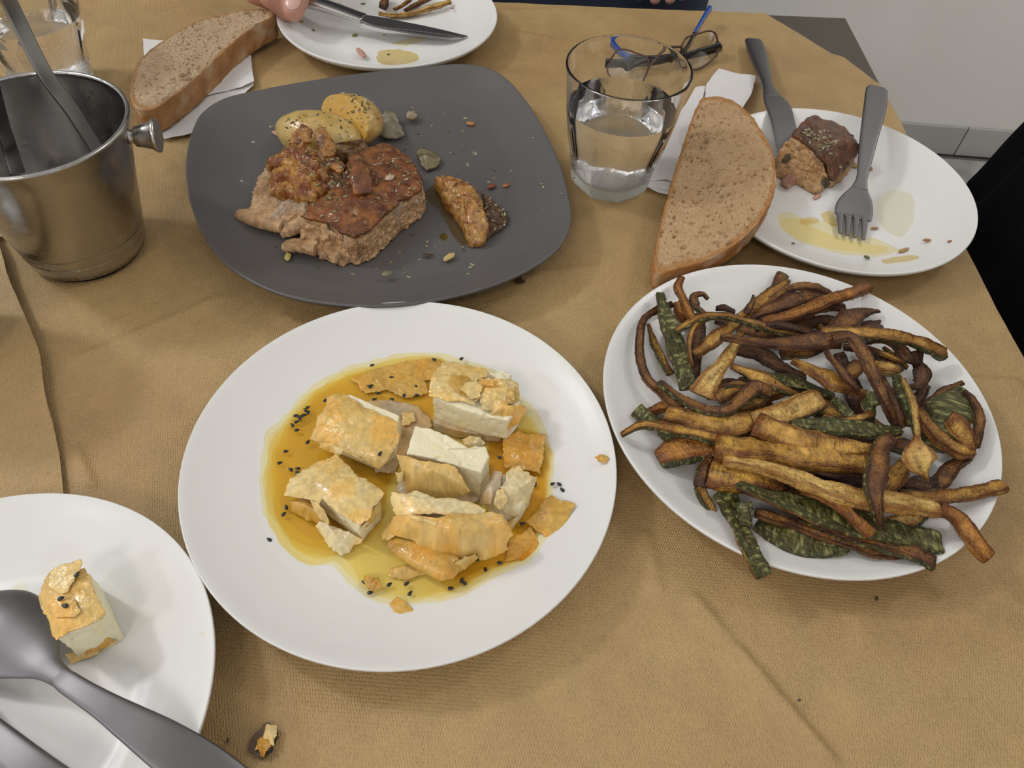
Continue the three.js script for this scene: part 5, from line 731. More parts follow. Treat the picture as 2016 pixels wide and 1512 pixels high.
chip('pale green cut piece low at the front right', 'pale', 'side', [6,12,5], 5, [[.2099,.763,-.216], [.2202,.764,-.2173], [.2355,.764,-.2238]]);
// front
chip('two armed bent strip at the left front, upper arm', 'brown', 'side', [5,7,6], 4, [[.1143,.773,-.2437], [.1092,.774,-.2345], [.1064,.771,-.2247]]);
chip('two armed bent strip at the left front, lower arm with lime end', 'pale', 'side', [6,7,2], 4, [[.1065,.771,-.2254], [.1101,.766,-.2209], [.1141,.7625,-.2163], [.1175,.761,-.2099]]);
chip('thick brown ended stick left of the front green slab', 'gold', 'under', [16,15,10], 9, [[.1123,.774,-.2326], [.1218,.776,-.2294], [.1357,.777,-.2265], [.1501,.776,-.2235]]);
chip('longest pale golden stick crossing the front of the heap', 'pale', 'none', [7,13.5,12], 7, [[.1179,.784,-.2354], [.1333,.787,-.2306], [.1485,.789,-.2251], [.1655,.79,-.2179], [.1821,.79,-.2136], [.2026,.788,-.2137], [.2286,.784,-.2143]]);
chip('long dark green skin slab along the front of the heap', 'brown', 'top', [4,18,13], 8, [[.1244,.779,-.2228], [.136,.78,-.2178], [.1491,.781,-.2129], [.1653,.78,-.2096], [.1817,.778,-.2063], [.2032,.775,-.2028], [.2326,.77,-.201]]);
chip('mottled light green slab at the very front of the heap', 'brown', 'top', [6,18,8], 8, [[.1373,.765,-.2081], [.1465,.7655,-.2024], [.1586,.766,-.1975], [.1709,.7665,-.1951], [.1834,.767,-.1966]]);
chip('brown rib on top of the light green front slab', 'brown', 'none', [6,9,6], 4, [[.1354,.771,-.2114], [.151,.772,-.2068], [.1677,.7725,-.2021], [.1845,.772,-.1974], [.1996,.77,-.1935], [.2147,.768,-.1946]]);
chip('long brown strip at the front reaching the near right rim', 'brown', 'side', [6,11,10], 4.5, [[.1581,.7735,-.2093], [.1775,.7745,-.2019], [.1974,.7745,-.1972], [.2125,.7745,-.1928], [.2242,.7735,-.1872]]);
chip('thin reddish strip lying over the front green slab', 'orange', 'none', [4,6,7], 4, [[.156,.787,-.2174], [.1663,.7885,-.2128], [.1755,.7885,-.207], [.1817,.787,-.2013], [.1901,.783,-.197]]);
chip('flat dark green peel at the left front', 'brown', 'top', [14,16,9], 2.5, [[.1194,.771,-.223], [.1222,.77,-.2169], [.123,.768,-.2093]]);
chip('olive stick hanging over the near left rim', 'gold', 'top', [7,9.5,10], 5, [[.123,.768,-.2113], [.1261,.7725,-.1985], [.1282,.7755,-.1863], [.1306,.776,-.1783], [.1337,.775,-.1724]]);
chip('small curled green end above the olive stick', 'orange', 'top', [8,8,8], 3, [[.1284,.775,-.2146], [.1291,.7745,-.2075], [.1289,.773,-.2008]]);
// thin curls on top
chip('thin brown curl lying over the gap right of the green ribbon', 'brown', 'side', [3,5,3], 2.5, [[.1242,.783,-.2872], [.1313,.786,-.288], [.1388,.786,-.2863], [.1455,.783,-.2811]], 0.8);
chip('thin gold splinter crossing the dark slab at the right', 'gold', 'none', [2,4,3], 2.5, [[.2189,.783,-.3288], [.228,.784,-.3224], [.2396,.781,-.3199]], 0.6);
chip('thin dark curl between the far stalks and the ribbed band', 'dark', 'none', [3,5,3], 2.5, [[.1489,.784,-.3354], [.1608,.787,-.3373], [.1737,.786,-.3372], [.1841,.783,-.3354]], 0.7);
chip('narrow green edged strip beside the pitted thick stick', 'gold', 'side', [3,5,4], 3, [[.1799,.783,-.2715], [.1871,.785,-.2668], [.1972,.786,-.2686], [.2085,.784,-.2752]], 0.6);
chip('narrow brown strip below the thickest square cut stick', 'dark', 'none', [4,7,5], 3.5, [[.1607,.78,-.2366], [.1727,.782,-.2332], [.186,.782,-.233], [.1993,.78,-.2347]], 0.4);
// leftovers on the far plate
chip('pale bent strip left over on the far plate', 'pale', 'none', [6,7,5], 4, [[-.1618,.761,-.7549], [-.1482,.7595,-.7574], [-.1312,.76,-.7622], [-.1148,.7615,-.7732], [-.0932,.7635,-.7888]]);
chip('brown ended strip piece left over on the far plate', 'brown', 'none', [9,8,6], 5, [[-.1584,.764,-.7623], [-.1586,.764,-.7738], [-.1592,.763,-.7937]]);
chip('golden strip piece behind the bent strip on the far plate', 'gold', 'none', [5,7,6], 3, [[-.1474,.762,-.7647], [-.1386,.763,-.7775], [-.1308,.763,-.7986]]);
chip('short brown strip at the edge of the leftovers on the far plate', 'brown', 'none', [5,7,6], 3, [[-.1371,.761,-.7667], [-.1277,.7625,-.7765], [-.1141,.7635,-.7964]]);

// ---------------------------------------------------------------- roast pork, potatoes, onion on the grey plate
M.meat = phys({ color: 0xffffff, vertexColors: true, map: blotch, bumpMap: grainBump, bumpScale: 0.0022, roughness: 0.45 });
M.crackling = phys({ color: 0xffffff, vertexColors: true, map: blotch, bumpMap: grainBump, bumpScale: 0.0022, roughness: 0.32, clearcoat: 0.5, clearcoatRoughness: 0.16 });
M.potato = phys({ color: 0xffffff, vertexColors: true, roughness: 0.38, clearcoat: 0.5, clearcoatRoughness: 0.2 });
const meatColour = (x, y, z) => { const n = fbm(x * 140, y * 320, z * 140, 4), m = smooth(0, 0.4, fbm(x * 60 + 5, y * 60, z * 60, 3)); return mix3(mix3([0.66, 0.37, 0.17], [0.84, 0.58, 0.32], clamp(0.5 + 1.6 * n)), [0.36, 0.16, 0.065], m * 0.5 + smooth(0.15, 0.4, -n) * 0.4); };
const fatColour = (x, y, z) => { const n = fbm(x * 160, y * 160, z * 160, 3); return mix3([0.78, 0.6, 0.43], [0.62, 0.42, 0.27], clamp(0.4 + 1.8 * n)); };
const fibres = (a, amp = 0.0016) => { const c = Math.cos(a), s = Math.sin(a); return (x, y, z) => { const u = (x * c + z * s), w = (-x * s + z * c); return amp * (1.5 * Math.abs(fbm(u * 90, y * 260, w * 330, 3)) * 2 - 0.5) + 0.002 * fbm(x * 70, y * 70, z * 70, 2) - 0.0012 * smooth(0.32, 0.05, worley(u * 110, y * 230, w * 190)); }; };
const crackColour = (d = 0) => (x, y, z) => { const n = fbm(x * 110 + d, y * 110, z * 110, 4), w = worley(x * 210, y * 210, z * 210), o = smooth(0.05, 0.35, fbm(x * 50 + d, 2, z * 50, 3)); return mix3(mix3([0.15, 0.034, 0.006], [0.42, 0.14, 0.018], clamp(0.4 + 1.6 * n)), mix3([0.045, 0.011, 0.004], [0.62, 0.3, 0.06], smooth(0.3, 0.7, w)), o * 0.75); };
const bubbly = (amp, f) => (x, y, z) => amp * (0.75 - worley(x * f, y * f, z * f)) + amp * 0.5 * fbm(x * f * 2, y * f * 2, z * f * 2, 2);
const greyBase = (x, z) => greyY(x, z) + 0.0004;
const onPork = [];                                    // meshes on which herbs may lie
{ // the large slab
  const g = thing('roast_pork', 'large pork slab with flat rusty crackling on top, front of the grey plate', 'meat', [-.1243,.7585,-.4369]);
  const top = [[-.1349,.782,-.4811], [-.1232,.783,-.4903], [-.1129,.783,-.5005], [-.1028,.783,-.4965], [-.0904,.783,-.4856], [-.0837,.783,-.4754], [-.0764,.782,-.4604], [-.0769,.78,-.4536], [-.0839,.781,-.44], [-.0904,.782,-.4339], [-.0967,.782,-.4183], [-.1069,.781,-.3994], [-.1145,.78,-.3942], [-.122,.78,-.396], [-.1342,.78,-.4076], [-.1431,.7795,-.409], [-.1525,.78,-.4101], [-.1499,.781,-.4237], [-.1411,.782,-.4355], [-.1333,.782,-.4531]];
  onPork.push(part('meat_body', pad({ pts: top, base: greyBase, n: 240, side: 26, rings: 16, round: 0.004, flare: 0.035, disp: fibres(0.9, 0.0018), color: meatColour }), M.meat, g));
  onPork.push(part('crackling', sheet({ pts: top.map(([x, y, z]) => [x, y + 0.0012, z]), yc: TY + 0.0362, pow: 2.5, n: 240, rings: 44, thick: 0.0016, jag: 0.0009, jagF: 200, wave: 0.0013, waveF: 130, color: crackColour(0) }), M.crackling, g));
  part('torn_fibre', pad({ pts: [[-.1522,.78,-.4092], [-.1429,.779,-.4078], [-.1341,.7785,-.4066], [-.1226,.7775,-.3971], [-.1164,.775,-.3952], [-.11,.77,-.4037], [-.1197,.7665,-.3945], [-.1289,.766,-.3913], [-.1383,.7665,-.3951], [-.1453,.769,-.4007], [-.1503,.7735,-.4041]], base: greyBase, n: 320, side: 36, rings: 40, round: 0.003, shrink: 1.1, disp: (x, y, z) => 0.0075 * (0.5 - worley(x * 170, y * 150, z * 230)) + 0.0022 * fbm(x * 240, y * 240, z * 240, 3), color: meatColour }), M.meat, g);
  part('torn_fibre', bar([[...[-.1678,.7625,-.3996], 0.006, 0.005], [...[-.1608,.765,-.4007], 0.010, 0.0075], [...[-.1515,.7665,-.3991], 0.011, 0.008], [...[-.1424,.767,-.3974], 0.013, 0.008]], { n: 50, m: 24, sq: 2.6 }), M.meat, g);
  paint(swell(g.children[g.children.length - 1].geometry, (x, y, z) => 0.0016 * fbm(x * 260, y * 400, z * 420, 3)), meatColour);
  part('torn_fibre', bar([[...[-.094,.7595,-.4469], 0.003, 0.003], [...[-.0902,.766,-.4463], 0.009, 0.004], [...[-.0859,.7735,-.4465], 0.010, 0.004]], { n: 40, m: 20, sq: 2.6 }), M.meat, g);
  paint(swell(g.children[g.children.length - 1].geometry, (x, y, z) => 0.0012 * fbm(x * 260, y * 400, z * 420, 3)), fatColour);
  part('fat_edge', pad({ pts: [[-.0966,.779,-.4202], [-.0901,.7805,-.4349], [-.083,.7795,-.4421], [-.077,.781,-.4596], [-.0757,.7775,-.4582], [-.0791,.7745,-.4491], [-.0869,.774,-.4406], [-.092,.7715,-.4311]], base: greyBase, n: 140, side: 14, rings: 12, round: 0.002, disp: (x, y, z) => 0.0022 * (0.6 - worley(x * 200, y * 200, z * 200)) + 0.001 * fbm(x * 300, y * 300, z * 300, 2), color: fatColour }), M.meat, g);
  part('fat_edge', pad({ pts: [[-.1137,.7835,-.5013], [-.1077,.784,-.5025], [-.1035,.7835,-.4968], [-.1076,.7845,-.4936]], base: TY + 0.028, n: 70, side: 6, rings: 8, round: 0.001, disp: (x, y, z) => 0.0016 * fbm(x * 350, y * 350, z * 350, 2), color: fatColour }), M.meat, g);
  onPork.push(part('crackling_ridge', bar([[...[-.129,.7895,-.4754], 0.006, 0.004], [...[-.1227,.7925,-.4589], 0.0115, 0.009], [...[-.1179,.791,-.4448], 0.016, 0.008], [...[-.1146,.7885,-.4323], 0.013, 0.004]], { n: 50, m: 28, sq: 2.4 }), M.crackling, g));
  paint(swell(g.children[g.children.length - 1].geometry, bubbly(0.0014, 210)), crackColour(4));
}
{ // the left chunk with bubbled skin
  const g = thing('roast_pork', 'smaller pork chunk with bubbled crackling at the left of the grey plate', 'meat', [-.1803,.7585,-.4662]);
  onPork.push(part('meat_body', pad({ pts: [[-.1997,.776,-.4635], [-.1981,.777,-.4755], [-.1888,.779,-.4874], [-.1793,.78,-.4988], [-.1607,.781,-.4951], [-.1452,.781,-.479], [-.1361,.779,-.4654], [-.1432,.779,-.4496], [-.1499,.7775,-.4383], [-.1547,.7735,-.4288], [-.1668,.7725,-.4206], [-.1817,.7705,-.4233], [-.2002,.7685,-.4335], [-.2016,.7715,-.448]], base: greyBase, n: 240, side: 22, rings: 22, round: 0.004, flare: 0.03, disp: fibres(0.2, 0.002), color: meatColour }), M.meat, g));
  onPork.push(part('crackling', pad({ pts: [[-.1937,.7845,-.4697], [-.1859,.7845,-.462], [-.1847,.7835,-.4444], [-.1745,.7835,-.4344], [-.1626,.784,-.4322], [-.1504,.7845,-.4341], [-.1436,.786,-.4442], [-.148,.7885,-.457], [-.1534,.7895,-.4678], [-.1642,.7895,-.4808], [-.1767,.789,-.4832], [-.1857,.787,-.476]], base: TY + 0.0275, n: 240, side: 12, rings: 40, round: 0.004, bulge: 0.005, poly: true, disp: (x, y, z) => (0.35 + 1.3 * smooth(-0.25, 0.3, noise(x * 75, y * 75, z * 75))) * bubbly(0.0052, 165)(x, y, z) + 0.7 * bubbly(0.0035, 300)(x, y, z), color: (x, y, z) => mix3(mix3([0.3, 0.075, 0.01], [0.58, 0.27, 0.04], smooth(-0.25, 0.3, fbm(x * 120, y * 120, z * 120, 3))), [0.8, 0.52, 0.17], smooth(0.45, 0.12, worley(x * 165, y * 165, z * 165)) * smooth(-0.1, 0.35, noise(x * 90, y * 90, z * 90)) * 0.75) }), M.crackling, g));
  part('fat_edge', pad({ pts: [[-.1812,.7725,-.4228], [-.1751,.778,-.4325], [-.167,.7795,-.4366], [-.1553,.7785,-.4374], [-.156,.7735,-.4286], [-.1629,.7705,-.4236], [-.1712,.7685,-.4201], [-.1782,.768,-.4199]], base: greyBase, n: 140, side: 12, rings: 16, round: 0.003, disp: (x, y, z) => 0.0022 * fbm(x * 120, y * 120, z * 120, 3) + 0.001 * Math.abs(noise(x * 300 + z * 300, 1, 2)), color: fatColour }), M.meat, g);
  part('torn_fibre', bar([[...[-.2087,.7625,-.4324], 0.008, 0.006], [...[-.1969,.7645,-.4279], 0.013, 0.009], [...[-.184,.7655,-.4233], 0.014, 0.01], [...[-.1717,.7655,-.4199], 0.012, 0.008]], { n: 60, m: 24, sq: 2.8 }), M.meat, g);
  paint(swell(g.children[g.children.length - 1].geometry, (x, y, z) => 0.0014 * fbm(x * 200, y * 500, z * 500, 3)), meatColour);
  part('torn_fibre', bar([[...[-.1729,.7605,-.416], 0.004, 0.004], [...[-.1668,.7655,-.4156], 0.010, 0.008], [...[-.1595,.7685,-.4186], 0.011, 0.008], [...[-.1567,.7715,-.4221], 0.010, 0.007]], { n: 50, m: 24, sq: 2.6 }), M.meat, g);
  paint(swell(g.children[g.children.length - 1].geometry, (x, y, z) => 0.0018 * fbm(x * 260, y * 400, z * 420, 3)), meatColour);
}
{ // crackling flakes standing between chunk and potato
  const flake = (label, pts, o = {}, d = 0) => { const q = tag(mesh('crackling_flake', sheet({ pts, n: 130, rings: 26, thick: 0.0022, jag: 0.0008, jagF: 260, wave: 0.0013, waveF: 190, color: (x, y, z) => mix3(crackColour(d)(x, y, z), [0.62, 0.3, 0.055], 0.75 * smooth(-0.3, 0.25, noise(x * 140, y * 140, z * 140))), ...o }), M.crackling), label, 'crackling'); onPork.push(q); return q; };
  flake('brown blistered crackling flake standing against the front potato', [[-.1801,.786,-.4871], [-.1779,.791,-.4967], [-.1732,.7945,-.5026], [-.1673,.7945,-.498], [-.1628,.794,-.4941], [-.1635,.7895,-.4861], [-.1694,.7885,-.4848]], { yc: TY + 0.0435 }, 12);
  flake('bright orange crackling flake leaning on the front potato', [[-.1624,.794,-.492], [-.1577,.7965,-.4973], [-.1527,.7955,-.4931], [-.1468,.7925,-.486], [-.1421,.7885,-.4781], [-.1454,.7865,-.4725], [-.1509,.7875,-.4713], [-.1554,.7905,-.4775]], { yc: TY + 0.0445 }, 20);
  flake('dull brown crackling flake below the orange flake', [[-.151,.7865,-.4707], [-.1417,.7865,-.475], [-.1338,.7845,-.4669], [-.1368,.7835,-.461], [-.1447,.784,-.4622]], { yc: TY + 0.0365 }, 28);
  const ch = tag(mesh('fat_lump', pad({ pts: [[-.1508,.7845,-.45], [-.1472,.7865,-.4535], [-.1413,.786,-.453], [-.1378,.784,-.4514], [-.1413,.7835,-.4459], [-.1478,.7835,-.446]], base: TY + 0.026, n: 90, side: 8, rings: 14, round: 0.003, disp: (x, y, z) => 0.0018 * fbm(x * 220, y * 220, z * 220, 3), color: fatColour }), M.meat), 'whitish fat lump between the two pork pieces', 'meat'); onPork.push(ch);
  // crescent of crackling on the right of the plate
  const g = thing('pork_crackling', 'curved crackling piece lying alone at the right of the grey plate', 'crackling', [-.0419,.7585,-.459]);
  onPork.push(part('crust', pad({ pts: [[-.0718,.7685,-.4873], [-.0658,.7705,-.4887], [-.0572,.7725,-.4852], [-.0472,.7735,-.4798], [-.0384,.774,-.4709], [-.0326,.774,-.4578], [-.0295,.7735,-.4443], [-.026,.771,-.4338], [-.0276,.767,-.4228], [-.0361,.7635,-.4192], [-.0405,.7655,-.425], [-.0458,.769,-.4399], [-.0522,.7695,-.4507], [-.0617,.769,-.4649], [-.0673,.768,-.4786]], base: greyBase, n: 220, side: 16, rings: 28, round: 0.004, bulge: 0.003, disp: (x, y, z) => bubbly(0.0016, 260)(x, y, z) + 0.0014 * fbm(x * 130, y * 130, z * 130, 3), color: (x, y, z) => mix3([0.58, 0.28, 0.055], mix3([0.32, 0.1, 0.018], [0.66, 0.4, 0.13], smooth(-0.2, 0.3, noise(x * 150, y * 150, z * 150))), smooth(-0.25, 0.3, fbm(x * 260, y * 260, z * 260, 3))) }), M.crackling, g));
  onPork.push(part('dark_crust', pad({ pts: [[-.0346,.768,-.474], [-.0261,.7665,-.4685], [-.0175,.7645,-.4615], [-.0126,.763,-.4536], [-.0143,.7625,-.4447], [-.0208,.7625,-.4359], [-.0273,.7625,-.4282], [-.0301,.766,-.4375], [-.031,.7675,-.4559]], base: greyBase, n: 160, side: 10, rings: 22, round: 0.0025, disp: (x, y, z) => 0.0018 * fbm(x * 200, y * 200, z * 200, 3), color: (x, y, z) => mix3([0.1, 0.04, 0.014], [0.2, 0.085, 0.028], smooth(-0.2, 0.3, fbm(x * 200, y * 200, z * 200, 3))) }), M.crackling, g));
}
function potato(name, label, at, ax, radii, cut, off, colour, k) {
  let q = new THREE.IcosahedronGeometry(1, 28); q.deleteAttribute('normal'); q.deleteAttribute('uv'); q = mergeVertices(q, 1e-4);
  const X = new THREE.Vector3(ax[0], 0, ax[1]).normalize(), Y = new THREE.Vector3(0, 1, 0), Z = new THREE.Vector3().crossVectors(X, Y), C = cut && new THREE.Vector3(...cut).normalize(), p = q.attributes.position, flag = [];
  for (let i = 0; i < p.count; i++) {
    const a = p.getX(i), b = p.getY(i), c = p.getZ(i), lump = 1 + 0.09 * fbm(a * 1.3 + k, b * 1.3, c * 1.3, 3), v = new THREE.Vector3().addScaledVector(X, a * radii[0] * lump).addScaledVector(Y, b * radii[1] * lump).addScaledVector(Z, c * radii[2] * lump);
    let f = 0; if (C) { const d = v.dot(C) - off; if (d > -0.0012) { v.addScaledVector(C, -d + Math.min(0, d) * 0.5 - 0.0004); f = 1; } }
    flag.push(f); p.setXYZ(i, v.x + at[0], Math.max(v.y + at[1], greyY(v.x + at[0], v.z + at[2]) + 0.0006), v.z + at[2]);
  }
  q.computeVertexNormals(); swell(q, (x, y, z) => 0.0005 * fbm(x * 260, y * 260, z * 260, 3));
  paint(q, (x, y, z, nx, ny, nz, i) => { const n = fbm(x * 90 + k, y * 90, z * 90, 4), t = smooth(0.05, 0.4, fbm(x * 40 + k, y * 40, z * 40, 3) + 0.1); return flag[i] ? mix3([0.56, 0.31, 0.045], [0.6, 0.38, 0.08], clamp(0.5 + n)) : mix3(mix3(colour[0], colour[1], clamp(0.5 + 1.4 * n)), colour[2], t * 0.6); });
  const g = thing(name, label, 'potato', [at[0], TY + 0.008, at[2]]);
  onPork.push(part('flesh', q, M.potato, g));
}
potato('roast_potato', 'halved golden potato farthest from the viewer on the grey plate', [-.1461,.7775,-.5406], [1, 0.55], [0.028, 0.0185, 0.0225], [-0.55, 0.5, 0.75], 0.007, [[0.5, 0.31, 0.07], [0.6, 0.42, 0.13], [0.44, 0.2, 0.04]], 3);
potato('roast_potato', 'whole golden potato partly hidden behind the crackling flakes', [-.1677,.7735,-.5209], [1, 0.2], [0.035, 0.0185, 0.0215], null, 0, [[0.5, 0.34, 0.09], [0.58, 0.42, 0.14], [0.42, 0.24, 0.06]], 8);
{
  const q = tag(mesh('fried_crust', pad({ pts: [[-.1517,.7815,-.502], [-.141,.7835,-.5026], [-.1347,.783,-.5086], [-.1294,.781,-.5124], [-.1258,.776,-.5106], [-.1276,.772,-.5045], [-.1348,.774,-.4973], [-.1433,.778,-.4956]], base: greyBase, n: 130, side: 12, rings: 20, round: 0.004, disp: (x, y, z) => bubbly(0.0014, 240)(x, y, z) + 0.0016 * fbm(x * 140, y * 140, z * 140, 3), color: (x, y, z) => mix3([0.2, 0.095, 0.03], [0.42, 0.24, 0.08], smooth(-0.25, 0.3, fbm(x * 190, y * 190, z * 190, 3))) }), M.crackling), 'crusty brown end in front of the whole potato', 'crackling'); onPork.push(q);
  M.onion = phys({ color: 0xffffff, vertexColors: true, roughness: 0.3, clearcoat: 0.6, clearcoatRoughness: 0.2, transmission: 0.25, thickness: 0 });
  const onionC = (a) => (x, y, z) => mix3(a, [a[0] * 0.55, a[1] * 0.52, a[2] * 0.4], smooth(-0.1, 0.4, fbm(x * 120, y * 120, z * 120, 3)));
  const on = (label, pts, yc, a) => tag(mesh('onion_piece', sheet({ pts, yc: TY + yc, n: 110, rings: 16, thick: 0.0016, wave: 0.0008, waveF: 160, jag: 0.0005, color: onionC(a) }), M.onion), label, 'onion');
  on('grey translucent onion wedge beside the halved potato', [[-.126,.764,-.569], [-.1245,.7665,-.5745], [-.1171,.7655,-.5745], [-.1119,.7635,-.5638], [-.1048,.7605,-.55], [-.1106,.76,-.5448], [-.1221,.7605,-.5437], [-.1261,.762,-.5511]], 0.0165, [0.36, 0.31, 0.22]);
  on('small cream onion bit at the far side of the grey plate', [[-.108,.7625,-.5753], [-.1065,.7625,-.5823], [-.1013,.7625,-.5825], [-.0979,.762,-.5767], [-.1005,.7615,-.5713], [-.1057,.7615,-.5711]], 0.0145, [0.5, 0.4, 0.27]);
  on('glassy olive onion piece between pork slab and crescent crackling', [[-.0922,.7605,-.5278], [-.087,.7615,-.5325], [-.0779,.7612,-.5287], [-.0712,.7605,-.5209], [-.0729,.7595,-.5114], [-.0807,.7595,-.5057], [-.0875,.7598,-.515]], 0.0125, [0.26, 0.22, 0.11]);
  const jf = (label, pts, col, lift) => { const q2 = sheet({ pts, surf: (x, z) => greyY(x, z) + lift, n: 120, rings: 12, thick: 0.00001, jag: 0.0012, jagF: 120, wave: 0.00003, poly: false }); q2.setIndex(Array.from(q2.index.array.slice(0, q2.index.count / 2 - 120 * 3))); return tag(mesh('meat_juice', q2, phys({ color: col, roughness: 0.05, transmission: 1, thickness: 0, ior: 1.42 })), label, 'sauce'); };
  jf('brownish juice ring pooled under the crescent crackling', [[-.0787,.759,-.4804], [-.072,.759,-.4925], [-.0629,.759,-.4737], [-.0526,.759,-.4537], [-.041,.759,-.4307], [-.0428,.759,-.4227], [-.0514,.759,-.4314], [-.064,.759,-.4606], [-.0746,.759,-.47]], rgb(0.88, 0.76, 0.5), 0.0006);
  jf('round oil droplet lying left of the crescent crackling tip', [[-.0613,.759,-.4303], [-.0586,.759,-.4346], [-.0546,.759,-.4311], [-.0576,.759,-.4268]], rgb(0.8, 0.66, 0.2), 0.0009);
}
{ // pork chunk on the right plate
  const RP = plates.meat, rb = (x, z) => RP.y(x, z) + 0.0003, g = thing('roast_pork', 'single pork chunk with herbs on its brown skin on the right plate', 'meat', [.2399,.7565,-.5715]);
  const top = [[.2096,.781,-.5583], [.2172,.782,-.5689], [.2258,.783,-.5814], [.2338,.783,-.5881], [.2408,.783,-.5835], [.2477,.783,-.5815], [.256,.782,-.5743], [.2627,.779,-.5662], [.2682,.775,-.5586], [.2663,.771,-.553], [.2571,.7665,-.5406], [.2481,.7625,-.5296], [.2427,.7635,-.5293], [.2364,.774,-.5336], [.2271,.78,-.5355], [.2201,.782,-.5482], [.2147,.782,-.5546]];
  onPork.push(part('meat_body', pad({ pts: top, base: rb, n: 220, side: 24, rings: 12, round: 0.003, disp: fibres(0.4, 0.0015), color: meatColour }), M.meat, g));
  part('torn_fibre', pad({ pts: [[.2077,.778,-.5573], [.2155,.7805,-.5565], [.2211,.781,-.5489], [.2272,.7795,-.5353], [.236,.7735,-.5334], [.2422,.7635,-.5293], [.2377,.7605,-.5256], [.2303,.7625,-.5193], [.2238,.7625,-.5283], [.2154,.762,-.5324], [.2061,.761,-.5371], [.2042,.7645,-.5457], [.2056,.7695,-.5546]], base: rb, n: 220, side: 14, rings: 34, round: 0.003, shrink: 1.08, disp: (x, y, z) => 0.0032 * (0.55 - worley(x * 190, y * 230, z * 230)) + 0.002 * fbm(x * 240, y * 240, z * 240, 3), color: (x, y, z) => mix3(mix3(meatColour(x, y, z), [0.58, 0.32, 0.12], 0.35), [0.12, 0.09, 0.035], smooth(0.12, 0.35, fbm(x * 70 + 3, y * 70, z * 70, 3))) }), M.meat, g);
  part('torn_fibre', bar([[...[.2068,.759,-.5237], 0.008, 0.004], [...[.2098,.7615,-.5269], 0.011, 0.005], [...[.2129,.764,-.5311], 0.009, 0.004]], { n: 40, m: 20, sq: 2.6 }), M.meat, g);
  paint(g.children[g.children.length - 1].geometry, (x, y, z) => mix3([0.42, 0.2, 0.14], [0.5, 0.3, 0.2], smooth(-0.3, 0.3, noise(x * 300, y * 300, z * 300))));
  onPork.push(part('crackling', sheet({ pts: top.map(([x, y, z]) => [x, y + 0.0012, z]), yc: TY + 0.0352, pow: 2.2, n: 220, rings: 40, thick: 0.0018, jag: 0.0008, jagF: 260, wave: 0.0008, waveF: 150, color: (x, y, z) => mix3([0.11, 0.036, 0.013], [0.23, 0.078, 0.02], smooth(-0.3, 0.35, fbm(x * 110, y * 110, z * 110, 4))) }), M.crackling, g));
  const bit = (label, at, s, col, k) => { let q = new THREE.IcosahedronGeometry(1, 5); q.deleteAttribute('normal'); q.deleteAttribute('uv'); q = mergeVertices(q, 1e-4); q.computeVertexNormals(); swell(q, (x, y, z) => 0.5 * fbm(x * 1.4 + k, y * 1.4, z * 1.4, 3)); q.scale(...s); q.rotateY(k); q.translate(at[0], at[1] + s[1] * 0.6, at[2]); return tag(mesh('food_crumb', q, phys({ color: col, roughness: 0.45, clearcoat: 0.3 })), label, 'crumb'); };
  const pk = rgb(0.5, 0.27, 0.2), br = rgb(0.36, 0.16, 0.06), gr = rgb(0.1, 0.1, 0.04), yl = rgb(0.55, 0.4, 0.14), wh = rgb(0.6, 0.52, 0.4);
  bit('pink meat shred lying in front of the pork chunk on the right plate', [.2328,.7564,-.5163], [0.0052, 0.0012, 0.0021], pk, 0.8);
  bit('brown scrap right of the pork chunk by the fork', [.2745,.7566,-.5635], [0.004, 0.0015, 0.003], yl, 0.2);
  bit('tiny reddish crumb right of the fork neck', [.2857,.7566,-.56], [0.0025, 0.0014, 0.002], br, 1.2);
  bit('small tan crumb right of the fork tines', [.2708,.757,-.4809], [0.003, 0.0008, 0.0012], br, 0.1);
  bit('brown crumb at the right side of the right plate', [.3043,.7618,-.4649], [0.0032, 0.001, 0.0013], br, 0.1);
  bit('small brown crumb near the right rim of the right plate', [.3177,.7665,-.4598], [0.002, 0.0008, 0.0009], br, 0.4);
  bit('green herb crumb below the smear on the right plate', [.2535,.7608,-.4406], [0.0024, 0.001, 0.0016], gr, 2.6);
  bit('dark green fleck at the left of the smear on the right plate', [.2014,.7595,-.4518], [0.0016, 0.0006, 0.0008], gr, 0.3);
  bit('curled brown scrap above the sauce blot on the right plate', [.285,.759,-.4542], [0.005, 0.0012, 0.0016], rgb(0.4, 0.25, 0.07), 0.5);
  bit('pink meat strip on the near side of the far plate', [-.1649,.7598,-.6776], [0.0095, 0.0016, 0.003], pk, -1.05);
  bit('green herb bit in the middle of the far plate', [-.1789,.7568,-.7166], [0.003, 0.001, 0.0018], rgb(0.2, 0.2, 0.06), 0.8);
  bit('dark fleck near the left rim of the far plate', [-.2379,.7638,-.712], [0.0026, 0.0008, 0.0012], gr, 0.1);
  bit('green fleck right of the dark fleck on the far plate', [-.2188,.7585,-.7169], [0.0024, 0.0007, 0.0012], rgb(0.22, 0.2, 0.09), 2.4);
  bit('yellow crumb beside the thumb on the far plate', [-.2316,.7625,-.724], [0.003, 0.0009, 0.0022], yl, 2.6);
  bit('dark fleck at the far side of the far plate beyond the knife', [-.2026,.7566,-.7852], [0.0024, 0.0007, 0.0012], gr, 0.2);
  bit('dark fleck at the right beyond the knife on the far plate', [-.1828,.7566,-.7829], [0.0022, 0.0007, 0.0011], gr, 0.1);
  bit('brown fleck left of the leftovers on the far plate', [-.2063,.7566,-.7777], [0.003, 0.0008, 0.002], yl, 2.8);
  bit('small brown fleck at the right of the far plate', [-.0904,.7605,-.7799], [0.0018, 0.0007, 0.001], br, 0.4);
  bit('brown fleck right of the herb bit on the far plate', [-.1512,.7568,-.7221], [0.0018, 0.0006, 0.001], yl, 0.1);
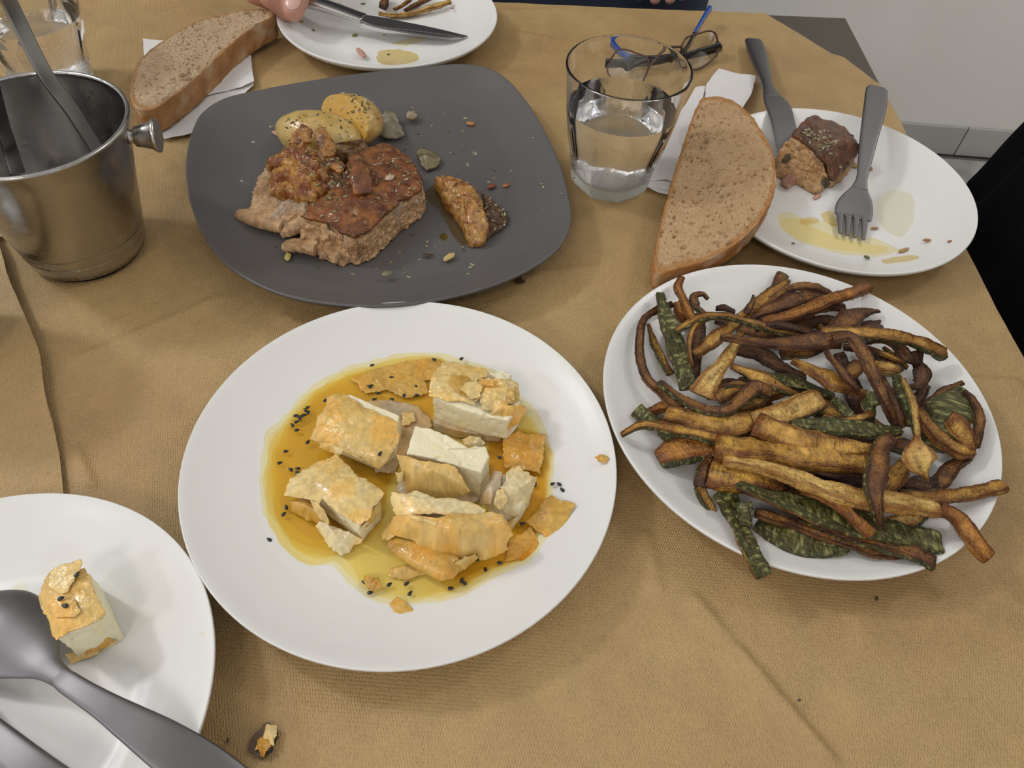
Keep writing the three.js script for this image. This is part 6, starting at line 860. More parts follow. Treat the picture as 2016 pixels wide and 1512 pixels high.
  bit('dark speck inside the yellow smear of the far plate', [-.1389,.7615,-.6765], [0.0014, 0.0007, 0.001], gr, 0.3);
  bit('orange crumb right of the crescent crackling on the grey plate', [-.0169,.759,-.4948], [0.0026, 0.0014, 0.002], rgb(0.36, 0.13, 0.03), 0.3);
  bit('reddish scrap above the crescent crackling on the grey plate', [-.0284,.759,-.4926], [0.0036, 0.0012, 0.0022], rgb(0.2, 0.06, 0.02), 0.6);
  bit('orange crumb at the far right of the grey plate', [-.0528,.759,-.5766], [0.0034, 0.0016, 0.0022], rgb(0.42, 0.18, 0.05), 2.9);
  bit('tan crackling scrap at the near side of the grey plate', [-.0515,.7605,-.4052], [0.0052, 0.0016, 0.0024], yl, 0.9);
  bit('brown bean shaped scrap at the near side of the grey plate', [-.0669,.7598,-.4069], [0.004, 0.0007, 0.0014], rgb(0.05, 0.035, 0.015), 0.1);
  bit('yellow scrap below the left end of the pork slab', [-.1629,.7605,-.3927], [0.0022, 0.0014, 0.0042], rgb(0.5, 0.4, 0.12), 0.2);
  bit('flat greenish scrap near the right rim of the grey plate', [.0143,.7625,-.4719], [0.0034, 0.001, 0.0026], rgb(0.24, 0.2, 0.06), 0.8);
  bit('pink meat scrap left of the whole potato', [-.2085,.7588,-.5402], [0.0055, 0.0016, 0.0024], pk, 2.6);
  bit('white fat bead on the crackling of the pork slab', [-.0996,.7875,-.4541], [0.0032, 0.0016, 0.0025], rgb(0.5, 0.38, 0.28), 0.5);
  bit('small grey ringed scrap at the near rim of the grey plate', [-.0912,.7638,-.3802], [0.0034, 0.0012, 0.0026], rgb(0.16, 0.15, 0.08), 0.2);
  bit('grain of salt like crumb on the far left of the grey plate', [-.2156,.7585,-.5493], [0.0022, 0.0014, 0.002], rgb(0.22, 0.2, 0.14), 0.2);
  bit('pale sliver at the left of the grey plate', [-.2205,.7588,-.4753], [0.0026, 0.0006, 0.0009], wh, 2.9);
  bit('white sliver left of the bubbled crackling on the grey plate', [-.225,.7585,-.5268], [0.0022, 0.0006, 0.0011], wh, 0.1);
  // crumbs and a greasy spot on the paper
  const stain = (label, pts) => { const q = sheet({ pts, surf: () => TY + 0.0016, n: 110, rings: 10, thick: 0.00002, jag: 0.0009, jagF: 220, wave: 0.00005, poly: false }); return tag(mesh('grease_spot', q, std({ color: rgb(0.105, 0.058, 0.026), roughness: 0.45 })), label, 'stain'); };
  stain('dark grease spot with crumbs on the paper at the bottom left', [[-.1011,.75,-.091], [-.1,.75,-.0918], [-.0975,.75,-.0914], [-.095,.75,-.0904], [-.093,.75,-.0867], [-.0927,.75,-.0823], [-.0943,.75,-.0805], [-.0957,.75,-.0775], [-.0981,.75,-.077], [-.1005,.75,-.0779], [-.1029,.75,-.0794], [-.1043,.75,-.0818], [-.1039,.75,-.0849], [-.1031,.75,-.0873], [-.1013,.75,-.0889]]);
  stain('small dark grease spot on the paper below the grey plate rim', [[-.0044,.75,-.3988], [-.0025,.75,-.4037], [.0004,.75,-.4051], [.0011,.75,-.3994], [.0034,.75,-.397], [.001,.75,-.3941], [-.0026,.75,-.3942]]);
  shard('pale filo crumb on the grease spot at the bottom left', 'white', { pts: [[-.0991,.7526,-.0903], [-.0966,.7528,-.0901], [-.0943,.7526,-.0903], [-.0944,.7528,-.0886], [-.093,.7526,-.0866], [-.0945,.753,-.0848], [-.094,.7526,-.0829], [-.0952,.7528,-.0833], [-.0983,.753,-.0856], [-.0992,.7528,-.0876]], yc: TY + 0.0045, k: 61, n: 80 });
  shard('ochre filo crumb on the grease spot at the bottom left', 'amber', { pts: [[-.1006,.7526,-.0852], [-.0982,.7528,-.0849], [-.0944,.7526,-.0817], [-.0962,.753,-.0811], [-.0973,.7524,-.0772], [-.0984,.7524,-.078], [-.0997,.753,-.0807], [-.1011,.7526,-.0801], [-.1011,.7528,-.0824]], yc: TY + 0.0042, k: 62, n: 80 });
  bit('black seed crumb on the grease spot at the bottom left', [-.0956,.7516,-.0807], [0.0018, 0.0009, 0.0014], rgb(0.01, 0.008, 0.006), 2.6);
  bit('tiny dark crumb on the paper left of the grease spot', [-.1152,.7512,-.0832], [0.0006, 0.0005, 0.0012], rgb(0.06, 0.04, 0.02), 0.2);
  bit('tiny dark crumb on the paper below the right plate', [.2009,.7512,-.1764], [0.0014, 0.0006, 0.0009], rgb(0.06, 0.04, 0.02), 0.9);
  bit('tiny dark crumb on the paper at the lower right', [.1501,.7512,-.1208], [0.0009, 0.0005, 0.0007], rgb(0.06, 0.04, 0.02), 0.3);
}
{ // oregano: tiny flakes nobody could count, laid on what is below them
  scene.updateMatrixWorld(true);
  const ray = new THREE.Raycaster(), dn = new THREE.Vector3(0, -1, 0), leaf = new THREE.SphereGeometry(1, 7, 4); leaf.scale(1, 0.22, 0.42);
  const spots = [];
  const put = (n, cx, cz, rx, rz, solid) => { for (let i = 0; i < n; i++) { const a = rnd(0, 6.283), r = Math.sqrt(rnd()) , x = cx + Math.cos(a) * r * rx, z = cz + Math.sin(a) * r * rz; let y = greyY(x, z) + 0.0002; if (solid) { ray.set(new THREE.Vector3(x, TY + 0.1, z), dn); const hit = ray.intersectObjects(onPork, false)[0]; if (!hit) { if (solid === 2) continue; } else y = hit.point.y + 0.0002; } spots.push([x, y, z]); } };
  const at = (p, n, rx, rz, solid) => put(n, p[0], p[2], rx, rz, solid);
  at([-.1032,.78,-.4564], 130, 0.034, 0.028, 2); at([-.119,.78,-.4222], 50, 0.03, 0.02, 2); at([-.1458,.78,-.541], 60, 0.024, 0.016, 2); at([-.1681,.78,-.5128], 45, 0.028, 0.014, 2);
  at([-.145,.78,-.4602], 90, 0.022, 0.02, 1); at([-.0225,.764,-.4544], 75, 0.014, 0.02, 2); at([-.1276,.76,-.5313], 45, 0.02, 0.012, 1); at([-.0447,.77,-.4681], 30, 0.018, 0.02, 2);
  at([-.0817,.758,-.5124], 120, 0.12, 0.09, 0); at([-.0968,.758,-.407], 45, 0.08, 0.03, 0);
  const tones = [[0.14, 0.13, 0.05], [0.24, 0.21, 0.1], [0.36, 0.33, 0.19], [0.07, 0.06, 0.03], [0.42, 0.4, 0.27]];
  const herbs = (label, list) => { const im = new THREE.InstancedMesh(leaf, std({ color: 0xffffff, roughness: 0.8 }), list.length), mt = new THREE.Matrix4(), q = new THREE.Quaternion(); list.forEach(([x, y, z], i) => { const s = rnd(0.0008, 0.0023); q.setFromEuler(new THREE.Euler(rnd(-0.5, 0.5), rnd(0, 6.3), rnd(-0.5, 0.5))); mt.compose(new THREE.Vector3(x, y, z), q, new THREE.Vector3(s, s, s)); im.setMatrixAt(i, mt); im.setColorAt(i, rgb(...tones[Math.floor(rnd(0, 4.99))])); }); im.name = numbered('oregano_flakes'); scene.add(shadows(im)); return tag(im, label, 'herbs', null, 'stuff'); };
  herbs('dried oregano flakes scattered over the grey plate and its pork', spots.slice());
  spots.length = 0; at([.23,.78,-.5547], 90, 0.016, 0.012, 2); at([.2322,.78,-.543], 50, 0.02, 0.016, 2);
  herbs('dried oregano flakes on the brown skin of the right pork chunk', spots);
}

// ---------------------------------------------------------------- bread and paper napkins
M.crumb = std({ color: 0xffffff, vertexColors: true, bumpMap: grainBump, bumpScale: 0.003, roughness: 0.9 });
M.crust = std({ color: 0xffffff, vertexColors: true, roughness: 0.75 });
function bread(label, pts, thick, k, crumbA, crustA) {
  const box3 = new THREE.Box3(); pts.forEach((p) => box3.expandByPoint(V(p)));
  const holes = []; for (let i = 0; i < 1300; i++) { const r = 0.0003 + 0.0009 * Math.pow(rnd(), 3) + (i < 30 ? rnd(0.0005, 0.0016) : 0); holes.push([rnd(box3.min.x, box3.max.x), rnd(box3.min.z, box3.max.z), r, rnd(0, 3.14), rnd(1, 2.2)]); }
  const pit = (x, z) => { let d = 0; for (const [hx, hz, r, a, e] of holes) { const ux = x - hx, uz = z - hz; if (Math.abs(ux) > 0.006 || Math.abs(uz) > 0.006) continue; const u = (ux * Math.cos(a) + uz * Math.sin(a)) / e, w = -ux * Math.sin(a) + uz * Math.cos(a), q = Math.hypot(u, w) / r; if (q < 1.25) d = Math.max(d, (1.25 * r + 0.0006) * smooth(1.25, 0.55, q)); } return d; };
  const n = 420, side = 12, rings = 110, o = outline(pts, n, false), ybase = o.map((p) => p[1] - thick);
  let full = pad({ pts: o, base: (x, z) => { let b = 9, y = 0; for (let i = 0; i < n; i += 4) { const d = (o[i][0] - x) ** 2 + (o[i][2] - z) ** 2; if (d < b) { b = d; y = ybase[i]; } } return y; }, n, side, rings, round: 0.0012, poly: true, disp: (x, y, z, nx, ny, nz) => (ny > 0.9 ? 0.0005 : 0.0016) * fbm(x * 150 + k, y * 150, z * 150, 4), topDisp: (x, z, s) => -pit(x, z) * smooth(0.995, 0.94, s) + 0.0011 * fbm(x * 420, k, z * 420, 4) });
  const split = n * (side + 6), cA = [], cB = [];
  const ix = full.index.array; const top = (v) => v >= split && v !== full.attributes.position.count - 1;
  for (let i = 0; i < ix.length; i += 3) (top(ix[i]) && top(ix[i + 1]) && top(ix[i + 2]) ? cA : cB).push(ix[i], ix[i + 1], ix[i + 2]);
  const crumbG = full.clone(); crumbG.setIndex(cA); const crustG = full.clone(); crustG.setIndex(cB);
  paint(crumbG, (x, y, z, nx, ny, nz, i) => { const e = smooth(8.5, 2, Math.floor(i / n) - side - 6 + 5 * noise(x * 200, k, z * 200)) * 0.85; const m = fbm(x * 60 + k, 3, z * 60, 3), f = fbm(x * 700, k, z * 700, 3), h = smooth(0.0003, 0.0016, pit(x, z)); return mix3(mix3(mix3([crumbA[0] * (1 + 0.35 * f), crumbA[1] * (1 + 0.35 * f), crumbA[2] * (1 + 0.35 * f)], [crumbA[0] * 0.88, crumbA[1] * 0.84, crumbA[2] * 0.78], clamp(0.4 + m * 1.2)), [crumbA[0] * 0.62, crumbA[1] * 0.5, crumbA[2] * 0.36], h * 0.6), crustA, e); });  // pits also coloured darker, standing in for shade inside them
  paint(crustG, (x, y, z) => { const m = fbm(x * 70 + k, y * 70, z * 70, 4), f = smooth(0.0, 0.35, fbm(x * 40 + k, y * 40, z * 40, 3)); return mix3(mix3(crustA, [crustA[0] * 0.6, crustA[1] * 0.5, crustA[2] * 0.4], clamp(0.45 + 1.3 * m)), [0.52, 0.4, 0.26], f * 0.7); });
  const c = new THREE.Vector3(); box3.getCenter(c);
  const g = thing('bread_slice', label, 'bread', [c.x, box3.min.y - thick, c.z]);
  part('crumb', crumbG, M.crumb, g); part('crust', crustG, M.crust, g);
}
bread('large brown bread slice leaning on the rim of the right plate', [[.1441,.782,-.6087], [.155,.783,-.611], [.1669,.7845,-.6045], [.1784,.7865,-.5825], [.1857,.788,-.5493], [.1885,.789,-.517], [.1864,.789,-.4939], [.1803,.7885,-.4691], [.1698,.7865,-.4469], [.1563,.784,-.4275], [.1391,.781,-.4112], [.1232,.7775,-.4023], [.1077,.7745,-.3976], [.0942,.7725,-.3931], [.0921,.7715,-.4033], [.0938,.7715,-.4195], [.1004,.7725,-.453], [.1102,.774,-.4952], [.1199,.776,-.5338], [.1299,.7785,-.5711], [.1377,.7805,-.5975]], 0.0158, 3, [0.66, 0.445, 0.245], [0.5, 0.23, 0.065]);
bread('brown bread slice at the upper left lying on the folded napkin', [[-.3319,.776,-.5599], [-.3375,.776,-.5781], [-.3415,.776,-.5997], [-.3409,.776,-.6192], [-.3327,.776,-.6488], [-.3177,.776,-.6821], [-.3008,.776,-.6998], [-.2762,.776,-.7137], [-.2609,.776,-.7157], [-.2516,.776,-.7102], [-.2527,.776,-.7009], [-.2576,.776,-.6926], [-.266,.776,-.6723], [-.2756,.776,-.6393], [-.2818,.776,-.6076], [-.2882,.776,-.5794], [-.2954,.776,-.556], [-.3038,.776,-.5378], [-.313,.776,-.5349], [-.3219,.776,-.5407]], 0.0215, 9, [0.62, 0.455, 0.29], [0.46, 0.24, 0.095]);
const tissueBump = dataTexture(256, 256, (u, v) => { const a = Math.sin(u * 6.2832 * 24) * Math.sin(v * 6.2832 * 24), n = tiling(16, u, v, 4), e = 0.5 + 0.22 * a + 0.4 * (n - 0.45); return [e, e, e]; });
tissueBump.repeat.set(28, 28);
M.tissue = phys({ color: rgb(0.8, 0.785, 0.775), roughness: 0.95, bumpMap: tissueBump, bumpScale: 0.00018, transmission: 0.12, thickness: 0 });
function napkin(label, layers) {
  const p0 = layers[0].pts[0], g = thing('paper_napkin', label, 'napkin', [p0[0], TY + 0.0015, p0[2]]);
  layers.forEach((l, i) => part('fold', flatUV(sheet({ n: 200, rings: 30, thick: 0.0005, jag: 0.00025, jagF: 160, wave: 0.0008, waveF: 55, k: i * 5, ...l })), M.tissue, g));
}
napkin('folded white paper napkin under the large bread slice', [
  { pts: [[.096,.7522,-.5191], [.1042,.7522,-.5428], [.1205,.7522,-.6077], [.14,.7522,-.6462], [.1503,.7522,-.6733], [.1604,.7522,-.6748], [.1758,.7522,-.7119], [.2103,.7522,-.7026], [.2018,.7522,-.6709], [.1835,.7522,-.6302], [.1529,.7522,-.5694], [.1284,.7522,-.5081], [.1154,.7522,-.5092], [.1053,.7522,-.5115]] },
  { pts: [[.0939,.7536,-.5231], [.1048,.754,-.5583], [.1185,.7542,-.6032], [.1379,.7546,-.643], [.1496,.755,-.6732], [.1592,.7552,-.6763], [.1544,.755,-.6543], [.1412,.7546,-.6068], [.129,.7542,-.5632], [.119,.7536,-.5235], [.1124,.7534,-.5277]] },
  { pts: [[.1597,.7562,-.6776], [.1664,.7566,-.6919], [.1745,.7566,-.7081], [.1862,.7566,-.7053], [.1935,.7562,-.7027], [.2103,.7558,-.7008], [.2009,.7558,-.667], [.1888,.7558,-.6401], [.1622,.7558,-.6079], [.1487,.7558,-.6104]] },
  { pts: [[.0963,.753,-.5167], [.1071,.753,-.5153], [.1184,.753,-.5131], [.1204,.753,-.5245], [.1078,.753,-.5267], [.0984,.753,-.5236]] },
]);
napkin('folded white paper napkin under the upper left bread slice', [
  { pts: [[-.3758,.7525,-.6877], [-.3602,.7525,-.6864], [-.3249,.7525,-.6885], [-.2726,.7525,-.6823], [-.2519,.7525,-.6229], [-.2581,.7525,-.6017], [-.271,.7525,-.5617], [-.2795,.7525,-.5425], [-.3005,.7525,-.5304], [-.3081,.7525,-.5452], [-.3279,.7525,-.577], [-.3548,.7525,-.6362]] },
  { pts: [[-.2705,.7545,-.6787], [-.2596,.7548,-.6465], [-.2517,.7548,-.624], [-.2597,.7548,-.6138], [-.2709,.7546,-.6062], [-.2893,.755,-.5929], [-.2966,.754,-.5626], [-.3033,.754,-.5605], [-.3028,.754,-.5734], [-.2969,.754,-.6034], [-.2891,.754,-.6435]] },
]);
{ // corner of another napkin at the left edge
  napkin('white paper corner peeping out behind the bucket at the left edge', [{ pts: [[-.3996,.7522,-.411], [-.3784,.7522,-.4091], [-.3687,.7522,-.4018], [-.3716,.7522,-.3987], [-.3889,.7522,-.39]], n: 80, rings: 10 }]);
}
// ---------------------------------------------------------------- eyeglasses
{
  const g = thing('eyeglasses', 'folded eyeglasses with dark frame and blue temple tips beyond the water glass', 'eyeglasses', [.1354,.752,-.7257]);
  M.frameBlack = phys({ color: rgb(0.008, 0.009, 0.014), roughness: 0.25, clearcoat: 0.5 }); M.frameBlue = phys({ color: rgb(0.01, 0.07, 0.32), roughness: 0.22, clearcoat: 0.6 }); M.wire = std({ color: rgb(0.12, 0.06, 0.045), roughness: 0.3, metalness: 0.6 });
  M.lens = phys({ color: rgb(0.97, 0.98, 0.97), roughness: 0.0, transmission: 1, thickness: 0, ior: 1.5 });
  const rimA = [[.1765,.762,-.7408], [.1706,.774,-.7423], [.1649,.7765,-.7414], [.1512,.7765,-.7331], [.1403,.7745,-.7263], [.1376,.768,-.7229], [.1399,.759,-.721], [.1451,.7528,-.7121], [.1552,.7522,-.7128], [.1694,.753,-.7281], [.1763,.757,-.7364]];
  const rimB = rimA.map((p, i) => { const q = [.0661,.762,-.6885], r = rimA[0], d = [p[0] - r[0], p[1] - r[1], p[2] - r[2]]; return [q[0] - d[0] * 0.98, q[1] + d[1], q[2] + d[2] + d[0] * 0.25]; });
  part('rim', tube(rimA, 0.00085, 90, 8, true), M.wire, g); part('rim', tube(rimB, 0.00085, 90, 8, true), M.wire, g);
  part('lens', sheet({ pts: rimA, yc: rimA.reduce((s, p) => s + p[1], 0) / rimA.length, n: 80, rings: 8, thick: 0.00001, jag: 0, wave: 0, poly: false }), M.lens, g);
  part('lens', sheet({ pts: rimB, yc: rimB.reduce((s, p) => s + p[1], 0) / rimB.length, n: 80, rings: 8, thick: 0.00001, jag: 0, wave: 0, poly: false }), M.lens, g);
  part('bridge', tube([rimA[5], [(rimA[5][0] + rimB[5][0]) / 2, TY + 0.0255, (rimA[5][2] + rimB[5][2]) / 2], rimB[5]], 0.0013, 24, 8), M.wire, g);
  const S = (p, w, h) => [...p, w, h];
  part('temple', bar([S([.1782,.7605,-.743], 0.004, 0.0095), S([.1588,.7605,-.7299], 0.0035, 0.0088), S([.1379,.7605,-.7178], 0.003, 0.0075), S([.1033,.759,-.7114], 0.003, 0.0065), S([.0864,.758,-.7145], 0.003, 0.006)], { n: 40, m: 14, sq: 4 }), M.frameBlack, g);
  part('temple_tip', bar([S([.0874,.758,-.7142], 0.0035, 0.0062), S([.0784,.7575,-.7261], 0.004, 0.0068), S([.0716,.756,-.7441], 0.0045, 0.0075)], { n: 30, m: 14, sq: 3 }), M.frameBlue, g);
  part('temple', bar([S([.0635,.7605,-.6947], 0.004, 0.0085), S([.0978,.76,-.7009], 0.003, 0.007), S([.1282,.759,-.7152], 0.003, 0.0065), S([.1441,.759,-.7355], 0.003, 0.006), S([.1562,.7605,-.7675], 0.0035, 0.0065)], { n: 40, m: 14, sq: 4 }), M.frameBlack, g);
  part('temple_tip', bar([S([.1555,.7605,-.7652], 0.004, 0.0068), S([.1649,.763,-.7896], 0.0045, 0.007), S([.1747,.765,-.8138], 0.0055, 0.0078)], { n: 30, m: 14, sq: 3 }), M.frameBlue, g);
  part('hinge', bar([S([.182,.7535,-.7522], 0.004, 0.005), S([.1783,.762,-.7431], 0.0045, 0.006), S([.1745,.766,-.7407], 0.0035, 0.004)], { n: 16, m: 12, sq: 4, up: [0, 0, 1] }), M.frameBlack, g);
  let np = new THREE.SphereGeometry(1, 16, 12); np.scale(0.0022, 0.006, 0.0036); const at = [.1697,.768,-.7482]; np.translate(...at); part('nose_pad', np, phys({ color: rgb(0.72, 0.5, 0.42), roughness: 0.3, clearcoat: 0.3 }), g);
}
// ---------------------------------------------------------------- person at the far side: body, clothes, hands
{
  const g = thing('person', 'person in navy clothing seated across the table holding the serrated knife', 'person', [0.02, 0, -1.2]);
  M.skinTone = phys({ color: rgb(0.52, 0.26, 0.19), roughness: 0.5, clearcoat: 0.08, clearcoatRoughness: 0.4 }); M.navy = phys({ color: rgb(0.014, 0.02, 0.042), roughness: 0.85, sheen: 0.3, sheenRoughness: 0.6, sheenColor: rgb(0.1, 0.12, 0.2) }); M.jeans = std({ color: rgb(0.02, 0.03, 0.06), roughness: 0.9 }); M.hair = std({ color: rgb(0.05, 0.032, 0.02), roughness: 0.7 }); M.nail = phys({ color: rgb(0.6, 0.36, 0.3), roughness: 0.25, clearcoat: 0.5 });
  const T = [-.2307,.7835,-.7029], w1 = [T[0] - 0.035, TY + 0.075, T[2] - 0.135], sR = [-0.165, 1.13, -1.24], eR = [-0.33, 0.92, -1.06], sL = [0.2, 1.13, -1.24], eL = [0.3, 0.9, -1.12], w2 = [0.19, 0.775, -0.99];
  const add = (a, b) => [a[0] + b[0], a[1] + b[1], a[2] + b[2]];
  const handR = [];
  const pc = add(T, [-0.028, 0.024, -0.078]);
  handR.push([w1, pc, 0.024, 0.026], [add(pc, [0.018, 0.002, 0.01]), add(pc, [-0.028, 0.004, 0.012]), 0.017, 0.017], [pc, add(pc, [0.008, -0.002, 0.03]), 0.024, 0.017]);
  const finger = (list, r) => { for (let i = 0; i < list.length - 1; i++) handR.push([list[i], list[i + 1], r * (1 - 0.06 * i), r * (1 - 0.06 * (i + 1)), 0.006]); };
  finger([add(pc, [0.012, -0.004, 0.022]), add(T, [0.001, 0.013, -0.035]), add(T, [0.0005, 0.005, -0.014]), add(T, [0, -0.0015, -0.001])], 0.0116);                       // thumb, straight at the plate
  const I0 = [-.253,.7845,-.7072];
  finger([add(pc, [-0.012, 0.006, 0.018]), add(I0, [-0.002, 0.016, -0.03]), add(I0, [0.001, 0.006, -0.004]), add(I0, [0.012, -0.008, -0.006])], 0.0108);
  finger([add(pc, [-0.026, 0.006, 0.016]), add(I0, [-0.022, 0.014, -0.034]), add(I0, [-0.018, 0.003, -0.016]), add(I0, [-0.004, -0.007, -0.02])], 0.0105);
  finger([add(pc, [-0.036, 0.003, 0.008]), add(I0, [-0.036, 0.01, -0.046]), add(I0, [-0.03, 0.0, -0.032]), add(I0, [-0.014, -0.006, -0.034])], 0.0098);
  finger([add(pc, [-0.038, 0.0, -0.004]), add(I0, [-0.046, 0.008, -0.062]), add(I0, [-0.038, -0.001, -0.05]), add(I0, [-0.024, -0.006, -0.05])], 0.0086);
  const L0 = [.1333,.714,-.9716], p2 = add(L0, [0.012, 0.012, -0.055]), handL = [[w2, p2, 0.023, 0.025], [add(p2, [-0.02, 0.0, 0.012]), add(p2, [0.022, 0.0, 0.01]), 0.015, 0.015]];
  [[-0.022, 0.04, 0.0088], [-0.006, 0.047, 0.0092], [0.01, 0.044, 0.009], [0.024, 0.034, 0.008]].forEach(([dx, l, r]) => handL.push([add(p2, [dx, 0, 0.014]), add(p2, [dx * 1.1, -0.002, 0.014 + l * 0.5]), r, r * 0.95, 0.006], [add(p2, [dx * 1.1, -0.002, 0.014 + l * 0.5]), add(p2, [dx * 1.15, -0.02, 0.014 + l]), r * 0.95, r * 0.8, 0.006]));
  handL.push([add(p2, [-0.02, -0.002, -0.008]), add(p2, [-0.042, -0.006, 0.012]), 0.011, 0.0095, 0.006], [add(p2, [-0.042, -0.006, 0.012]), add(p2, [-0.044, -0.014, 0.034]), 0.0095, 0.008, 0.006]);
  const hc = [0.02, 1.43, -1.2];
  const headSdf = (d, p) => { const x = p[0] - hc[0], y = p[1] - hc[1], z = p[2] - hc[2]; let h = (Math.hypot(x / 0.076, (y - 0.02) / 0.1, (z + 0.012) / 0.094) - 1) * 0.076; h = smin(h, (Math.hypot(x / 0.056, (y + 0.055) / 0.062, (z - 0.03) / 0.058) - 1) * 0.056, 0.03); h = smin(h, bone(p, [hc[0], hc[1] + 0.015, hc[2] + 0.083], [hc[0], hc[1] - 0.022, hc[2] + 0.1], 0.008, 0.014), 0.014); for (const s of [-1, 1]) { h = Math.max(h, -smin(9, Math.hypot(x - s * 0.031, y - 0.014, z - 0.1) - 0.02, 0.01)); h = smin(h, (Math.hypot((x - s * 0.079) / 0.01, (y - 0.005) / 0.03, (z + 0.005) / 0.018) - 1) * 0.01, 0.006); } h = smin(h, bone(p, [hc[0] - 0.02, hc[1] - 0.052, hc[2] + 0.083], [hc[0] + 0.02, hc[1] - 0.052, hc[2] + 0.083], 0.006, 0.006), 0.008); return smin(d, h, 0.02); };
  const headG = boneGeo([[[0.02, 1.2, -1.235], [0.02, 1.36, -1.215], 0.056, 0.05], [hc, add(hc, [0, 0.08, 0]), 0.06, 0.06], [add(hc, [0, 0, 0.09]), add(hc, [0, -0.05, 0.05]), 0.02, 0.03], [add(hc, [-0.085, 0, 0]), add(hc, [0.085, 0, 0]), 0.01, 0.01]], 0.0055, 0.02, headSdf);
  const arms = boneGeo([[sR, eR, 0.042, 0.036], [eR, w1, 0.036, 0.025], [sL, eL, 0.042, 0.036], [eL, w2, 0.036, 0.024], [[-0.14, 1.14, -1.24], [0.18, 1.14, -1.24], 0.06, 0.06], [[0.02, 1.1, -1.24], [0.02, 0.62, -1.24], 0.13, 0.14]], 0.014, 0.03);
  part('body', mergeGeometries([headG, boneGeo(handR, 0.0024, 0.012), boneGeo(handL, 0.003, 0.01), arms]), M.skinTone, g);
  const sleeveEnd = (a, b, t) => [lerp(a[0], b[0], t), lerp(a[1], b[1], t), lerp(a[2], b[2], t)];
  part('sweater', boneGeo([[sR, eR, 0.06, 0.052], [eR, sleeveEnd(eR, w1, 0.86), 0.052, 0.038], [sL, eL, 0.06, 0.052], [eL, sleeveEnd(eL, w2, 0.86), 0.052, 0.038], [[-0.14, 1.14, -1.24], [0.18, 1.14, -1.24], 0.078, 0.078], [[-0.03, 1.08, -1.23], [-0.04, 0.62, -1.2], 0.13, 0.15], [[0.07, 1.08, -1.23], [0.1, 0.62, -1.2], 0.13, 0.15], [[0.02, 1.17, -1.24], [0.02, 1.235, -1.235], 0.075, 0.064]], 0.013, 0.05, (d, p) => d + 0.004 * noise(p[0] * 14, p[1] * 22, p[2] * 14)), M.navy, g);
  part('jeans', boneGeo([[[-0.08, 0.55, -1.2], [-0.14, 0.565, -0.93], 0.085, 0.068], [[0.12, 0.55, -1.2], [0.16, 0.565, -0.93], 0.085, 0.068], [[-0.14, 0.56, -0.93], [-0.14, 0.09, -0.95], 0.064, 0.05], [[0.16, 0.56, -0.93], [0.17, 0.09, -0.95], 0.064, 0.05], [[-0.07, 0.57, -1.24], [0.11, 0.57, -1.24], 0.11, 0.11]], 0.014, 0.04), M.jeans, g);
  for (const x of [-0.14, 0.17]) part('shoe', boneGeo([[[x, 0.048, -0.97], [x, 0.04, -0.8], 0.042, 0.036]], 0.008, 0.01, (d, p) => Math.max(d, 0.004 - p[1])), M.hair, g);
  part('hair', boneGeo([[add(hc, [0, 0.04, -0.04]), add(hc, [0, 0.07, 0.0]), 0.11, 0.1]], 0.008, 0.02, (d, p) => { const x = p[0] - hc[0], y = p[1] - hc[1], z = p[2] - hc[2]; return Math.max((Math.hypot(x / 0.09, (y - 0.036) / 0.106, (z + 0.022) / 0.104) - 1) * 0.09 + 0.003 * noise(x * 60, y * 20, z * 60), -(Math.hypot(x / 0.078, (y + 0.03) / 0.105, (z - 0.1) / 0.085) - 1) * 0.078); }), M.hair, g);
  const eye = new THREE.SphereGeometry(0.0115, 16, 12); for (const s of [-1, 1]) part('eye', eye.clone().translate(hc[0] + s * 0.031, hc[1] + 0.014, hc[2] + 0.074), phys({ color: rgb(0.5, 0.48, 0.45), roughness: 0.2 }), g);
  let nl = new THREE.SphereGeometry(1, 20, 14); nl.scale(0.0076, 0.0022, 0.0088); nl.rotateX(0.5); nl.translate(T[0] + 0.0008, T[1] + 0.0074, T[2] - 0.0005); part('nail', nl, M.nail, g);
  // chair below the person
  const c = thing('wooden_chair', 'dark wooden chair on which the person across the table sits', 'chair', [0.02, 0, -1.22]); M.chairWood = std({ color: rgb(0.04, 0.026, 0.018), roughness: 0.5 });
  part('seat', box(-0.2, 0.43, -1.44, 0.24, 0.46, -1.0, 0.006), M.chairWood, c); for (const [x, z] of [[-0.17, -1.03], [0.21, -1.03], [-0.17, -1.42], [0.21, -1.42]]) part('leg', box(x - 0.018, 0.001, z - 0.018, x + 0.018, 0.431, z + 0.018, 0.004), M.chairWood, c);
  for (const x of [-0.17, 0.21]) part('back_post', box(x - 0.016, 0.461, -1.44, x + 0.016, 0.95, -1.41, 0.004), M.chairWood, c); for (const y of [0.62, 0.74, 0.86]) part('slat', box(-0.156, y, -1.436, 0.196, y + 0.06, -1.416, 0.004), M.chairWood, c);
}
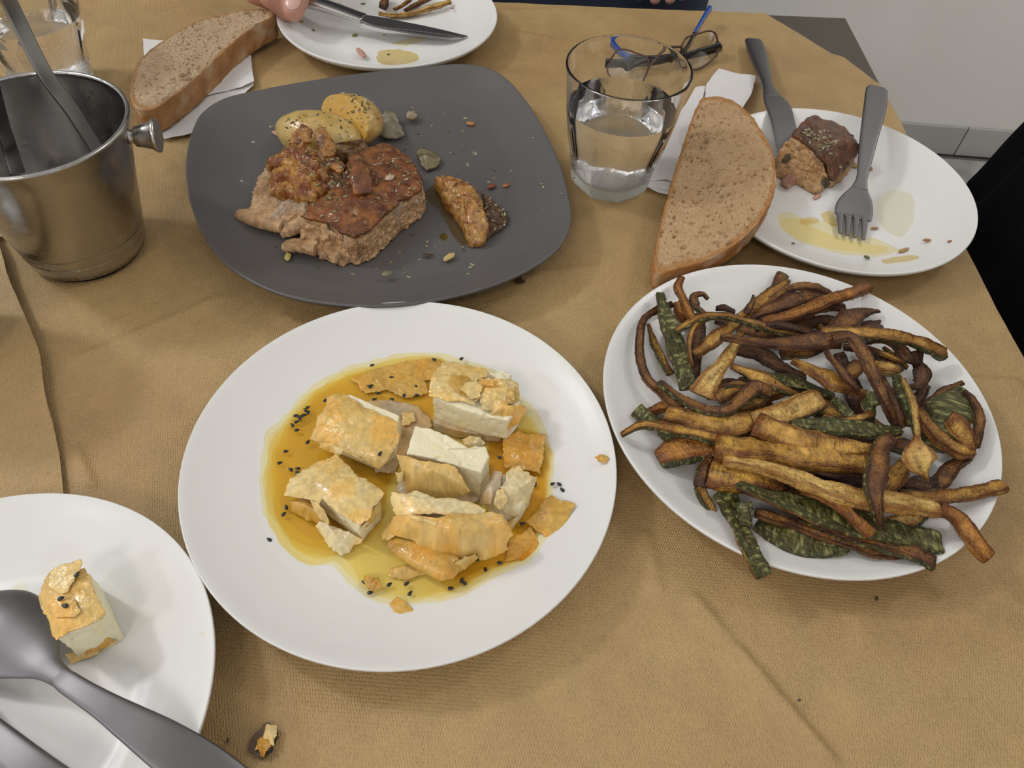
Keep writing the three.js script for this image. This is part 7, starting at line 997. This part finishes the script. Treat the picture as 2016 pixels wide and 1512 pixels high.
{ // black garment hung over a chair beside the right table edge
  M.blackCloth = phys({ color: rgb(0.0025, 0.0025, 0.003), roughness: 1, specularIntensity: 0.25 });
  const pos = [], idx = [], n = 120, m = 70;
  for (let j = 0; j <= m; j++) { const t = j / m, y = lerp(0.18, 0.98, t); for (let i = 0; i < n; i++) { const a = i / n * Math.PI * 2, x0 = 0.432 + Math.max(0, y - 0.66) * 0.24 + 0.02 * smooth(0.66, 0.6, y), x1 = 0.7, cx = (x0 + x1) / 2, hx = (x1 - x0) / 2, z0 = -0.715 - 0.02 * smooth(0.7, 0.6, y), z1 = -0.02, cz = (z0 + z1) / 2, hz = (z1 - z0) / 2, ca = Math.cos(a), sa = Math.sin(a), top = 1 - 0.25 * smooth(0.93, 1, t), fold = 0.009 * Math.sin(a * 14 + 3 * noise(y * 4, a, 1)) * (1 - t * 0.6) + 0.008 * noise(ca * 3, y * 9, sa * 3); pos.push(cx + (Math.sign(ca) * Math.pow(Math.abs(ca), 0.5) * hx + fold * ca) * top, y, cz + (Math.sign(sa) * Math.pow(Math.abs(sa), 0.5) * hz + fold * sa) * top); } }
  for (let j = 0; j < m; j++) for (let i = 0; i < n; i++) { const a = j * n + i, b = j * n + (i + 1) % n; idx.push(a, a + n, b, b, a + n, b + n); }
  const q = pos.length / 3; pos.push(0.6, 0.985, -0.37, 0.57, 0.2, -0.37); for (let i = 0; i < n; i++) { idx.push(m * n + (i + 1) % n, m * n + i, q); idx.push(i, (i + 1) % n, q + 1); }
  const o = tag(mesh('black_coat', geoOf(pos, idx), M.blackCloth), 'black coat hanging over a chair beside the right table edge', 'coat');
  const c = thing('wooden_chair', 'dark chair hidden under the black coat at the right', 'chair', [0.57, 0, -0.37]);
  for (const [x, z] of [[0.5, -0.58], [0.64, -0.58], [0.5, -0.16], [0.64, -0.16]]) part('leg', box(x - 0.018, 0.001, z - 0.018, x + 0.018, 0.8, z + 0.018, 0.004), M.chairWood, c);
  part('seat', box(0.48, 0.43, -0.6, 0.66, 0.46, -0.14, 0.005), M.chairWood, c);
}
renderer.render(scene, camera);
